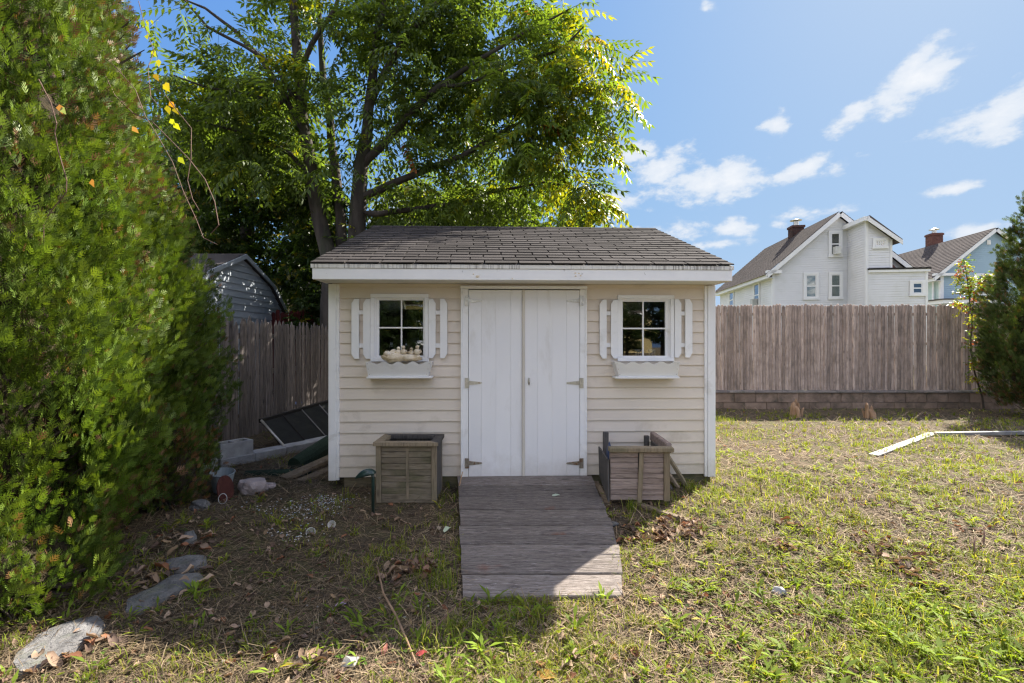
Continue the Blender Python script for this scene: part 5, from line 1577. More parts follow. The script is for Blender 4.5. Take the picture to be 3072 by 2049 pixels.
def conifer(root, axis_pts, prof, plumes, per, seed, green, brown, brown_fn, face_dir=None, size=.085, view_bias=.8, clump=.12):
    """axis_pts: list of (x,y) leaders relative to root; prof(z)->radius; plumes of sprays over the surface"""
    rg = np.random.default_rng(seed)
    zmax = prof['z'][-1]
    zs_t, rs_t = np.array(prof['z']), np.array(prof['r'])
    # sample heights by surface area
    zz = np.linspace(zs_t[0], zmax, 200); ww = np.interp(zz, zs_t, rs_t) + .05
    z = rg.choice(zz, plumes, p=ww / ww.sum()) + rg.uniform(-.03, .03, plumes)
    th = rg.uniform(-math.pi, math.pi, plumes)
    if face_dir is not None:
        f = rg.random(plumes) < view_bias
        th[f] = face_dir + rg.uniform(-1.9, 1.9, f.sum())
    r0 = np.interp(z, zs_t, rs_t)
    ax = np.array(axis_pts)[rg.integers(0, len(axis_pts), plumes)] if len(axis_pts) > 1 else np.tile(axis_pts, (plumes, 1))
    bump = np.array([mnoise.noise(Vector((math.cos(t) * 1.9, math.sin(t) * 1.9, q * 1.5 + seed))) * .28 + mnoise.noise(Vector((math.cos(t) * 5, math.sin(t) * 5, q * 3.6 + seed))) * .26 for t, q in zip(th, z)])
    rr = r0 * (1 + bump) + rg.uniform(-.14, .06, plumes)
    P0 = np.stack([ax[:, 0] + rr * np.cos(th), ax[:, 1] + rr * np.sin(th), z], 1)
    outd = np.stack([np.cos(th), np.sin(th), np.full(plumes, 1.35)], 1)
    outd = unit(outd + rg.normal(0, .22, (plumes, 3)))
    # sprays of every plume
    pos = np.repeat(P0, per, 0); od = np.repeat(outd, per, 0)
    K = plumes * per
    t = rg.uniform(-1.0, 1.0, K)[:, None]
    spread = rg.normal(0, 1, (K, 3)); spread -= od * (spread * od).sum(1, keepdims=True)
    pos = pos + od * t * clump * 1.5 + unit(spread) * (clump * (.95 - .6 * (t + 1) / 2)) * rg.random((K, 1)) ** .5
    d = unit(od + unit(spread) * rg.uniform(.1, .65, (K, 1)) + np.array([0, 0, .12]))
    upv = unit(np.stack([rg.normal(0, .55, K) , rg.normal(0, .55, K), np.full(K, .8)], 1) + unit(spread) * .9)
    X, Y, Z = axes(d, upv)
    s = size * rg.uniform(.65, 1.3, K)[:, None]
    pv = np.repeat(rg.uniform(.55, 1.45, plumes), per)
    depth = np.clip((t[:, 0] + 1) / 2, 0, 1)
    col = np.array(green)[None] * pv[:, None] * rg.uniform(.9, 1.1, (K, 1))
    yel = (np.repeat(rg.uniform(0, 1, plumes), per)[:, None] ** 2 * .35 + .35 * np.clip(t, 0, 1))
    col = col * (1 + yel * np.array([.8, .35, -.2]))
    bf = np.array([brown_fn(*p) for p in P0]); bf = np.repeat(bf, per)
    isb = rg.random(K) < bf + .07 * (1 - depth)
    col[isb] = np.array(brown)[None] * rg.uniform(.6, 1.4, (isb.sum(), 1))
    o = inst_mesh('foliage', FAN_V, FAN_F, pos, X * s, Y * s, Z * s, col, MAT['conifer'], root)
    return o

def conifer_core(root, leaders, zs_, rs_, mat='twig'):
    m = MB()
    for (x, y) in leaders:
        h = zs_[-1]
        m.tube([(x * .4, y * .4, -.1), (x * .7, y * .7, h * .3), (x, y, h * .7), (x, y, h * .97)], [.10, .08, .05, .01], 8)
    m.build('trunk', MAT['bark'], root)
    # inner framework of bare brown twigs
    rg = np.random.default_rng(5); b = MB()
    for i in range(420):
        x, y = leaders[rg.integers(0, len(leaders))]
        z = rg.uniform(zs_[0], zs_[-1] * .95); r = float(np.interp(z, zs_, rs_)) * rg.uniform(.75, .98); th = rg.uniform(0, 6.28)
        z0 = max(.05, z - r * .5)
        b.tube([(x, y, z0), (x + math.cos(th) * r * .5, y + math.sin(th) * r * .5, z0 + r * .1), (x + math.cos(th + .1) * r, y + math.sin(th + .1) * r, z)], [.014, .009, .003], 4, cap=False)
    b.build('inner_branches', MAT['twig'], root)
    # dense dead needles inside, so that no daylight passes through the middle
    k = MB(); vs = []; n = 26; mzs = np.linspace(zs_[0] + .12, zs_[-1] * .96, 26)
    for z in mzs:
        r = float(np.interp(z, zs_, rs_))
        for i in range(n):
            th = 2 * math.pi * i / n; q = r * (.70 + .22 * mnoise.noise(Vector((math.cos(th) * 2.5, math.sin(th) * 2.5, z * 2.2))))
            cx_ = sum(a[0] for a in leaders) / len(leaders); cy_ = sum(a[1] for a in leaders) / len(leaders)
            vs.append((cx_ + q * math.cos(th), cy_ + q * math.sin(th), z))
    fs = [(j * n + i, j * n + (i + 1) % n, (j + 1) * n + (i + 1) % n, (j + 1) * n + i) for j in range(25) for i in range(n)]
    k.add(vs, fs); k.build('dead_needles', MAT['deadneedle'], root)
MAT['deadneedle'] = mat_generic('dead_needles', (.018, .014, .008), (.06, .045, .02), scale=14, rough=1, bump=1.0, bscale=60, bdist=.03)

GREEN = (.088, .145, .022); BROWN = (.17, .095, .05)
def bfn(x, y, z):
    v = mnoise.noise(Vector((x * 1.1 + 4, y * 1.1, z * .9))) 
    b = max(0, v - .24) * 1.0
    b += max(0, (z - 2.3) / 3.0) * .65 * (1 if v > -.05 else .25)
    if z < .5: b += .35 * (1 - z / .5)
    return min(.75, b)
a1 = empty('arborvitae', 'tall sunlit arborvitae nearest the grey fence, brown patches near its top', 'conifer', (-3.74, 4.0, gz(-3.7, 4.0)))
prof1 = {'z': [.05, .35, .8, 1.4, 2.1, 2.9, 3.6, 4.3, 5.0, 5.6, 5.9], 'r': [.66, .80, .88, .88, .74, .57, .46, .38, .28, .14, .04]}
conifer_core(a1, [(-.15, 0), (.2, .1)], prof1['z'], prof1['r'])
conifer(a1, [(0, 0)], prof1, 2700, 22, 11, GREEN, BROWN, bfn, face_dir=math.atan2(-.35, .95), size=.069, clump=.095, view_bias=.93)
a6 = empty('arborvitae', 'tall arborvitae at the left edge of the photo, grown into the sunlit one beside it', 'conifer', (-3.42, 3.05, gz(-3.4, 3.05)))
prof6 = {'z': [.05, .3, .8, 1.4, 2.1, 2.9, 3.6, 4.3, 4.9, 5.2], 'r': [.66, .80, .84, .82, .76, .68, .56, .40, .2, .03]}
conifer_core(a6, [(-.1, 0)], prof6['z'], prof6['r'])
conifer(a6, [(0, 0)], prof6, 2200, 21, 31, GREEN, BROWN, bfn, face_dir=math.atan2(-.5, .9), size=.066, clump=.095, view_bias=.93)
# low skirt sprays creeping out at the bottom left
rg = np.random.default_rng(3)
a2 = empty('arborvitae', 'darker shorter arborvitae in the shade just behind the tall one', 'conifer', (-3.66, 4.82, gz(-3.6, 4.8)))
prof2 = {'z': [.05, .4, .9, 1.3, 1.8, 2.4, 3.0, 3.3], 'r': [.40, .54, .60, .58, .48, .32, .15, .03]}
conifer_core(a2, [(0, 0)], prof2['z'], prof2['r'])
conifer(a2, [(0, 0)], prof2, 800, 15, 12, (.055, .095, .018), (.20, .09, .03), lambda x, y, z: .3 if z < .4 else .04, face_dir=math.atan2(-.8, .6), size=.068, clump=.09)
a3 = empty('arborvitae', 'small low arborvitae clump with orange brown tips at the foot of the tall one', 'conifer', (-2.88, 4.0, gz(-2.9, 4.0)))
prof3 = {'z': [.03, .2, .42, .62, .74], 'r': [.22, .27, .24, .14, .04]}
conifer_core(a3, [(0, 0)], prof3['z'], prof3['r'])
conifer(a3, [(0, 0)], prof3, 170, 20, 14, (.065, .10, .02), (.19, .09, .04), lambda x, y, z: .22, size=.055, clump=.07)
a5 = empty('arborvitae', 'low arborvitae seedling clump at the left edge in front of the tall one', 'conifer', (-2.82, 2.62, gz(-2.9, 2.62)))
prof5 = {'z': [.02, .12, .24, .34, .40], 'r': [.42, .50, .42, .24, .04]}
conifer_core(a5, [(0, 0)], prof5['z'], prof5['r'])
conifer(a5, [(0, 0)], prof5, 200, 20, 15, (.08, .13, .02), (.18, .10, .045), lambda x, y, z: .04, size=.055, clump=.07)
# right hand conifer
a4 = empty('arborvitae', 'tall dark arborvitae with two pointed tops at the right edge of the yard', 'conifer', (10.1, 9.15, gz(9.7, 9.1)))
prof4 = {'z': [.25, .5, .9, 1.5, 2.2, 2.8, 3.3, 3.8, 4.2], 'r': [.35, .52, .62, .62, .52, .38, .26, .13, .02]}
conifer_core(a4, [(-.2, 0), (.4, .1)], prof4['z'], prof4['r'])
conifer(a4, [(-.30, 0), (.36, .05)], prof4, 2200, 11, 21, (.055, .088, .025), (.14, .08, .035), lambda x, y, z: .45 if z < .6 else .05, face_dir=math.atan2(-.7, -.7), size=.10, clump=.08, view_bias=.9)

# =================================================================== BROADLEAF TREES
def leaf_quad(vs, fs, p, d, n, L, w, fold=.18, droop=.0):
    """pointed leaf: two folded halves, each a quad with a degenerate-free outline"""
    d = unit(np.array(d, float)); n = unit(np.array(n, float)); s = np.cross(d, n)
    b = len(vs); p = np.array(p, float)
    q = [p, p + d * L * .4 + s * w + n * w * fold, p + d * L - n * droop * L, p + d * L * .4 - s * w + n * w * fold]
    for a in q: vs.append(tuple(a))
    fs.append((b, b + 1, b + 2, b + 3))

def frond_template(seed, pairs=6, hang=.55):
    """compound leaf: a bent stalk with leaflets hanging from it in pairs; unit length along +Y, +Z up"""
    rg = np.random.default_rng(seed); vs, fs = [], []
    def stalk(t): return np.array([0.0, t, .10 * math.sin(t * 2.6) - .28 * t * t])
    prev = stalk(0)
    for t in (.5, 1.0):
        c = stalk(t); b = len(vs); w = .008
        vs.extend([tuple(prev + (-w, 0, 0)), tuple(prev + (w, 0, 0)), tuple(c + (w * .6, 0, 0)), tuple(c + (-w * .6, 0, 0))]); fs.append((b, b + 1, b + 2, b + 3)); prev = c
    for k in range(pairs):
        t = .22 + .74 * k / (pairs - 1)
        p = stalk(t); L = .26 * (1 - .25 * abs(t - .55)) * rg.uniform(.85, 1.1)
        for s in (-1, 1):
            h = hang * rg.uniform(.6, 1.5)
            d = np.array([s * .85, .38 + .25 * t, -h])
            leaf_quad(vs, fs, p, d, (s * .3 * h, 0.1, 1), L, .046, .2, .12)
    leaf_quad(vs, fs, stalk(1.0), (rg.uniform(-.2, .2), 1, -.5), (0, .3, 1), .22, .046)
    return np.array(vs), np.array(fs)

def spray_template(seed, n=9, L=.36, w=.13):
    """short twig end with simple leaves"""
    rg = np.random.default_rng(seed); vs, fs = [], []
    for k in range(n):
        t = .1 + .9 * k / (n - 1)
        a = rg.uniform(0, 6.28)
        d = np.array([math.cos(a) * .9, .45, math.sin(a) * .45 - .35])
        leaf_quad(vs, fs, (0, t, 0), d, (rg.normal(0, .4), rg.normal(0, .4), 1), L * rg.uniform(.75, 1.2), w * rg.uniform(.8, 1.2), .2, .1)
    return np.array(vs), np.array(fs)

class Skeleton:
    def __init__(s): s.p = []; s.par = []; s.fix = []
    def path(s, pts, radii=None, join=None, step=.22):
        prev = join
        if join is None:
            s.p.append(Vector(pts[0])); s.par.append(-1); s.fix.append(radii[0]); prev = len(s.p) - 1
        first = Vector(pts[0]) if join is None else s.p[join]
        chain = [first] + [Vector(q) for q in (pts[1:] if join is None else pts)]
        rr = list(radii) if radii is not None else None
        if rr is not None and join is not None: rr = [rr[0]] + rr
        ids = []
        for i in range(len(chain) - 1):
            a, b = chain[i], chain[i + 1]; n = max(1, int((b - a).length / step))
            for k in range(1, n + 1):
                t = k / n; q = a.lerp(b, t)
                q = q + Vector((mnoise.noise(q * 1.3), mnoise.noise(q * 1.3 + Vector((9, 0, 0))), mnoise.noise(q * 1.3 + Vector((0, 9, 0))))) * .05
                s.p.append(q); s.par.append(prev); prev = len(s.p) - 1
                s.fix.append(None if rr is None else rr[i] + (rr[i + 1] - rr[i]) * t)
                ids.append(prev)
        return ids
    def near(s, q):
        A = np.array([tuple(v) for v in s.p]); return int(np.argmin(((A - np.array(q)) ** 2).sum(1)))
    def grow(s, targets, sag=.10, step=.22, outbias=.0):
        A = np.array([tuple(v) for v in s.p]); T = np.array(targets)
        d0 = np.array([((A - t) ** 2).sum(1).min() for t in T])
        cap = len(s.p) + len(T) * 14
        buf = np.zeros((cap, 3)); buf[:len(A)] = A; n = len(A)
        tips = []
        for i in np.argsort(d0):
            t = T[i]; dd = ((buf[:n] - t) ** 2).sum(1); j = int(np.argmin(dd)); D = math.sqrt(dd[j])
            base = s.p[j]; tv = Vector(t); m = max(1, int(D / step)); prev = j
            # leave along the parent's own heading at first
            par = s.par[j]; head = (s.p[j] - s.p[par]).normalized() if par >= 0 else Vector((0, 0, 1))
            ctrl = base + head * D * .45 + Vector((0, 0, D * sag))
            for k in range(1, m + 1):
                u = k / m; q = base * (1 - u) ** 2 + ctrl * 2 * u * (1 - u) + tv * u * u
                if n >= cap: break
                s.p.append(q); s.par.append(prev); s.fix.append(None); buf[n] = tuple(q); prev = n; n += 1
            tips.append((prev, i))
        return tips
    def radii(s, tip=.0035, expo=.47):
        cnt = np.zeros(len(s.p)); ch = np.zeros(len(s.p), int)
        for i in range(len(s.p)):
            if s.par[i] >= 0: ch[s.par[i]] += 1
        for i in range(len(s.p) - 1, -1, -1):
            if cnt[i] == 0: cnt[i] = 1
            if s.par[i] >= 0: cnt[s.par[i]] += cnt[i] if ch[s.par[i]] > 1 or cnt[s.par[i]] == 0 else cnt[i]
        r = tip * cnt ** expo
        for i, f in enumerate(s.fix):
            if f is not None: r[i] = f
        for i in range(len(s.p)):
            if s.par[i] >= 0: r[i] = min(r[i], r[s.par[i]])
        s.r = r; return r
    def mesh(s, root, split=.05):
        """thick wood becomes 'trunk', the rest 'branches'"""
        for nm, lo, hi, sides in (('trunk', split, 9, 10), ('branches', 0, split, 5)):
            m = MB()
            for i in range(len(s.p)):
                j = s.par[i]
                if j < 0 or not (lo <= s.r[i] < hi): continue
                a, b = s.p[j], s.p[i]
                if (b - a).length < 1e-4: continue
                d = (b - a).normalized(); 
                g = s.par[j]; d0 = (a - s.p[g]).normalized() if g >= 0 else d
                e = d0.orthogonal() if False else (Vector((.3, .9, .1)) - d * d.dot(Vector((.3, .9, .1)))).normalized(); f = d.cross(e)
                e0 = (Vector((.3, .9, .1)) - d0 * d0.dot(Vector((.3, .9, .1)))).normalized(); f0 = d0.cross(e0)
                base = len(m.v)
                ra = min(s.r[j], s.r[i] * 1.35)
                for k in range(sides):
                    th = 2 * math.pi * k / sides; wob = 1 + (.10 * mnoise.noise(Vector((k * 1.7, a.x * 2, a.z * 1.2))) if sides > 6 else 0)
                    m.v.append(tuple(a - d * ra * .2 + (e0 * math.cos(th) + f0 * math.sin(th)) * ra * wob))
                for k in range(sides):
                    th = 2 * math.pi * k / sides; wob = 1 + (.10 * mnoise.noise(Vector((k * 1.7, b.x * 2, b.z * 1.2))) if sides > 6 else 0)
                    m.v.append(tuple(b + (e * math.cos(th) + f * math.sin(th)) * s.r[i] * wob))
                for k in range(sides):
                    m.f.append((base + k, base + (k + 1) % sides, base + sides + (k + 1) % sides, base + sides + k))
            if m.f:
                off = root.location
                m.v = [(x - off.x, y - off.y, z - off.z) for (x, y, z) in m.v]
                m.build(nm, MAT['bark'], root, smooth=True, recalc=False)

def d2f(x, y): return x * 1.30668, y * 1.30668      # 2351-wide view -> photo pixels
def PD(x, y, D): return P(*d2f(x, y), D)
def PT(x, y, D): return PD(x, y, 9.9 + (D - 8.9) * .45)      # the big tree stands a little further back

# ---- the big compound-leaved tree behind the shed
tA = empty('walnut_tree', 'large many stemmed tree with feathery green leaves and backlit yellow coloured in at the right side behind the shed', 'tree', (-3.45, 9.9, 0))
sk = Skeleton()
b1 = sk.path([V(-3.72, 9.9, -.1), PT(756, 600, 8.9), PT(738, 520, 8.85), PT(714, 400, 8.8), PT(700, 300, 8.7), PT(688, 170, 8.6), PT(676, 60, 8.5), PT(668, -80, 8.4), PT(690, -260, 8.3)],
             [.18, .165, .15, .135, .115, .10, .08, .06, .03])
b2 = sk.path([V(-3.18, 9.8, -.1), PT(812, 600, 8.7), PT(818, 520, 8.65), PT(826, 420, 8.55), PT(838, 330, 8.45), PT(850, 220, 8.3), PT(862, 100, 8.1), PT(890, -40, 7.9), PT(930, -220, 7.7)],
             [.20, .19, .175, .15, .12, .095, .075, .055, .03])
b3 = sk.path([V(-3.45, 10.05, -.1), PT(780, 600, 9.2), PT(782, 500, 9.3), PT(768, 400, 9.4), PT(760, 300, 9.6), PT(742, 180, 9.8), PT(730, 40, 9.9), PT(720, -150, 10)], [.13, .12, .11, .10, .085, .07, .05, .03])
def limb(frm, pts, r, fork=None):
    j = sk.near(frm); return sk.path(pts, list(np.linspace(r, .014, len(pts))), join=j)
limb(PT(832, 380, 8.5), [PT(880, 330, 8.3), PT(935, 265, 8.0), PT(1010, 195, 7.6), PT(1110, 130, 7.1), PT(1210, 75, 6.8), PT(1310, 20, 6.6)], .085)
limb(PT(824, 470, 8.6), [PT(880, 435, 8.4), PT(960, 400, 8.1), PT(1060, 360, 7.7), PT(1160, 300, 7.3), PT(1280, 235, 7.0), PT(1400, 190, 6.8)], .075)
limb(PT(820, 500, 8.65), [PT(872, 490, 8.5), PT(940, 482, 8.5), PT(1030, 470, 8.3), PT(1130, 440, 8.0), PT(1250, 420, 7.6), PT(1360, 440, 7.3)], .06)
limb(PT(846, 250, 8.35), [PT(880, 170, 8.1), PT(930, 90, 7.8), PT(1000, 10, 7.4), PT(1080, -80, 7.1), PT(1150, -190, 6.9)], .07)
limb(PT(1010, 195, 7.6), [PT(1080, 190, 7.4), PT(1180, 150, 7.0), PT(1290, 110, 6.7), PT(1340, 60, 6.5)], .04)
limb(PT(698, 300, 8.7), [PT(650, 210, 8.5), PT(595, 130, 8.3), PT(540, 70, 8.1), PT(470, 20, 7.9), PT(400, -10, 7.8)], .06)
limb(PT(694, 250, 8.65), [PT(640, 160, 8.2), PT(560, 105, 8.0), PT(480, 65, 7.8), PT(430, 10, 7.6), PT(395, -30, 7.5)], .04)
limb(PT(688, 170, 8.6), [PT(720, 100, 8.4), PT(770, 20, 8.1), PT(800, -80, 7.9), PT(820, -200, 7.7)], .05)
limb(PT(714, 400, 8.8), [PT(660, 350, 8.6), PT(590, 310, 8.4), PT(510, 290, 8.2), PT(430, 270, 8.0)], .045)
limb(PT(690, 200, 8.6), [PT(640, 240, 8.3), PT(560, 215, 8.0), PT(480, 200, 7.9), PT(400, 175, 7.8)], .04)

# where the leaves are: a photo-plane outline and depth ranges of this tree's crown
def in_poly(x, y, poly):
    c = False; n = len(poly)
    for i in range(n):
        x1, y1 = poly[i]; x2, y2 = poly[(i + 1) % n]
        if (y1 > y) != (y2 > y) and x < (x2 - x1) * (y - y1) / (y2 - y1) + x1: c = not c
    return c
CROWN = [(590, -300), (1180, -260), (1270, -80), (1320, -10), (1345, 45), (1300, 90), (1335, 120), (1395, 95), (1415, 140), (1470, 150), (1465, 185), (1455, 235), (1440, 265), (1410, 262), (1400, 300), (1430, 312),
         (1425, 345), (1395, 372), (1370, 395), (1395, 425), (1375, 450), (1430, 480), (1440, 500), (1380, 512), (1250, 505), (1100, 500), (980, 490), (900, 470), (820, 430), (700, 430), (560, 420), (440, 360), (380, 260), (350, 190), (400, 150),
         (450, 165), (520, 150), (585, 110), (560, 40), (590, -20)]
def crown_density(x, y):
    d = 1.0
    if x > 930 and y > 400: d = .75
    if x < 640 and y < 150: d = .25
    if 640 <= x < 860 and y < 300: d = .5
    if 860 < x < 1000 and 330 < y < 430: d = .38
    if 720 < x < 900 and y > 300: d = .3
    d *= .55 + .9 * (mnoise.noise(Vector((x * .009, y * .009, 3))) + .35)
    return d
rg = np.random.default_rng(42)
targets = []
while len(targets) < 760:
    x, y = rg.uniform(330, 1500), rg.uniform(-300, 515)
    if not in_poly(x if x < 1250 else 1250 + (x - 1250) * 1.28, y, CROWN) or rg.random() > crown_density(x, y): continue
    c = 8.6
    D = c + rg.normal(0, 1.0)
    if x > 1150 and (y > 270 or x < 1380) and y > 120: D = rg.uniform(4.6, 8.0)       # low boughs that lean over the shed
    if y > 370 and 860 < x < 1320: D = rg.uniform(6.5, 14.5)
    D = min(max(D, 4.4), 14.5)
    if y < -20 and (D < 8.0 or x > 1150): continue
    targets.append(tuple(PT(x, y, D)))
# a few hand-set boughs reaching out at the right rim
for (x, y, D) in ((1448, 155, 6.5), (1430, 200, 6.5), (1435, 240, 6.6), (1315, 30, 6.5), (1315, 70, 6.4), (1395, 115, 6.6), (1370, 125, 6.7), (1410, 315, 6.8), (1395, 345, 6.7), (1410, 492, 7.0), (1380, 495, 6.9), (1365, 430, 7.0), (1420, 262, 6.6), (1330, 100, 6.5), (1340, 5, 6.5),
                  (460, 60, 7.8), (405, 20, 7.6), (390, 200, 7.8), (350, 180, 7.8), (420, 120, 7.9), (540, 130, 8.1), (500, 110, 8), (575, 60, 8.2), (345, 60, 7.5)):
    targets.append(tuple(PT(x, y, D)))
for k in range(150): targets.append(tuple(PD(rg.uniform(850, 1180), rg.uniform(420, 640), rg.uniform(9.3, 12.0))))     # low boughs added behind the shed roof to shade the grey shed and fence
tips = sk.grow(targets)
sk.radii()
sk.mesh(tA, split=.035)
def put_fronds(sk, tips, targets, per, size, templates, colfn, mat, root, seed, spread=.30, name='leaves', droop=-.15):
    rg = np.random.default_rng(seed)
    nt = len(templates)
    acc = [[] for _ in range(nt)]
    for (ti, i) in tips:
        n = per if isinstance(per, int) else per(targets[i], rg)
        tip = sk.p[ti]; par = sk.p[sk.par[ti]] if sk.par[ti] >= 0 else tip; gp = sk.p[sk.par[sk.par[ti]]] if sk.par[ti] >= 0 and sk.par[sk.par[ti]] >= 0 else par
        head = (tip - gp).normalized() if (tip - gp).length > 1e-5 else Vector((0, 0, 1))
        for k in range(n):
            u = rg.random()
            b = tip.lerp(gp, u * .9)
            a = rg.uniform(0, 6.28)
            d = Vector((math.cos(a), math.sin(a), rg.normal(droop, .3))) * .9 + head * (.9 if k == 0 else .45)
            acc[(k + i) % nt].append((tuple(b), tuple(d.normalized()), rg.uniform(.75, 1.2) * size, colfn(b, rg), (rg.normal(0, .35), rg.normal(0, .35), 1.0)))
    off = np.array(root.location)
    parts_ = []
    for t_, lst in zip(templates, acc):
        if not lst: continue
        pos = np.array([l[0] for l in lst]) - off; d = np.array([l[1] for l in lst]); s = np.array([l[2] for l in lst])[:, None]
        col = np.array([l[3] for l in lst]); up = np.array([l[4] for l in lst])
        X, Y, Z = axes(d, unit(up)); parts_.append((t_, pos, X * s, Y * s, Z * s, col))
    # merge the variants into one object
    objs = [inst_mesh(name, t_[0], t_[1], p_, X, Y, Z, c_, mat, None) for (t_, p_, X, Y, Z, c_) in parts_]
    if len(objs) > 1:
        for o in bpy.context.view_layer.objects: o.select_set(False)
        for o in objs: o.select_set(True)
        bpy.context.view_layer.objects.active = objs[0]
        bpy.ops.object.join()
    objs[0].parent = root; objs[0].name = name
    return objs[0]
def walnut_col(p, rg):
    # backlit glow of the right rim put into the leaf colour as yellow
    x = p.x / p.y
    y = min(1, max(0, (x + .02) / .24)) * .60 + .04
    if rg.random() < y * rg.uniform(.4, 1.1): c = np.array([.29, .29, .02]) * rg.uniform(.6, 1.1)
    else: c = (np.array([.10, .15, .026]) if x > .02 else np.array([.095, .138, .034])) * rg.uniform(.6, 1.35)
    if x > .08 and rg.random() < .01: c = np.array([.38, .24, .02])
    if rg.random() < .001: c = np.array([.28, .09, .02])
    return c
def per_fn(t, rg):
    return int(rg.integers(4, 7))
FR = [frond_template(s, pairs=6, hang=h) for s, h in ((1, .35), (2, .7), (3, 1.0))]
put_fronds(sk, tips, targets, per_fn, .64, FR, walnut_col, MAT['leaf'], tA, 77)

# ---- darker trees beyond the fence
def broadleaf(name, label, base, trunk_pts, radii, n_t, sampler, per, size, colfn, seed, tmpl, group=None, split=.035):
    root = empty(name, label, 'tree', base, group=group)
    s_ = Skeleton(); s_.path(trunk_pts, radii)
    rg = np.random.default_rng(seed); T = []
    while len(T) < n_t:
        q = sampler(rg)
        if q is not None: T.append(tuple(q))
    tp = s_.grow(T); s_.radii(); s_.mesh(root, split)
    put_fronds(s_, tp, T, per, size, tmpl, colfn, MAT['leaf'], root, seed + 1)
    return root
SP = [spray_template(s) for s in (4, 5)]
def img_sampler(x0, x1, y0, y1, D0, D1, keep=None):
    def f(rg):
        x, y = rg.uniform(x0, x1), rg.uniform(y0, y1)
        if keep is not None and not keep(x, y, rg): return None
        return PD(x, y, rg.uniform(D0, D1))
    return f
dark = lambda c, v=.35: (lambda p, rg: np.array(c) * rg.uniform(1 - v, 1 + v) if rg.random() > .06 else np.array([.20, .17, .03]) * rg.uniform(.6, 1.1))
def el(cx_, cy_, rx, ry, nz_=.25):
    return lambda x, y, rg: ((x - cx_) / rx) ** 2 + ((y - cy_) / ry) ** 2 < 1 + nz_ * mnoise.noise(Vector((x * .02, y * .02, cx_)))
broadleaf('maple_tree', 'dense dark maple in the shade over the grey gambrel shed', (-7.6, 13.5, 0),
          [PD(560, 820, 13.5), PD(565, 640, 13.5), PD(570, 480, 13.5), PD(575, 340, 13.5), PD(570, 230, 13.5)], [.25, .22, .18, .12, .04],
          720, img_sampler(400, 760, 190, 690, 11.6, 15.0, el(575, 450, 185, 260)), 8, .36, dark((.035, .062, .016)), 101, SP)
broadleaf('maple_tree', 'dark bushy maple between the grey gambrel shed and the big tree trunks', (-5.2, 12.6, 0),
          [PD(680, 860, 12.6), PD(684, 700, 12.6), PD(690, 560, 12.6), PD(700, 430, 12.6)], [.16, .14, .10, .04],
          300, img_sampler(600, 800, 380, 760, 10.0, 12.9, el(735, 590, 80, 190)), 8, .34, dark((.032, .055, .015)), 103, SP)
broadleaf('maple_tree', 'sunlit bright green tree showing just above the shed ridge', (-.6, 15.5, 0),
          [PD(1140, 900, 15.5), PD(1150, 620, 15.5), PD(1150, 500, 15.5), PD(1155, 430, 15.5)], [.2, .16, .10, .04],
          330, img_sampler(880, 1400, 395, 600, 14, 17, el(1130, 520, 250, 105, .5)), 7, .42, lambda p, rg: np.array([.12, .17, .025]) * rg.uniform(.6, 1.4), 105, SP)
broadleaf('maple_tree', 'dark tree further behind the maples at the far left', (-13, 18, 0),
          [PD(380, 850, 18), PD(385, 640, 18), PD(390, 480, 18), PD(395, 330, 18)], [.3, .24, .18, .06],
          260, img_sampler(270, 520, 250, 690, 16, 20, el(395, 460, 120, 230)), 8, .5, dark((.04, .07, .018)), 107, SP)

# ---- autumn shrub in front of the stockade fence
sb = empty('autumn_shrub', 'slender shrub with yellow and red autumn leaves between the fence and the right conifer', 'shrub', (9.1, 10.0, 0))
s_ = Skeleton()
z5 = lambda x, y, D: P(2550 + x / 1.7414, 550 + y / 1.7414, D)
base = z5(700, 1130, 10.05); base.z = 0
s_.path([base, z5(650, 980, 10.0), z5(635, 800, 9.95), z5(640, 680, 9.95), z5(620, 560, 9.95), z5(595, 420, 9.95), z5(590, 395, 9.95)], [.02, .016, .013, .011, .009, .006, .004])
s_.path([z5(660, 560, 9.95), z5(700, 510, 9.95)], [.006, .004], join=s_.near(z5(640, 660, 9.95)))
rg = np.random.default_rng(9); T = []
for (x, y, rx, ry, n) in ((590, 410, 28, 28, 12), (585, 470, 38, 22, 14), (610, 530, 60, 45, 34), (700, 510, 40, 40, 26), (640, 600, 90, 50, 44), (590, 650, 30, 35, 10), (650, 720, 20, 50, 12), (640, 830, 22, 30, 8), (645, 940, 26, 40, 12), (650, 1020, 22, 25, 8), (690, 1050, 20, 30, 6)):
    for k in range(n): T.append(tuple(z5(x + rg.uniform(-rx, rx), y + rg.uniform(-ry, ry), 9.95 + rg.uniform(-.15, .15))))
tp = s_.grow(T); s_.radii(.002); s_.mesh(sb, .05)
def shrubcol(p, rg):
    r = rg.random()
    if r < .16: return np.array([.34, .08, .04]) * rg.uniform(.6, 1.1)
    if r < .65: return np.array([.34, .33, .05]) * rg.uniform(.6, 1.1)
    return np.array([.12, .19, .035]) * rg.uniform(.7, 1.3)
put_fronds(s_, tp, T, 2, .13, SP, shrubcol, MAT['leaf'], sb, 11)

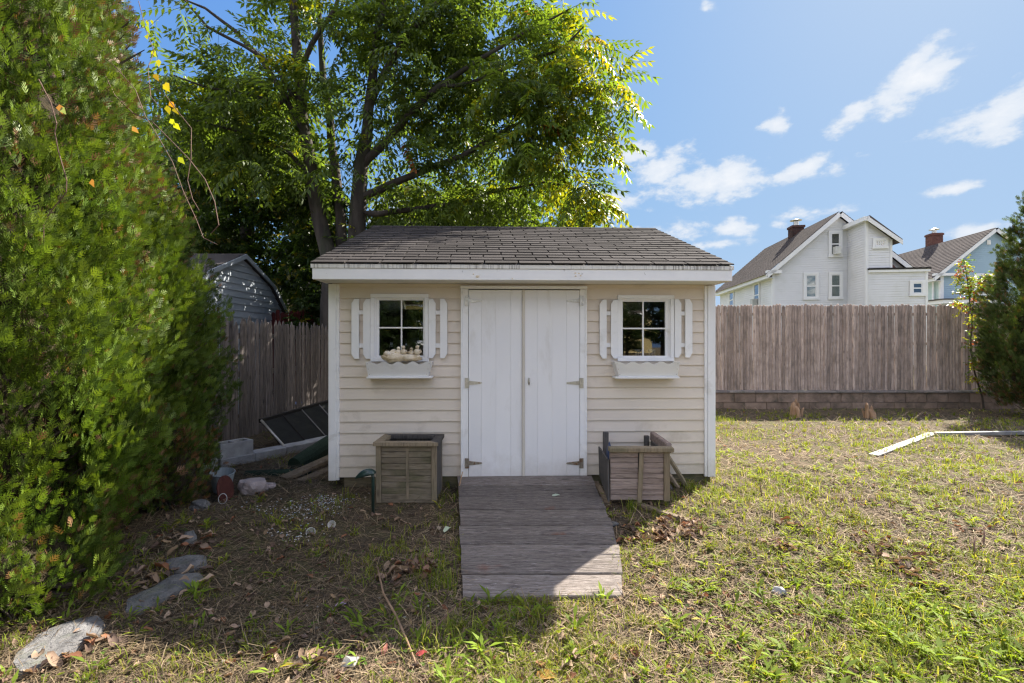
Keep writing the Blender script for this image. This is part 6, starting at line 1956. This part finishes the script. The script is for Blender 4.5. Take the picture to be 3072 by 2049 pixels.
# ---- trees behind the photographer, mirrored in the panes; low bush added to darken the lower ones
for (x, y, s, lab) in ((mirror_pt(1206, 980, 8).x, mirror_pt(1206, 980, 8).y, .60, 'dark tree mirrored across the panes of the left shed window'), (mirror_pt(1985, 980, 14).x, mirror_pt(1985, 980, 14).y, .55, 'dark bushy tree mirrored in the right panes of the right shed window'), (mirror_pt(1190, 1040, 5).x, mirror_pt(1190, 1040, 5).y, .30, 'low bush added to darken the lower panes of the left shed window'), (mirror_pt(1880, 1010, 22).x, mirror_pt(1880, 1010, 22).y, .36, 'small dark tree mirrored in the lower panes of the right shed window'), (-9, -13, 1.1, 'dark tree mirrored in the upper panes of the left shed window'), (9.5, -24, 1.3, 'dark tree beside the yellow house mirrored in the right shed window'), (2.5, -34, 1.2, 'dark tree left of the yellow house mirrored in the right shed window')):
    src = [o for o in bpy.data.objects if o.name == 'maple_tree'][0]; bx, by = src.location.x, src.location.y
    r_ = src.copy(); C.objects.link(r_); r_.location = (x, y, 0); r_.rotation_euler = (0, 0, x); r_.scale = (s, s, s); r_['label'] = lab
    for ch in src.children:
        c = ch.copy(); C.objects.link(c); c.parent = r_

# ---- vine trailing over the tall arborvitae
vn = empty('vine', 'thin bare vine with a few yellow and orange leaves trailing down the tall arborvitae', 'vine', (-2.5, 3.6, 0))
off = Vector((-2.5, 3.6, 0))
m = MB()
z1x = lambda x, y, D: P(x / 1.742, y / 1.742, D)
for pts_, r in (([(500, 210, 3.4), (480, 270, 3.35), (520, 340, 3.25), (600, 500, 3.15), (690, 590, 3.1), (800, 640, 3.1), (890, 730, 3.05), (990, 830, 3.0), (1070, 940, 3.0), (1120, 1060, 3.0), (1135, 1180, 3.0), (1100, 1220, 3.0)], .0045),
                ([(530, 290, 3.2), (620, 360, 3.1), (700, 470, 3.05), (760, 600, 3.0), (820, 720, 3.0), (900, 850, 3.0), (960, 1000, 3.0), (1020, 1150, 3.0), (1070, 1240, 3.0), (1130, 1280, 3.0)], .0035),
                ([(770, 430, 3.1), (860, 490, 3.05), (930, 580, 3.0), (1000, 680, 3.0), (1005, 830, 3.0), (985, 940, 3.0), (1010, 1040, 3.0), (1040, 1100, 3.0)], .004),
                ([(200, 420, 2.75), (270, 540, 2.72), (295, 640, 2.7), (285, 700, 2.7), (310, 800, 2.7), (350, 940, 2.68), (345, 1000, 2.68), (270, 1110, 2.66), (240, 1180, 2.66), (235, 1290, 2.66)], .0045),
                ([(0, 590, 2.7), (60, 660, 2.68), (150, 730, 2.7), (270, 770, 2.75)], .004), ([(0, 730, 2.66), (50, 810, 2.66), (100, 885, 2.68)], .004),
                ([(10, 400, 2.75), (60, 420, 2.72), (115, 465, 2.74)], .004), ([(720, 10, 3.5), (760, 160, 3.4), (800, 270, 3.3), (780, 360, 3.2), (790, 500, 3.1), (830, 560, 3.05)], .0035)):
    m.tube([z1x(*p) - off + Vector((mnoise.noise(Vector(p) * .02) * .02, 0, mnoise.noise(Vector(p) * .03) * .02)) for p in pts_], [r * .7] * (len(pts_) - 1) + [r * .4], 5)
m.build('stem', MAT['vine'], vn)
LV, LF = [], []; leaf_quad(LV, LF, (0, 0, 0), (0, 1, 0), (0, 0, 1), 1, .34, .25, .15); LV, LF = np.array(LV), np.array(LF)
lp = [(805, 385, 3.1, (.40, .25, .02)), (850, 440, 3.08, (.42, .36, .03)), (865, 430, 3.08, (.38, .30, .03)), (885, 530, 3.05, (.42, .20, .02)), (870, 550, 3.05, (.45, .38, .03)), (905, 560, 3.05, (.40, .32, .02)), (905, 640, 3.04, (.40, .40, .03)), (890, 620, 3.04, (.35, .38, .03)),
      (930, 820, 3.0, (.32, .36, .04)), (690, 660, 3.05, (.32, .17, .09)), (320, 560, 2.7, (.20, .24, .16)), (310, 545, 2.7, (.42, .20, .10)), (770, 180, 3.35, (.32, .34, .04)), (795, 260, 3.3, (.34, .36, .04)), (830, 310, 3.25, (.36, .33, .04)), (740, 110, 3.4, (.14, .2, .04)), (765, 130, 3.4, (.14, .2, .04)), (480, 935, 2.8, (.25, .12, .06))]
for k, (x, y, D, c) in enumerate(lp):
    d = unit(np.array([[rg.normal(.4, .3), rg.normal(0, .3), -.9]])); X, Y, Z = axes(d, unit(np.array([[rg.normal(0, .3), -1.0, .3]])))
    o = inst_mesh('leaf', LV, LF, np.array([tuple(z1x(x, y, D) - off)]), X * .055, Y * .055, Z * .055, np.array([c]), MAT['leaf'], vn)

# =================================================================== GROUND COVER
rg = np.random.default_rng(2024)
def shed_mask(x, y):
    """True where nothing may grow: shed footprint, ramp, planters"""
    u = (x + 1.70) * math.cos(SH.a) + (y - 4.58) * math.sin(SH.a); v = -(x + 1.70) * math.sin(SH.a) + (y - 4.58) * math.cos(SH.a)
    m = (u > .02) & (u < W_ - .02) & (v > .01) & (v < DEP)
    m |= (y > Db + .01) & (y < 4.66) & (x > -.50) & (x < .70 + .28 * np.clip((y - 3.3) / 1.3, 0, 1) - .04 * 0) & (x > np.interp(y, [Db, 4.6], [rxl(Db) + .01, rxl(Dt) + .01])) & (x < np.interp(y, [Db, 4.6], [rxr(Db) - .01, rxr(Dt) - .01]))
    m |= (x > -1.18) & (x < -.66) & (y > 4.21) & (y < 4.55)
    m |= (x > .84) & (x < 1.33) & (y > 4.08) & (y < 4.6)
    m |= (y > 10.35)
    for st in STONES:
        ins = np.zeros(len(x), bool); n_ = len(st)
        for i in range(n_):
            x1, y1 = st[i]; x2, y2 = st[(i + 1) % n_]
            if y1 == y2: continue
            ins ^= ((y1 > y) != (y2 > y)) & (x < (x2 - x1) * (y - y1) / (y2 - y1) + x1)
        m |= ins & (np.sin(x * 91 + y * 57) > -.93)
    return m
def nfield(x, y, s, o=0.0):
    return np.array([mnoise.noise(Vector((a * s + o, b * s - o, o * 1.3))) for a, b in zip(x, y)])
def scatter(n, y0, y1, power=1.6, wide=1.12, xmin=None, xmax=None):
    u = rg.random(n)
    e = 1 - power
    y = (y0 ** e + u * (y1 ** e - y0 ** e)) ** (1 / e) if abs(e) > 1e-6 else y0 * (y1 / y0) ** u
    x = rg.uniform(-wide, wide, n) * (y + .35)
    if xmin is not None: x = np.maximum(x, -1e9)
    k = ~shed_mask(x, y) & (x < 11.5) & (x > -4.1 + .0 * y)
    return x[k], y[k]
def blade_geo(kind):
    if kind == 'straw':      # lying dry stalk, slightly bent
        v = [(-.5, 0, 0), (.5, 0, 0), (.45, .5, .18), (-.45, .5, .18), (.25, 1, .05), (-.25, 1, .05)]
        return np.array(v, float), np.array([(0, 1, 2, 3), (3, 2, 4, 5)])
    if kind == 'blade':      # upright curved blade; Y = length along ground lean, Z = up
        v = [(-.5, 0, 0), (.5, 0, 0), (.42, .18, .5), (-.42, .18, .5), (.28, .55, .85), (-.28, .55, .85), (.02, 1.0, .92), (-.02, 1.0, .92)]
        return np.array(v, float), np.array([(0, 1, 2, 3), (3, 2, 4, 5), (5, 4, 6, 7)])
def put(name, geo, x, y, az_, W, L, H, col, mat, z_up=0.0, tilt=None, kind='stuff', label=None, cat=None):
    z = gz_arr(x, y) + z_up
    pos = np.stack([x, y, z], 1)
    Y = np.stack([np.cos(az_), np.sin(az_), np.zeros_like(az_)], 1)
    X = np.stack([-np.sin(az_), np.cos(az_), np.zeros_like(az_)], 1)
    Z = np.tile([0, 0, 1.0], (len(x), 1))
    if tilt is not None:
        Y = unit(Y + Z * tilt[:, None])
    o = inst_mesh(name, geo[0], geo[1], pos, X * W[:, None], Y * L[:, None], Z * H[:, None], col, mat, None, kind)
    if label: tag(o, label, cat)
    return o
lit_green = lambda x, y: np.clip((x - .4) * .45 + .35, 0, 1)       # lusher on the open right side
# -- dry straw thatch
x, y = scatter(100000, 1.75, 10.3, 1.9)
n = len(x); k = np.full(n, True)
x, y = x[k], y[k]; n = len(x)
sz_ = rg.uniform(.035, .13, n) * (1 + .12 * y)
pal = np.array([(.42, .31, .19), (.33, .245, .15), (.50, .39, .25), (.22, .165, .11), (.14, .11, .075)])
c = pal[rg.integers(0, 5, n)] * rg.uniform(.5, .95, (n, 1))
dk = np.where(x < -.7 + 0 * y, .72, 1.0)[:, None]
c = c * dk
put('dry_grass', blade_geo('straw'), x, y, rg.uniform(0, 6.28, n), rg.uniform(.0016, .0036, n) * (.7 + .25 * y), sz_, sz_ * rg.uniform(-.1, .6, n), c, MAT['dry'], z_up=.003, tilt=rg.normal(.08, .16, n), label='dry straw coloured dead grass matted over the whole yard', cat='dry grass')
# -- thin green grass, in tufts
x, y = scatter(20000, 1.75, 10.2, 1.7)
f = nfield(x, y, 1.3, 2) * .9 + nfield(x, y, 4.5, 5) * .6
pz_ = np.clip(.14 + f * 1.0 + .38 * lit_green(x, y) - .08, .02, 1)
k = rg.random(len(x)) < pz_; x, y = x[k], y[k]
tx, ty = x, y
per = 7
x = np.repeat(tx, per) + rg.normal(0, .018, len(tx) * per); y = np.repeat(ty, per) + rg.normal(0, .018, len(tx) * per)
hh = np.repeat(rg.uniform(.022, .062, len(tx)), per) * rg.uniform(.6, 1.25, len(x)) * (1 + .05 * y)
k = ~shed_mask(x, y); x, y, hh = x[k], y[k], hh[k]; n = len(x)
g = np.array([.20, .245, .03]) * rg.uniform(.6, 1.3, (n, 1)); yl = rg.random((n, 1)) < .22; g = np.where(yl, np.array([.30, .27, .07]) * rg.uniform(.6, 1.2, (n, 1)), g)
put('green_grass', blade_geo('blade'), x, y, rg.uniform(0, 6.28, n), rg.uniform(.0022, .0042, n) * (.65 + .22 * y), hh * rg.uniform(.4, 1.1, n), hh, g, MAT['grass'], label='patchy thin green grass growing through the dead thatch', cat='grass')
# -- tall grass clump at the lower right and along edges
def tufts(spots, label, name='tall_grass'):
    X_, Y_, H_ = [], [], []
    for (px, py, r, hgt, n) in spots:
        p = G(px, py)
        X_.append(p.x + rg.normal(0, r, n)); Y_.append(p.y + rg.normal(0, r * .8, n)); H_.append(rg.uniform(.45, 1.1, n) * hgt)
    x, y, h = map(np.concatenate, (X_, Y_, H_)); k = ~shed_mask(x, y); x, y, h = x[k], y[k], h[k]; n = len(x)
    g = np.array([.145, .20, .025]) * rg.uniform(.65, 1.3, (n, 1)); yl = rg.random((n, 1)) < .2; g = np.where(yl, np.array([.33, .32, .09]), g)
    put(name, blade_geo('blade'), x, y, rg.uniform(0, 6.28, n), rg.uniform(.0035, .0065, n), h * rg.uniform(.25, .9, n), h, g, MAT['grass'], label=label, cat='grass')
tufts([(2600, 1840, .11, .14, 80), (2680, 1800, .10, .11, 40), (2760, 1900, .14, .10, 50), (2850, 1880, .15, .10, 50), (2560, 1940, .12, .12, 40), (3000, 1960, .12, .12, 60), (2780, 2020, .15, .12, 60)], 'taller bright green grass clump at the lower right of the yard')
tufts([(1895, 1530, .03, .10, 70), (2070, 1470, .05, .10, 60), (2000, 1490, .06, .07, 60), (1980, 1510, .05, .08, 60), (1330, 1500, .08, .08, 80), (1290, 1700, .07, .10, 90), (1330, 1760, .06, .14, 70), (1370, 1900, .06, .10, 60), (1290, 1940, .09, .12, 90)], 'green grass tufts around the planters and along the ramp edge', 'edge_grass')
tufts([(2180, 1310, .3, .06, 260), (2250, 1300, .3, .06, 260), (2170, 1265, .15, .12, 120), (2850, 1326, .12, .13, 120), (2140, 1480, .12, .06, 100), (2350, 1450, .25, .06, 400)], 'bright fresh grass beside the right end of the shed', 'fresh_grass')
tufts([(2170, 1168, .2, .3, 160), (2200, 1165, .15, .22, 80)], 'grass on top of the retaining wall by the shed', 'wall_grass') if False else None
# -- broadleaf weeds (plantain and dandelion rosettes)
WV, WF = [], []
leaf_quad(WV, WF, (0, 0, 0), (0, .5, .6), (0, -.6, .7), .55, .075, .2, -.1); leaf_quad(WV, WF, (0, .25, .33), (0, .9, .25), (0, -.2, 1), .75, .10, .22, .15)
WV, WF = np.array(WV), np.array(WF)
def weeds(n0, y0, y1, name, label, dens, size, base, patch=1.1, near=1.9):
    x, y = scatter(n0, y0, y1, near)
    f = nfield(x, y, patch, 11) + .5 * nfield(x, y, 4, 3)
    k = rg.random(len(x)) < np.clip(dens(x, y) * (.55 + 1.3 * f), 0, 1); x, y = x[k], y[k]
    per = 8; N_ = len(x)
    s = np.repeat(rg.uniform(.5, 1.25, N_), per) * size * rg.uniform(.7, 1.2, N_ * per)
    xx = np.repeat(x, per) + rg.normal(0, .012, N_ * per); yy = np.repeat(y, per) + rg.normal(0, .012, N_ * per)
    a = rg.uniform(0, 6.28, N_ * per); n = len(xx)
    g = np.array(base) * np.repeat(rg.uniform(.7, 1.3, (N_, 1)), per, 0) * rg.uniform(.75, 1.25, (n, 1))
    g[rg.random(n) < .05] = (.34, .30, .05)
    k = ~shed_mask(xx, yy)
    put(name, (WV, WF), xx[k], yy[k], a[k], s[k], s[k], s[k] * rg.uniform(.5, 1.3, k.sum()), g[k], MAT['grass'], label=label, cat='weeds', tilt=rg.uniform(-.05, .6, n)[k])
weeds(13500, 1.75, 9.6, 'broadleaf_weeds', 'low broad leaved plantain and dandelion weeds scattered over the sunny lawn', lambda x, y: .05 + .52 * lit_green(x, y), .060, (.20, .245, .03))
weeds(1700, 1.75, 3.0, 'large_weeds', 'larger broad leaved weeds in the foreground', lambda x, y: .22 + .4 * lit_green(x, y), .085, (.17, .24, .03))
# small clover like sprinkling in the shade
CV, CF = [], []
for k_ in range(3):
    a = k_ * 2.09; leaf_quad(CV, CF, (0, 0, .6), (math.cos(a), math.sin(a), .1), (0, 0, 1), .5, .24, .1)
CV, CF = np.array(CV), np.array(CF)
x, y = scatter(5200, 1.8, 8, 1.9); f = nfield(x, y, 2.2, 31); k = rg.random(len(x)) < np.clip(.35 + 1.5 * f, 0, 1); x, y = x[k], y[k]; n = len(x)
s = rg.uniform(.014, .034, n)
put('clover', (CV, CF), x, y, rg.uniform(0, 6.28, n), s, s, s, np.array([.10, .19, .03]) * rg.uniform(.6, 1.3, (n, 1)), MAT['grass'], label='small clover leaves dotted through the thatch', cat='clover')

# -- fallen leaves
def curled_leaf(seed):
    r_ = np.random.default_rng(seed); vs = []; fs = []
    n = 4
    for i in range(n + 1):
        t = i / n; w = .36 * math.sin(math.pi * min(1, t * .88 + .08)) ** .8 * (1 + .2 * r_.normal())
        cz_ = .16 * math.sin(t * 3.1) * r_.uniform(.3, 1.2); cu = r_.uniform(.05, .30)
        vs += [(-w, t - .5, cz_ + cu), (0, t - .5, cz_), (w, t - .5 + .05, cz_ + cu * r_.uniform(.2, 1.3))]
    for i in range(n):
        b = i * 3; fs += [(b, b + 1, b + 4, b + 3), (b + 1, b + 2, b + 5, b + 4)]
    return np.array(vs), np.array(fs)
lpal = np.array([(.22, .15, .10), (.30, .21, .15), (.17, .11, .08), (.24, .11, .06), (.36, .26, .18), (.13, .09, .07), (.28, .19, .11)])
def litter(name, x, y, s, label, up=.012):
    o = None; n = len(x); objs = []
    for v in range(3):
        k = np.arange(n) % 3 == v
        m_ = k.sum()
        objs.append(put(name, curled_leaf(v + 3), x[k], y[k], rg.uniform(0, 6.28, m_), s[k], s[k] * rg.uniform(1, 1.5, m_), s[k] * rg.uniform(.5, 1.6, m_), lpal[rg.integers(0, 7, m_)] * rg.uniform(.6, 1.2, (m_, 1)), MAT['dry'], z_up=up, tilt=rg.normal(0, .35, m_)))
    for o in bpy.context.view_layer.objects: o.select_set(False)
    for o in objs: o.select_set(True)
    bpy.context.view_layer.objects.active = objs[0]; bpy.ops.object.join()
    objs[0].name = name; tag(objs[0], label, 'fallen leaves', kind='stuff'); return objs[0]
x, y = scatter(4600, 1.8, 10.2, 1.5); n = len(x)
litter('fallen_leaves', x, y, rg.uniform(.016, .045, n), 'brown curled fallen leaves scattered over the yard')
def heap(px, py, r, n):
    p = G(px, py); return p.x + rg.normal(0, r, n), p.y + rg.normal(0, r * .7, n)
hs = [heap(*a) for a in ((2000, 1600, .13, 55), (1930, 1620, .10, 30), (2060, 1590, .10, 25), (2700, 1700, .10, 26), (2640, 1650, .12, 26), (2740, 1740, .08, 16), (1230, 1720, .07, 26), (1270, 1700, .06, 18), (1180, 1740, .08, 10), (480, 1740, .12, 30), (300, 1930, .12, 16), (560, 1640, .1, 20), (2330, 1640, .07, 14), (900, 1980, .12, 14), (2380, 1580, .08, 14), (1760, 2010, .1, 12), (120, 1960, .15, 20))]
x = np.concatenate([h[0] for h in hs]); y = np.concatenate([h[1] for h in hs]); k = ~shed_mask(x, y); x, y = x[k], y[k]; n = len(x)
litter('leaf_heaps', x, y, rg.uniform(.035, .075, n), 'loose heaps of larger brown leaves in the grass', .02)
# -- twigs
x, y = scatter(900, 1.8, 9.5, 1.8); n = len(x)
s = rg.uniform(.08, .26, n)
put('twigs', blade_geo('straw'), x, y, rg.uniform(0, 6.28, n), rg.uniform(.004, .008, n), s, s * .2, np.array([.10, .07, .05]) * rg.uniform(.6, 1.8, (n, 1)), MAT['dry'], z_up=.008, tilt=rg.normal(.05, .08, n), label='thin dead twigs lying over the yard', cat='twigs')
# debris of dead stems between the fence and the shed
n = 2600; x = rg.uniform(-3.7, -1.85, n); y = rg.uniform(4.4, 8.5, n)
k = x < -1.75; x, y = x[k], y[k]; n = len(x); s = rg.uniform(.08, .35, n)
put('dead_stems', blade_geo('straw'), x, y, rg.normal(.35, .6, n) + math.pi * (rg.random(n) < .5), rg.uniform(.003, .007, n), s, s * rg.uniform(.1, .7, n), np.array([.15, .12, .085]) * rg.uniform(.4, 1.6, (n, 1)), MAT['dry'], z_up=.01, tilt=rg.normal(.1, .12, n), label='matted grey dead stems between the left fence and the shed', cat='dead stems')
# pale chips in the debris by the left corner of the shed
PV = np.array([(-.5, -.4, 0), (.5, -.5, 0), (.6, .4, 0), (-.4, .5, 0), (-.3, -.2, .5), (.3, -.3, .6), (.35, .25, .5), (-.25, .3, .55)]); PF = np.array([(0, 1, 5, 4), (1, 2, 6, 5), (2, 3, 7, 6), (3, 0, 4, 7), (4, 5, 6, 7)])
def chips(spots, name, label, cols, s0, s1):
    xs_, ys_ = [], []
    for (px, py, rx, ry, n) in spots:
        p = G(px, py); xs_.append(p.x + rg.normal(0, rx, n)); ys_.append(p.y + rg.normal(0, ry, n))
    x, y = np.concatenate(xs_), np.concatenate(ys_); k = ~shed_mask(x, y); x, y = x[k], y[k]; n = len(x); s = rg.uniform(s0, s1, n)
    put(name, (PV, PF), x, y, rg.uniform(0, 6.28, n), s, s * 1.3, s * .8, np.array(cols)[rg.integers(0, len(cols), n)] * rg.uniform(.7, 1.1, (n, 1)), MAT['dry'], z_up=.008, label=label, cat='chips')
chips([(930, 1535, .16, .12, 230), (990, 1500, .12, .07, 150), (880, 1610, .12, .06, 80), (860, 1520, .2, .1, 60)], 'pale_chips', 'pale crumbs of shell and plaster scattered by the left corner of the shed', [(.55, .5, .44), (.45, .38, .3), (.6, .62, .62), (.36, .45, .55), (.38, .33, .27)], .004, .012)
x, y = scatter(1500, 1.8, 8, 1.8); 
chips([(1900, 1600, .5, .5, 90), (2500, 1800, .6, .4, 120), (1000, 1900, .6, .2, 90), (2700, 1930, .05, .04, 14)], 'small_pebbles', 'small grey and brown pebbles in the soil', [(.25, .23, .2), (.18, .15, .12), (.35, .33, .3)], .006, .016)

# -- single finds
def one_leaf(px, py, size, col, label, cat='leaf', az_=0.0, up=.01, D=None, mat='dry', tilt=.05):
    p = P(px, py, D) if D else G(px, py, up)
    gv = curled_leaf(int(px) % 7)
    a = np.array([az_]); Y = np.array([[math.cos(az_), math.sin(az_), tilt]]); X, Y, Z = axes(Y, np.array([[0, 0, 1.0]]))
    o = inst_mesh('fallen_leaf', gv[0], gv[1], np.zeros((1, 3)), X * size, Y * size * 1.2, Z * size * .6, np.array([col]), MAT[mat])
    o.location = p; return tag(o, label, cat)
one_leaf(1668, 1487, .055, (.42, .50, .40), 'pale green leaf lying curled on the ramp', D=4.19, az_=.1)
one_leaf(1341, 1590, .075, (.42, .48, .34), 'pale green leaf on the ground at the left edge of the ramp', az_=1.2, up=.03)
one_leaf(1316, 1584, .055, (.33, .27, .20), 'beige dry leaf beside the pale green leaf left of the ramp', az_=1.9, up=.03)
one_leaf(1278, 1715, .075, (.26, .15, .10), 'brown leaf standing up in the shaded leaf heap left of the ramp', az_=1.5, up=.04, tilt=.8)
one_leaf(1022, 1815, .05, (.42, .30, .50), 'small lilac leaf or petal in the shade', az_=.4, up=.02)
one_leaf(1265, 1962, .045, (.35, .06, .06), 'small dark red leaf in the front grass', az_=.3, up=.03)
one_leaf(1640, 2030, .08, (.36, .20, .05), 'large orange brown leaf at the bottom edge right of the shadow', az_=-.3, up=.02)
one_leaf(1155, 1950, .05, (.38, .16, .12), 'reddish leaf standing in the front grass', az_=1.4, up=.02, tilt=.6)
p = G(1048, 1995); m = MB()
m.add([(-.035, -.025, .0), (.035, -.03, .0), (.04, .028, .012), (-.03, .03, .016), (0, .0, .022)], [(0, 1, 4), (1, 2, 4), (2, 3, 4), (3, 0, 4)])
o = m.build('paper_scrap', MAT['pvc'], None, loc=(p.x, p.y, p.z + .01)); tag(o, 'small crumpled white paper scrap in the front grass', 'paper scrap')
for (px, py, lab, r, sd_) in ((995, 1578, 'white broken cup shard in the shade, right one of the pair', .028, 2.0), (930, 1597, 'white broken shell left of the cup shard', .032, 4.0)):
    p = G(px, py); m = MB(); m.lathe([(r * .5, 0), (r, r * .5), (r * 1.1, r * 1.1), (r * 1.02, r * 1.1), (r * .9, r * .5), (r * .4, r * .1), (0, r * .08)], 12)
    o = m.build('shard', MAT['pot'] if False else MAT['white'], None, loc=(p.x, p.y, p.z + .01)); o.rotation_euler = (R(60), R(20 * sd_), 0); tag(o, lab, 'shard')
rock('rock', tuple(G(2337, 1775, .02)), (.04, .028, .026), 'concrete', 'small pale stone in the sunny grass', seed=2.2)
rock('rock', tuple(G(1842, 1573, .015)), (.035, .025, .02), 'stone', 'small bluish grey stone at the right edge of the ramp', seed=6.2)
# long stalks lying in the front
def stalk(pxs, r, label, mat='vine', cat='stalk'):
    pts_ = [G(a, b, h) for a, b, h in pxs]; o0 = pts_[0].copy(); m = MB()
    m.tube([q - o0 for q in pts_], [r] * (len(pts_) - 1) + [r * .5], 6)
    return tag(m.build('dead_stalk', MAT[mat], None, smooth=True, loc=o0), label, cat)
stalk([(1132, 1700, .05), (1150, 1780, .06), (1190, 1850, .06), (1220, 1920, .05), (1245, 1985, .03), (1255, 2000, .02)], .006, 'long brown stalk lying from the shade into the front sunlight', 'splinter')
stalk([(1265, 1955, .01), (1300, 1890, .05), (1345, 1840, .08), (1368, 1815, .10)], .0045, 'thin grey stick sticking up at the edge of the shed shadow')
stalk([(560, 1400, .02), (600, 1330, .05)], .004, 'thin twig under the conifer') if False else None
stalk([(2285, 1490, .0), (2283, 1470, .05), (2281, 1445, .12)], .005, 'short dark stake standing in the sunny grass')
stalk([(2925, 1670, .0), (2922, 1640, .05), (2926, 1610, .11)], .007, 'dark cut stub standing in the weeds at right, left one of two')
stalk([(2948, 1640, .0), (2953, 1610, .05), (2952, 1580, .11)], .007, 'dark cut stub standing in the weeds at right, right one of two')
stalk([(1376, 1500, .0), (1378, 1455, .1), (1388, 1415, .22)], .008, 'splintered brown stick standing between the left planter and the ramp', 'splinter')
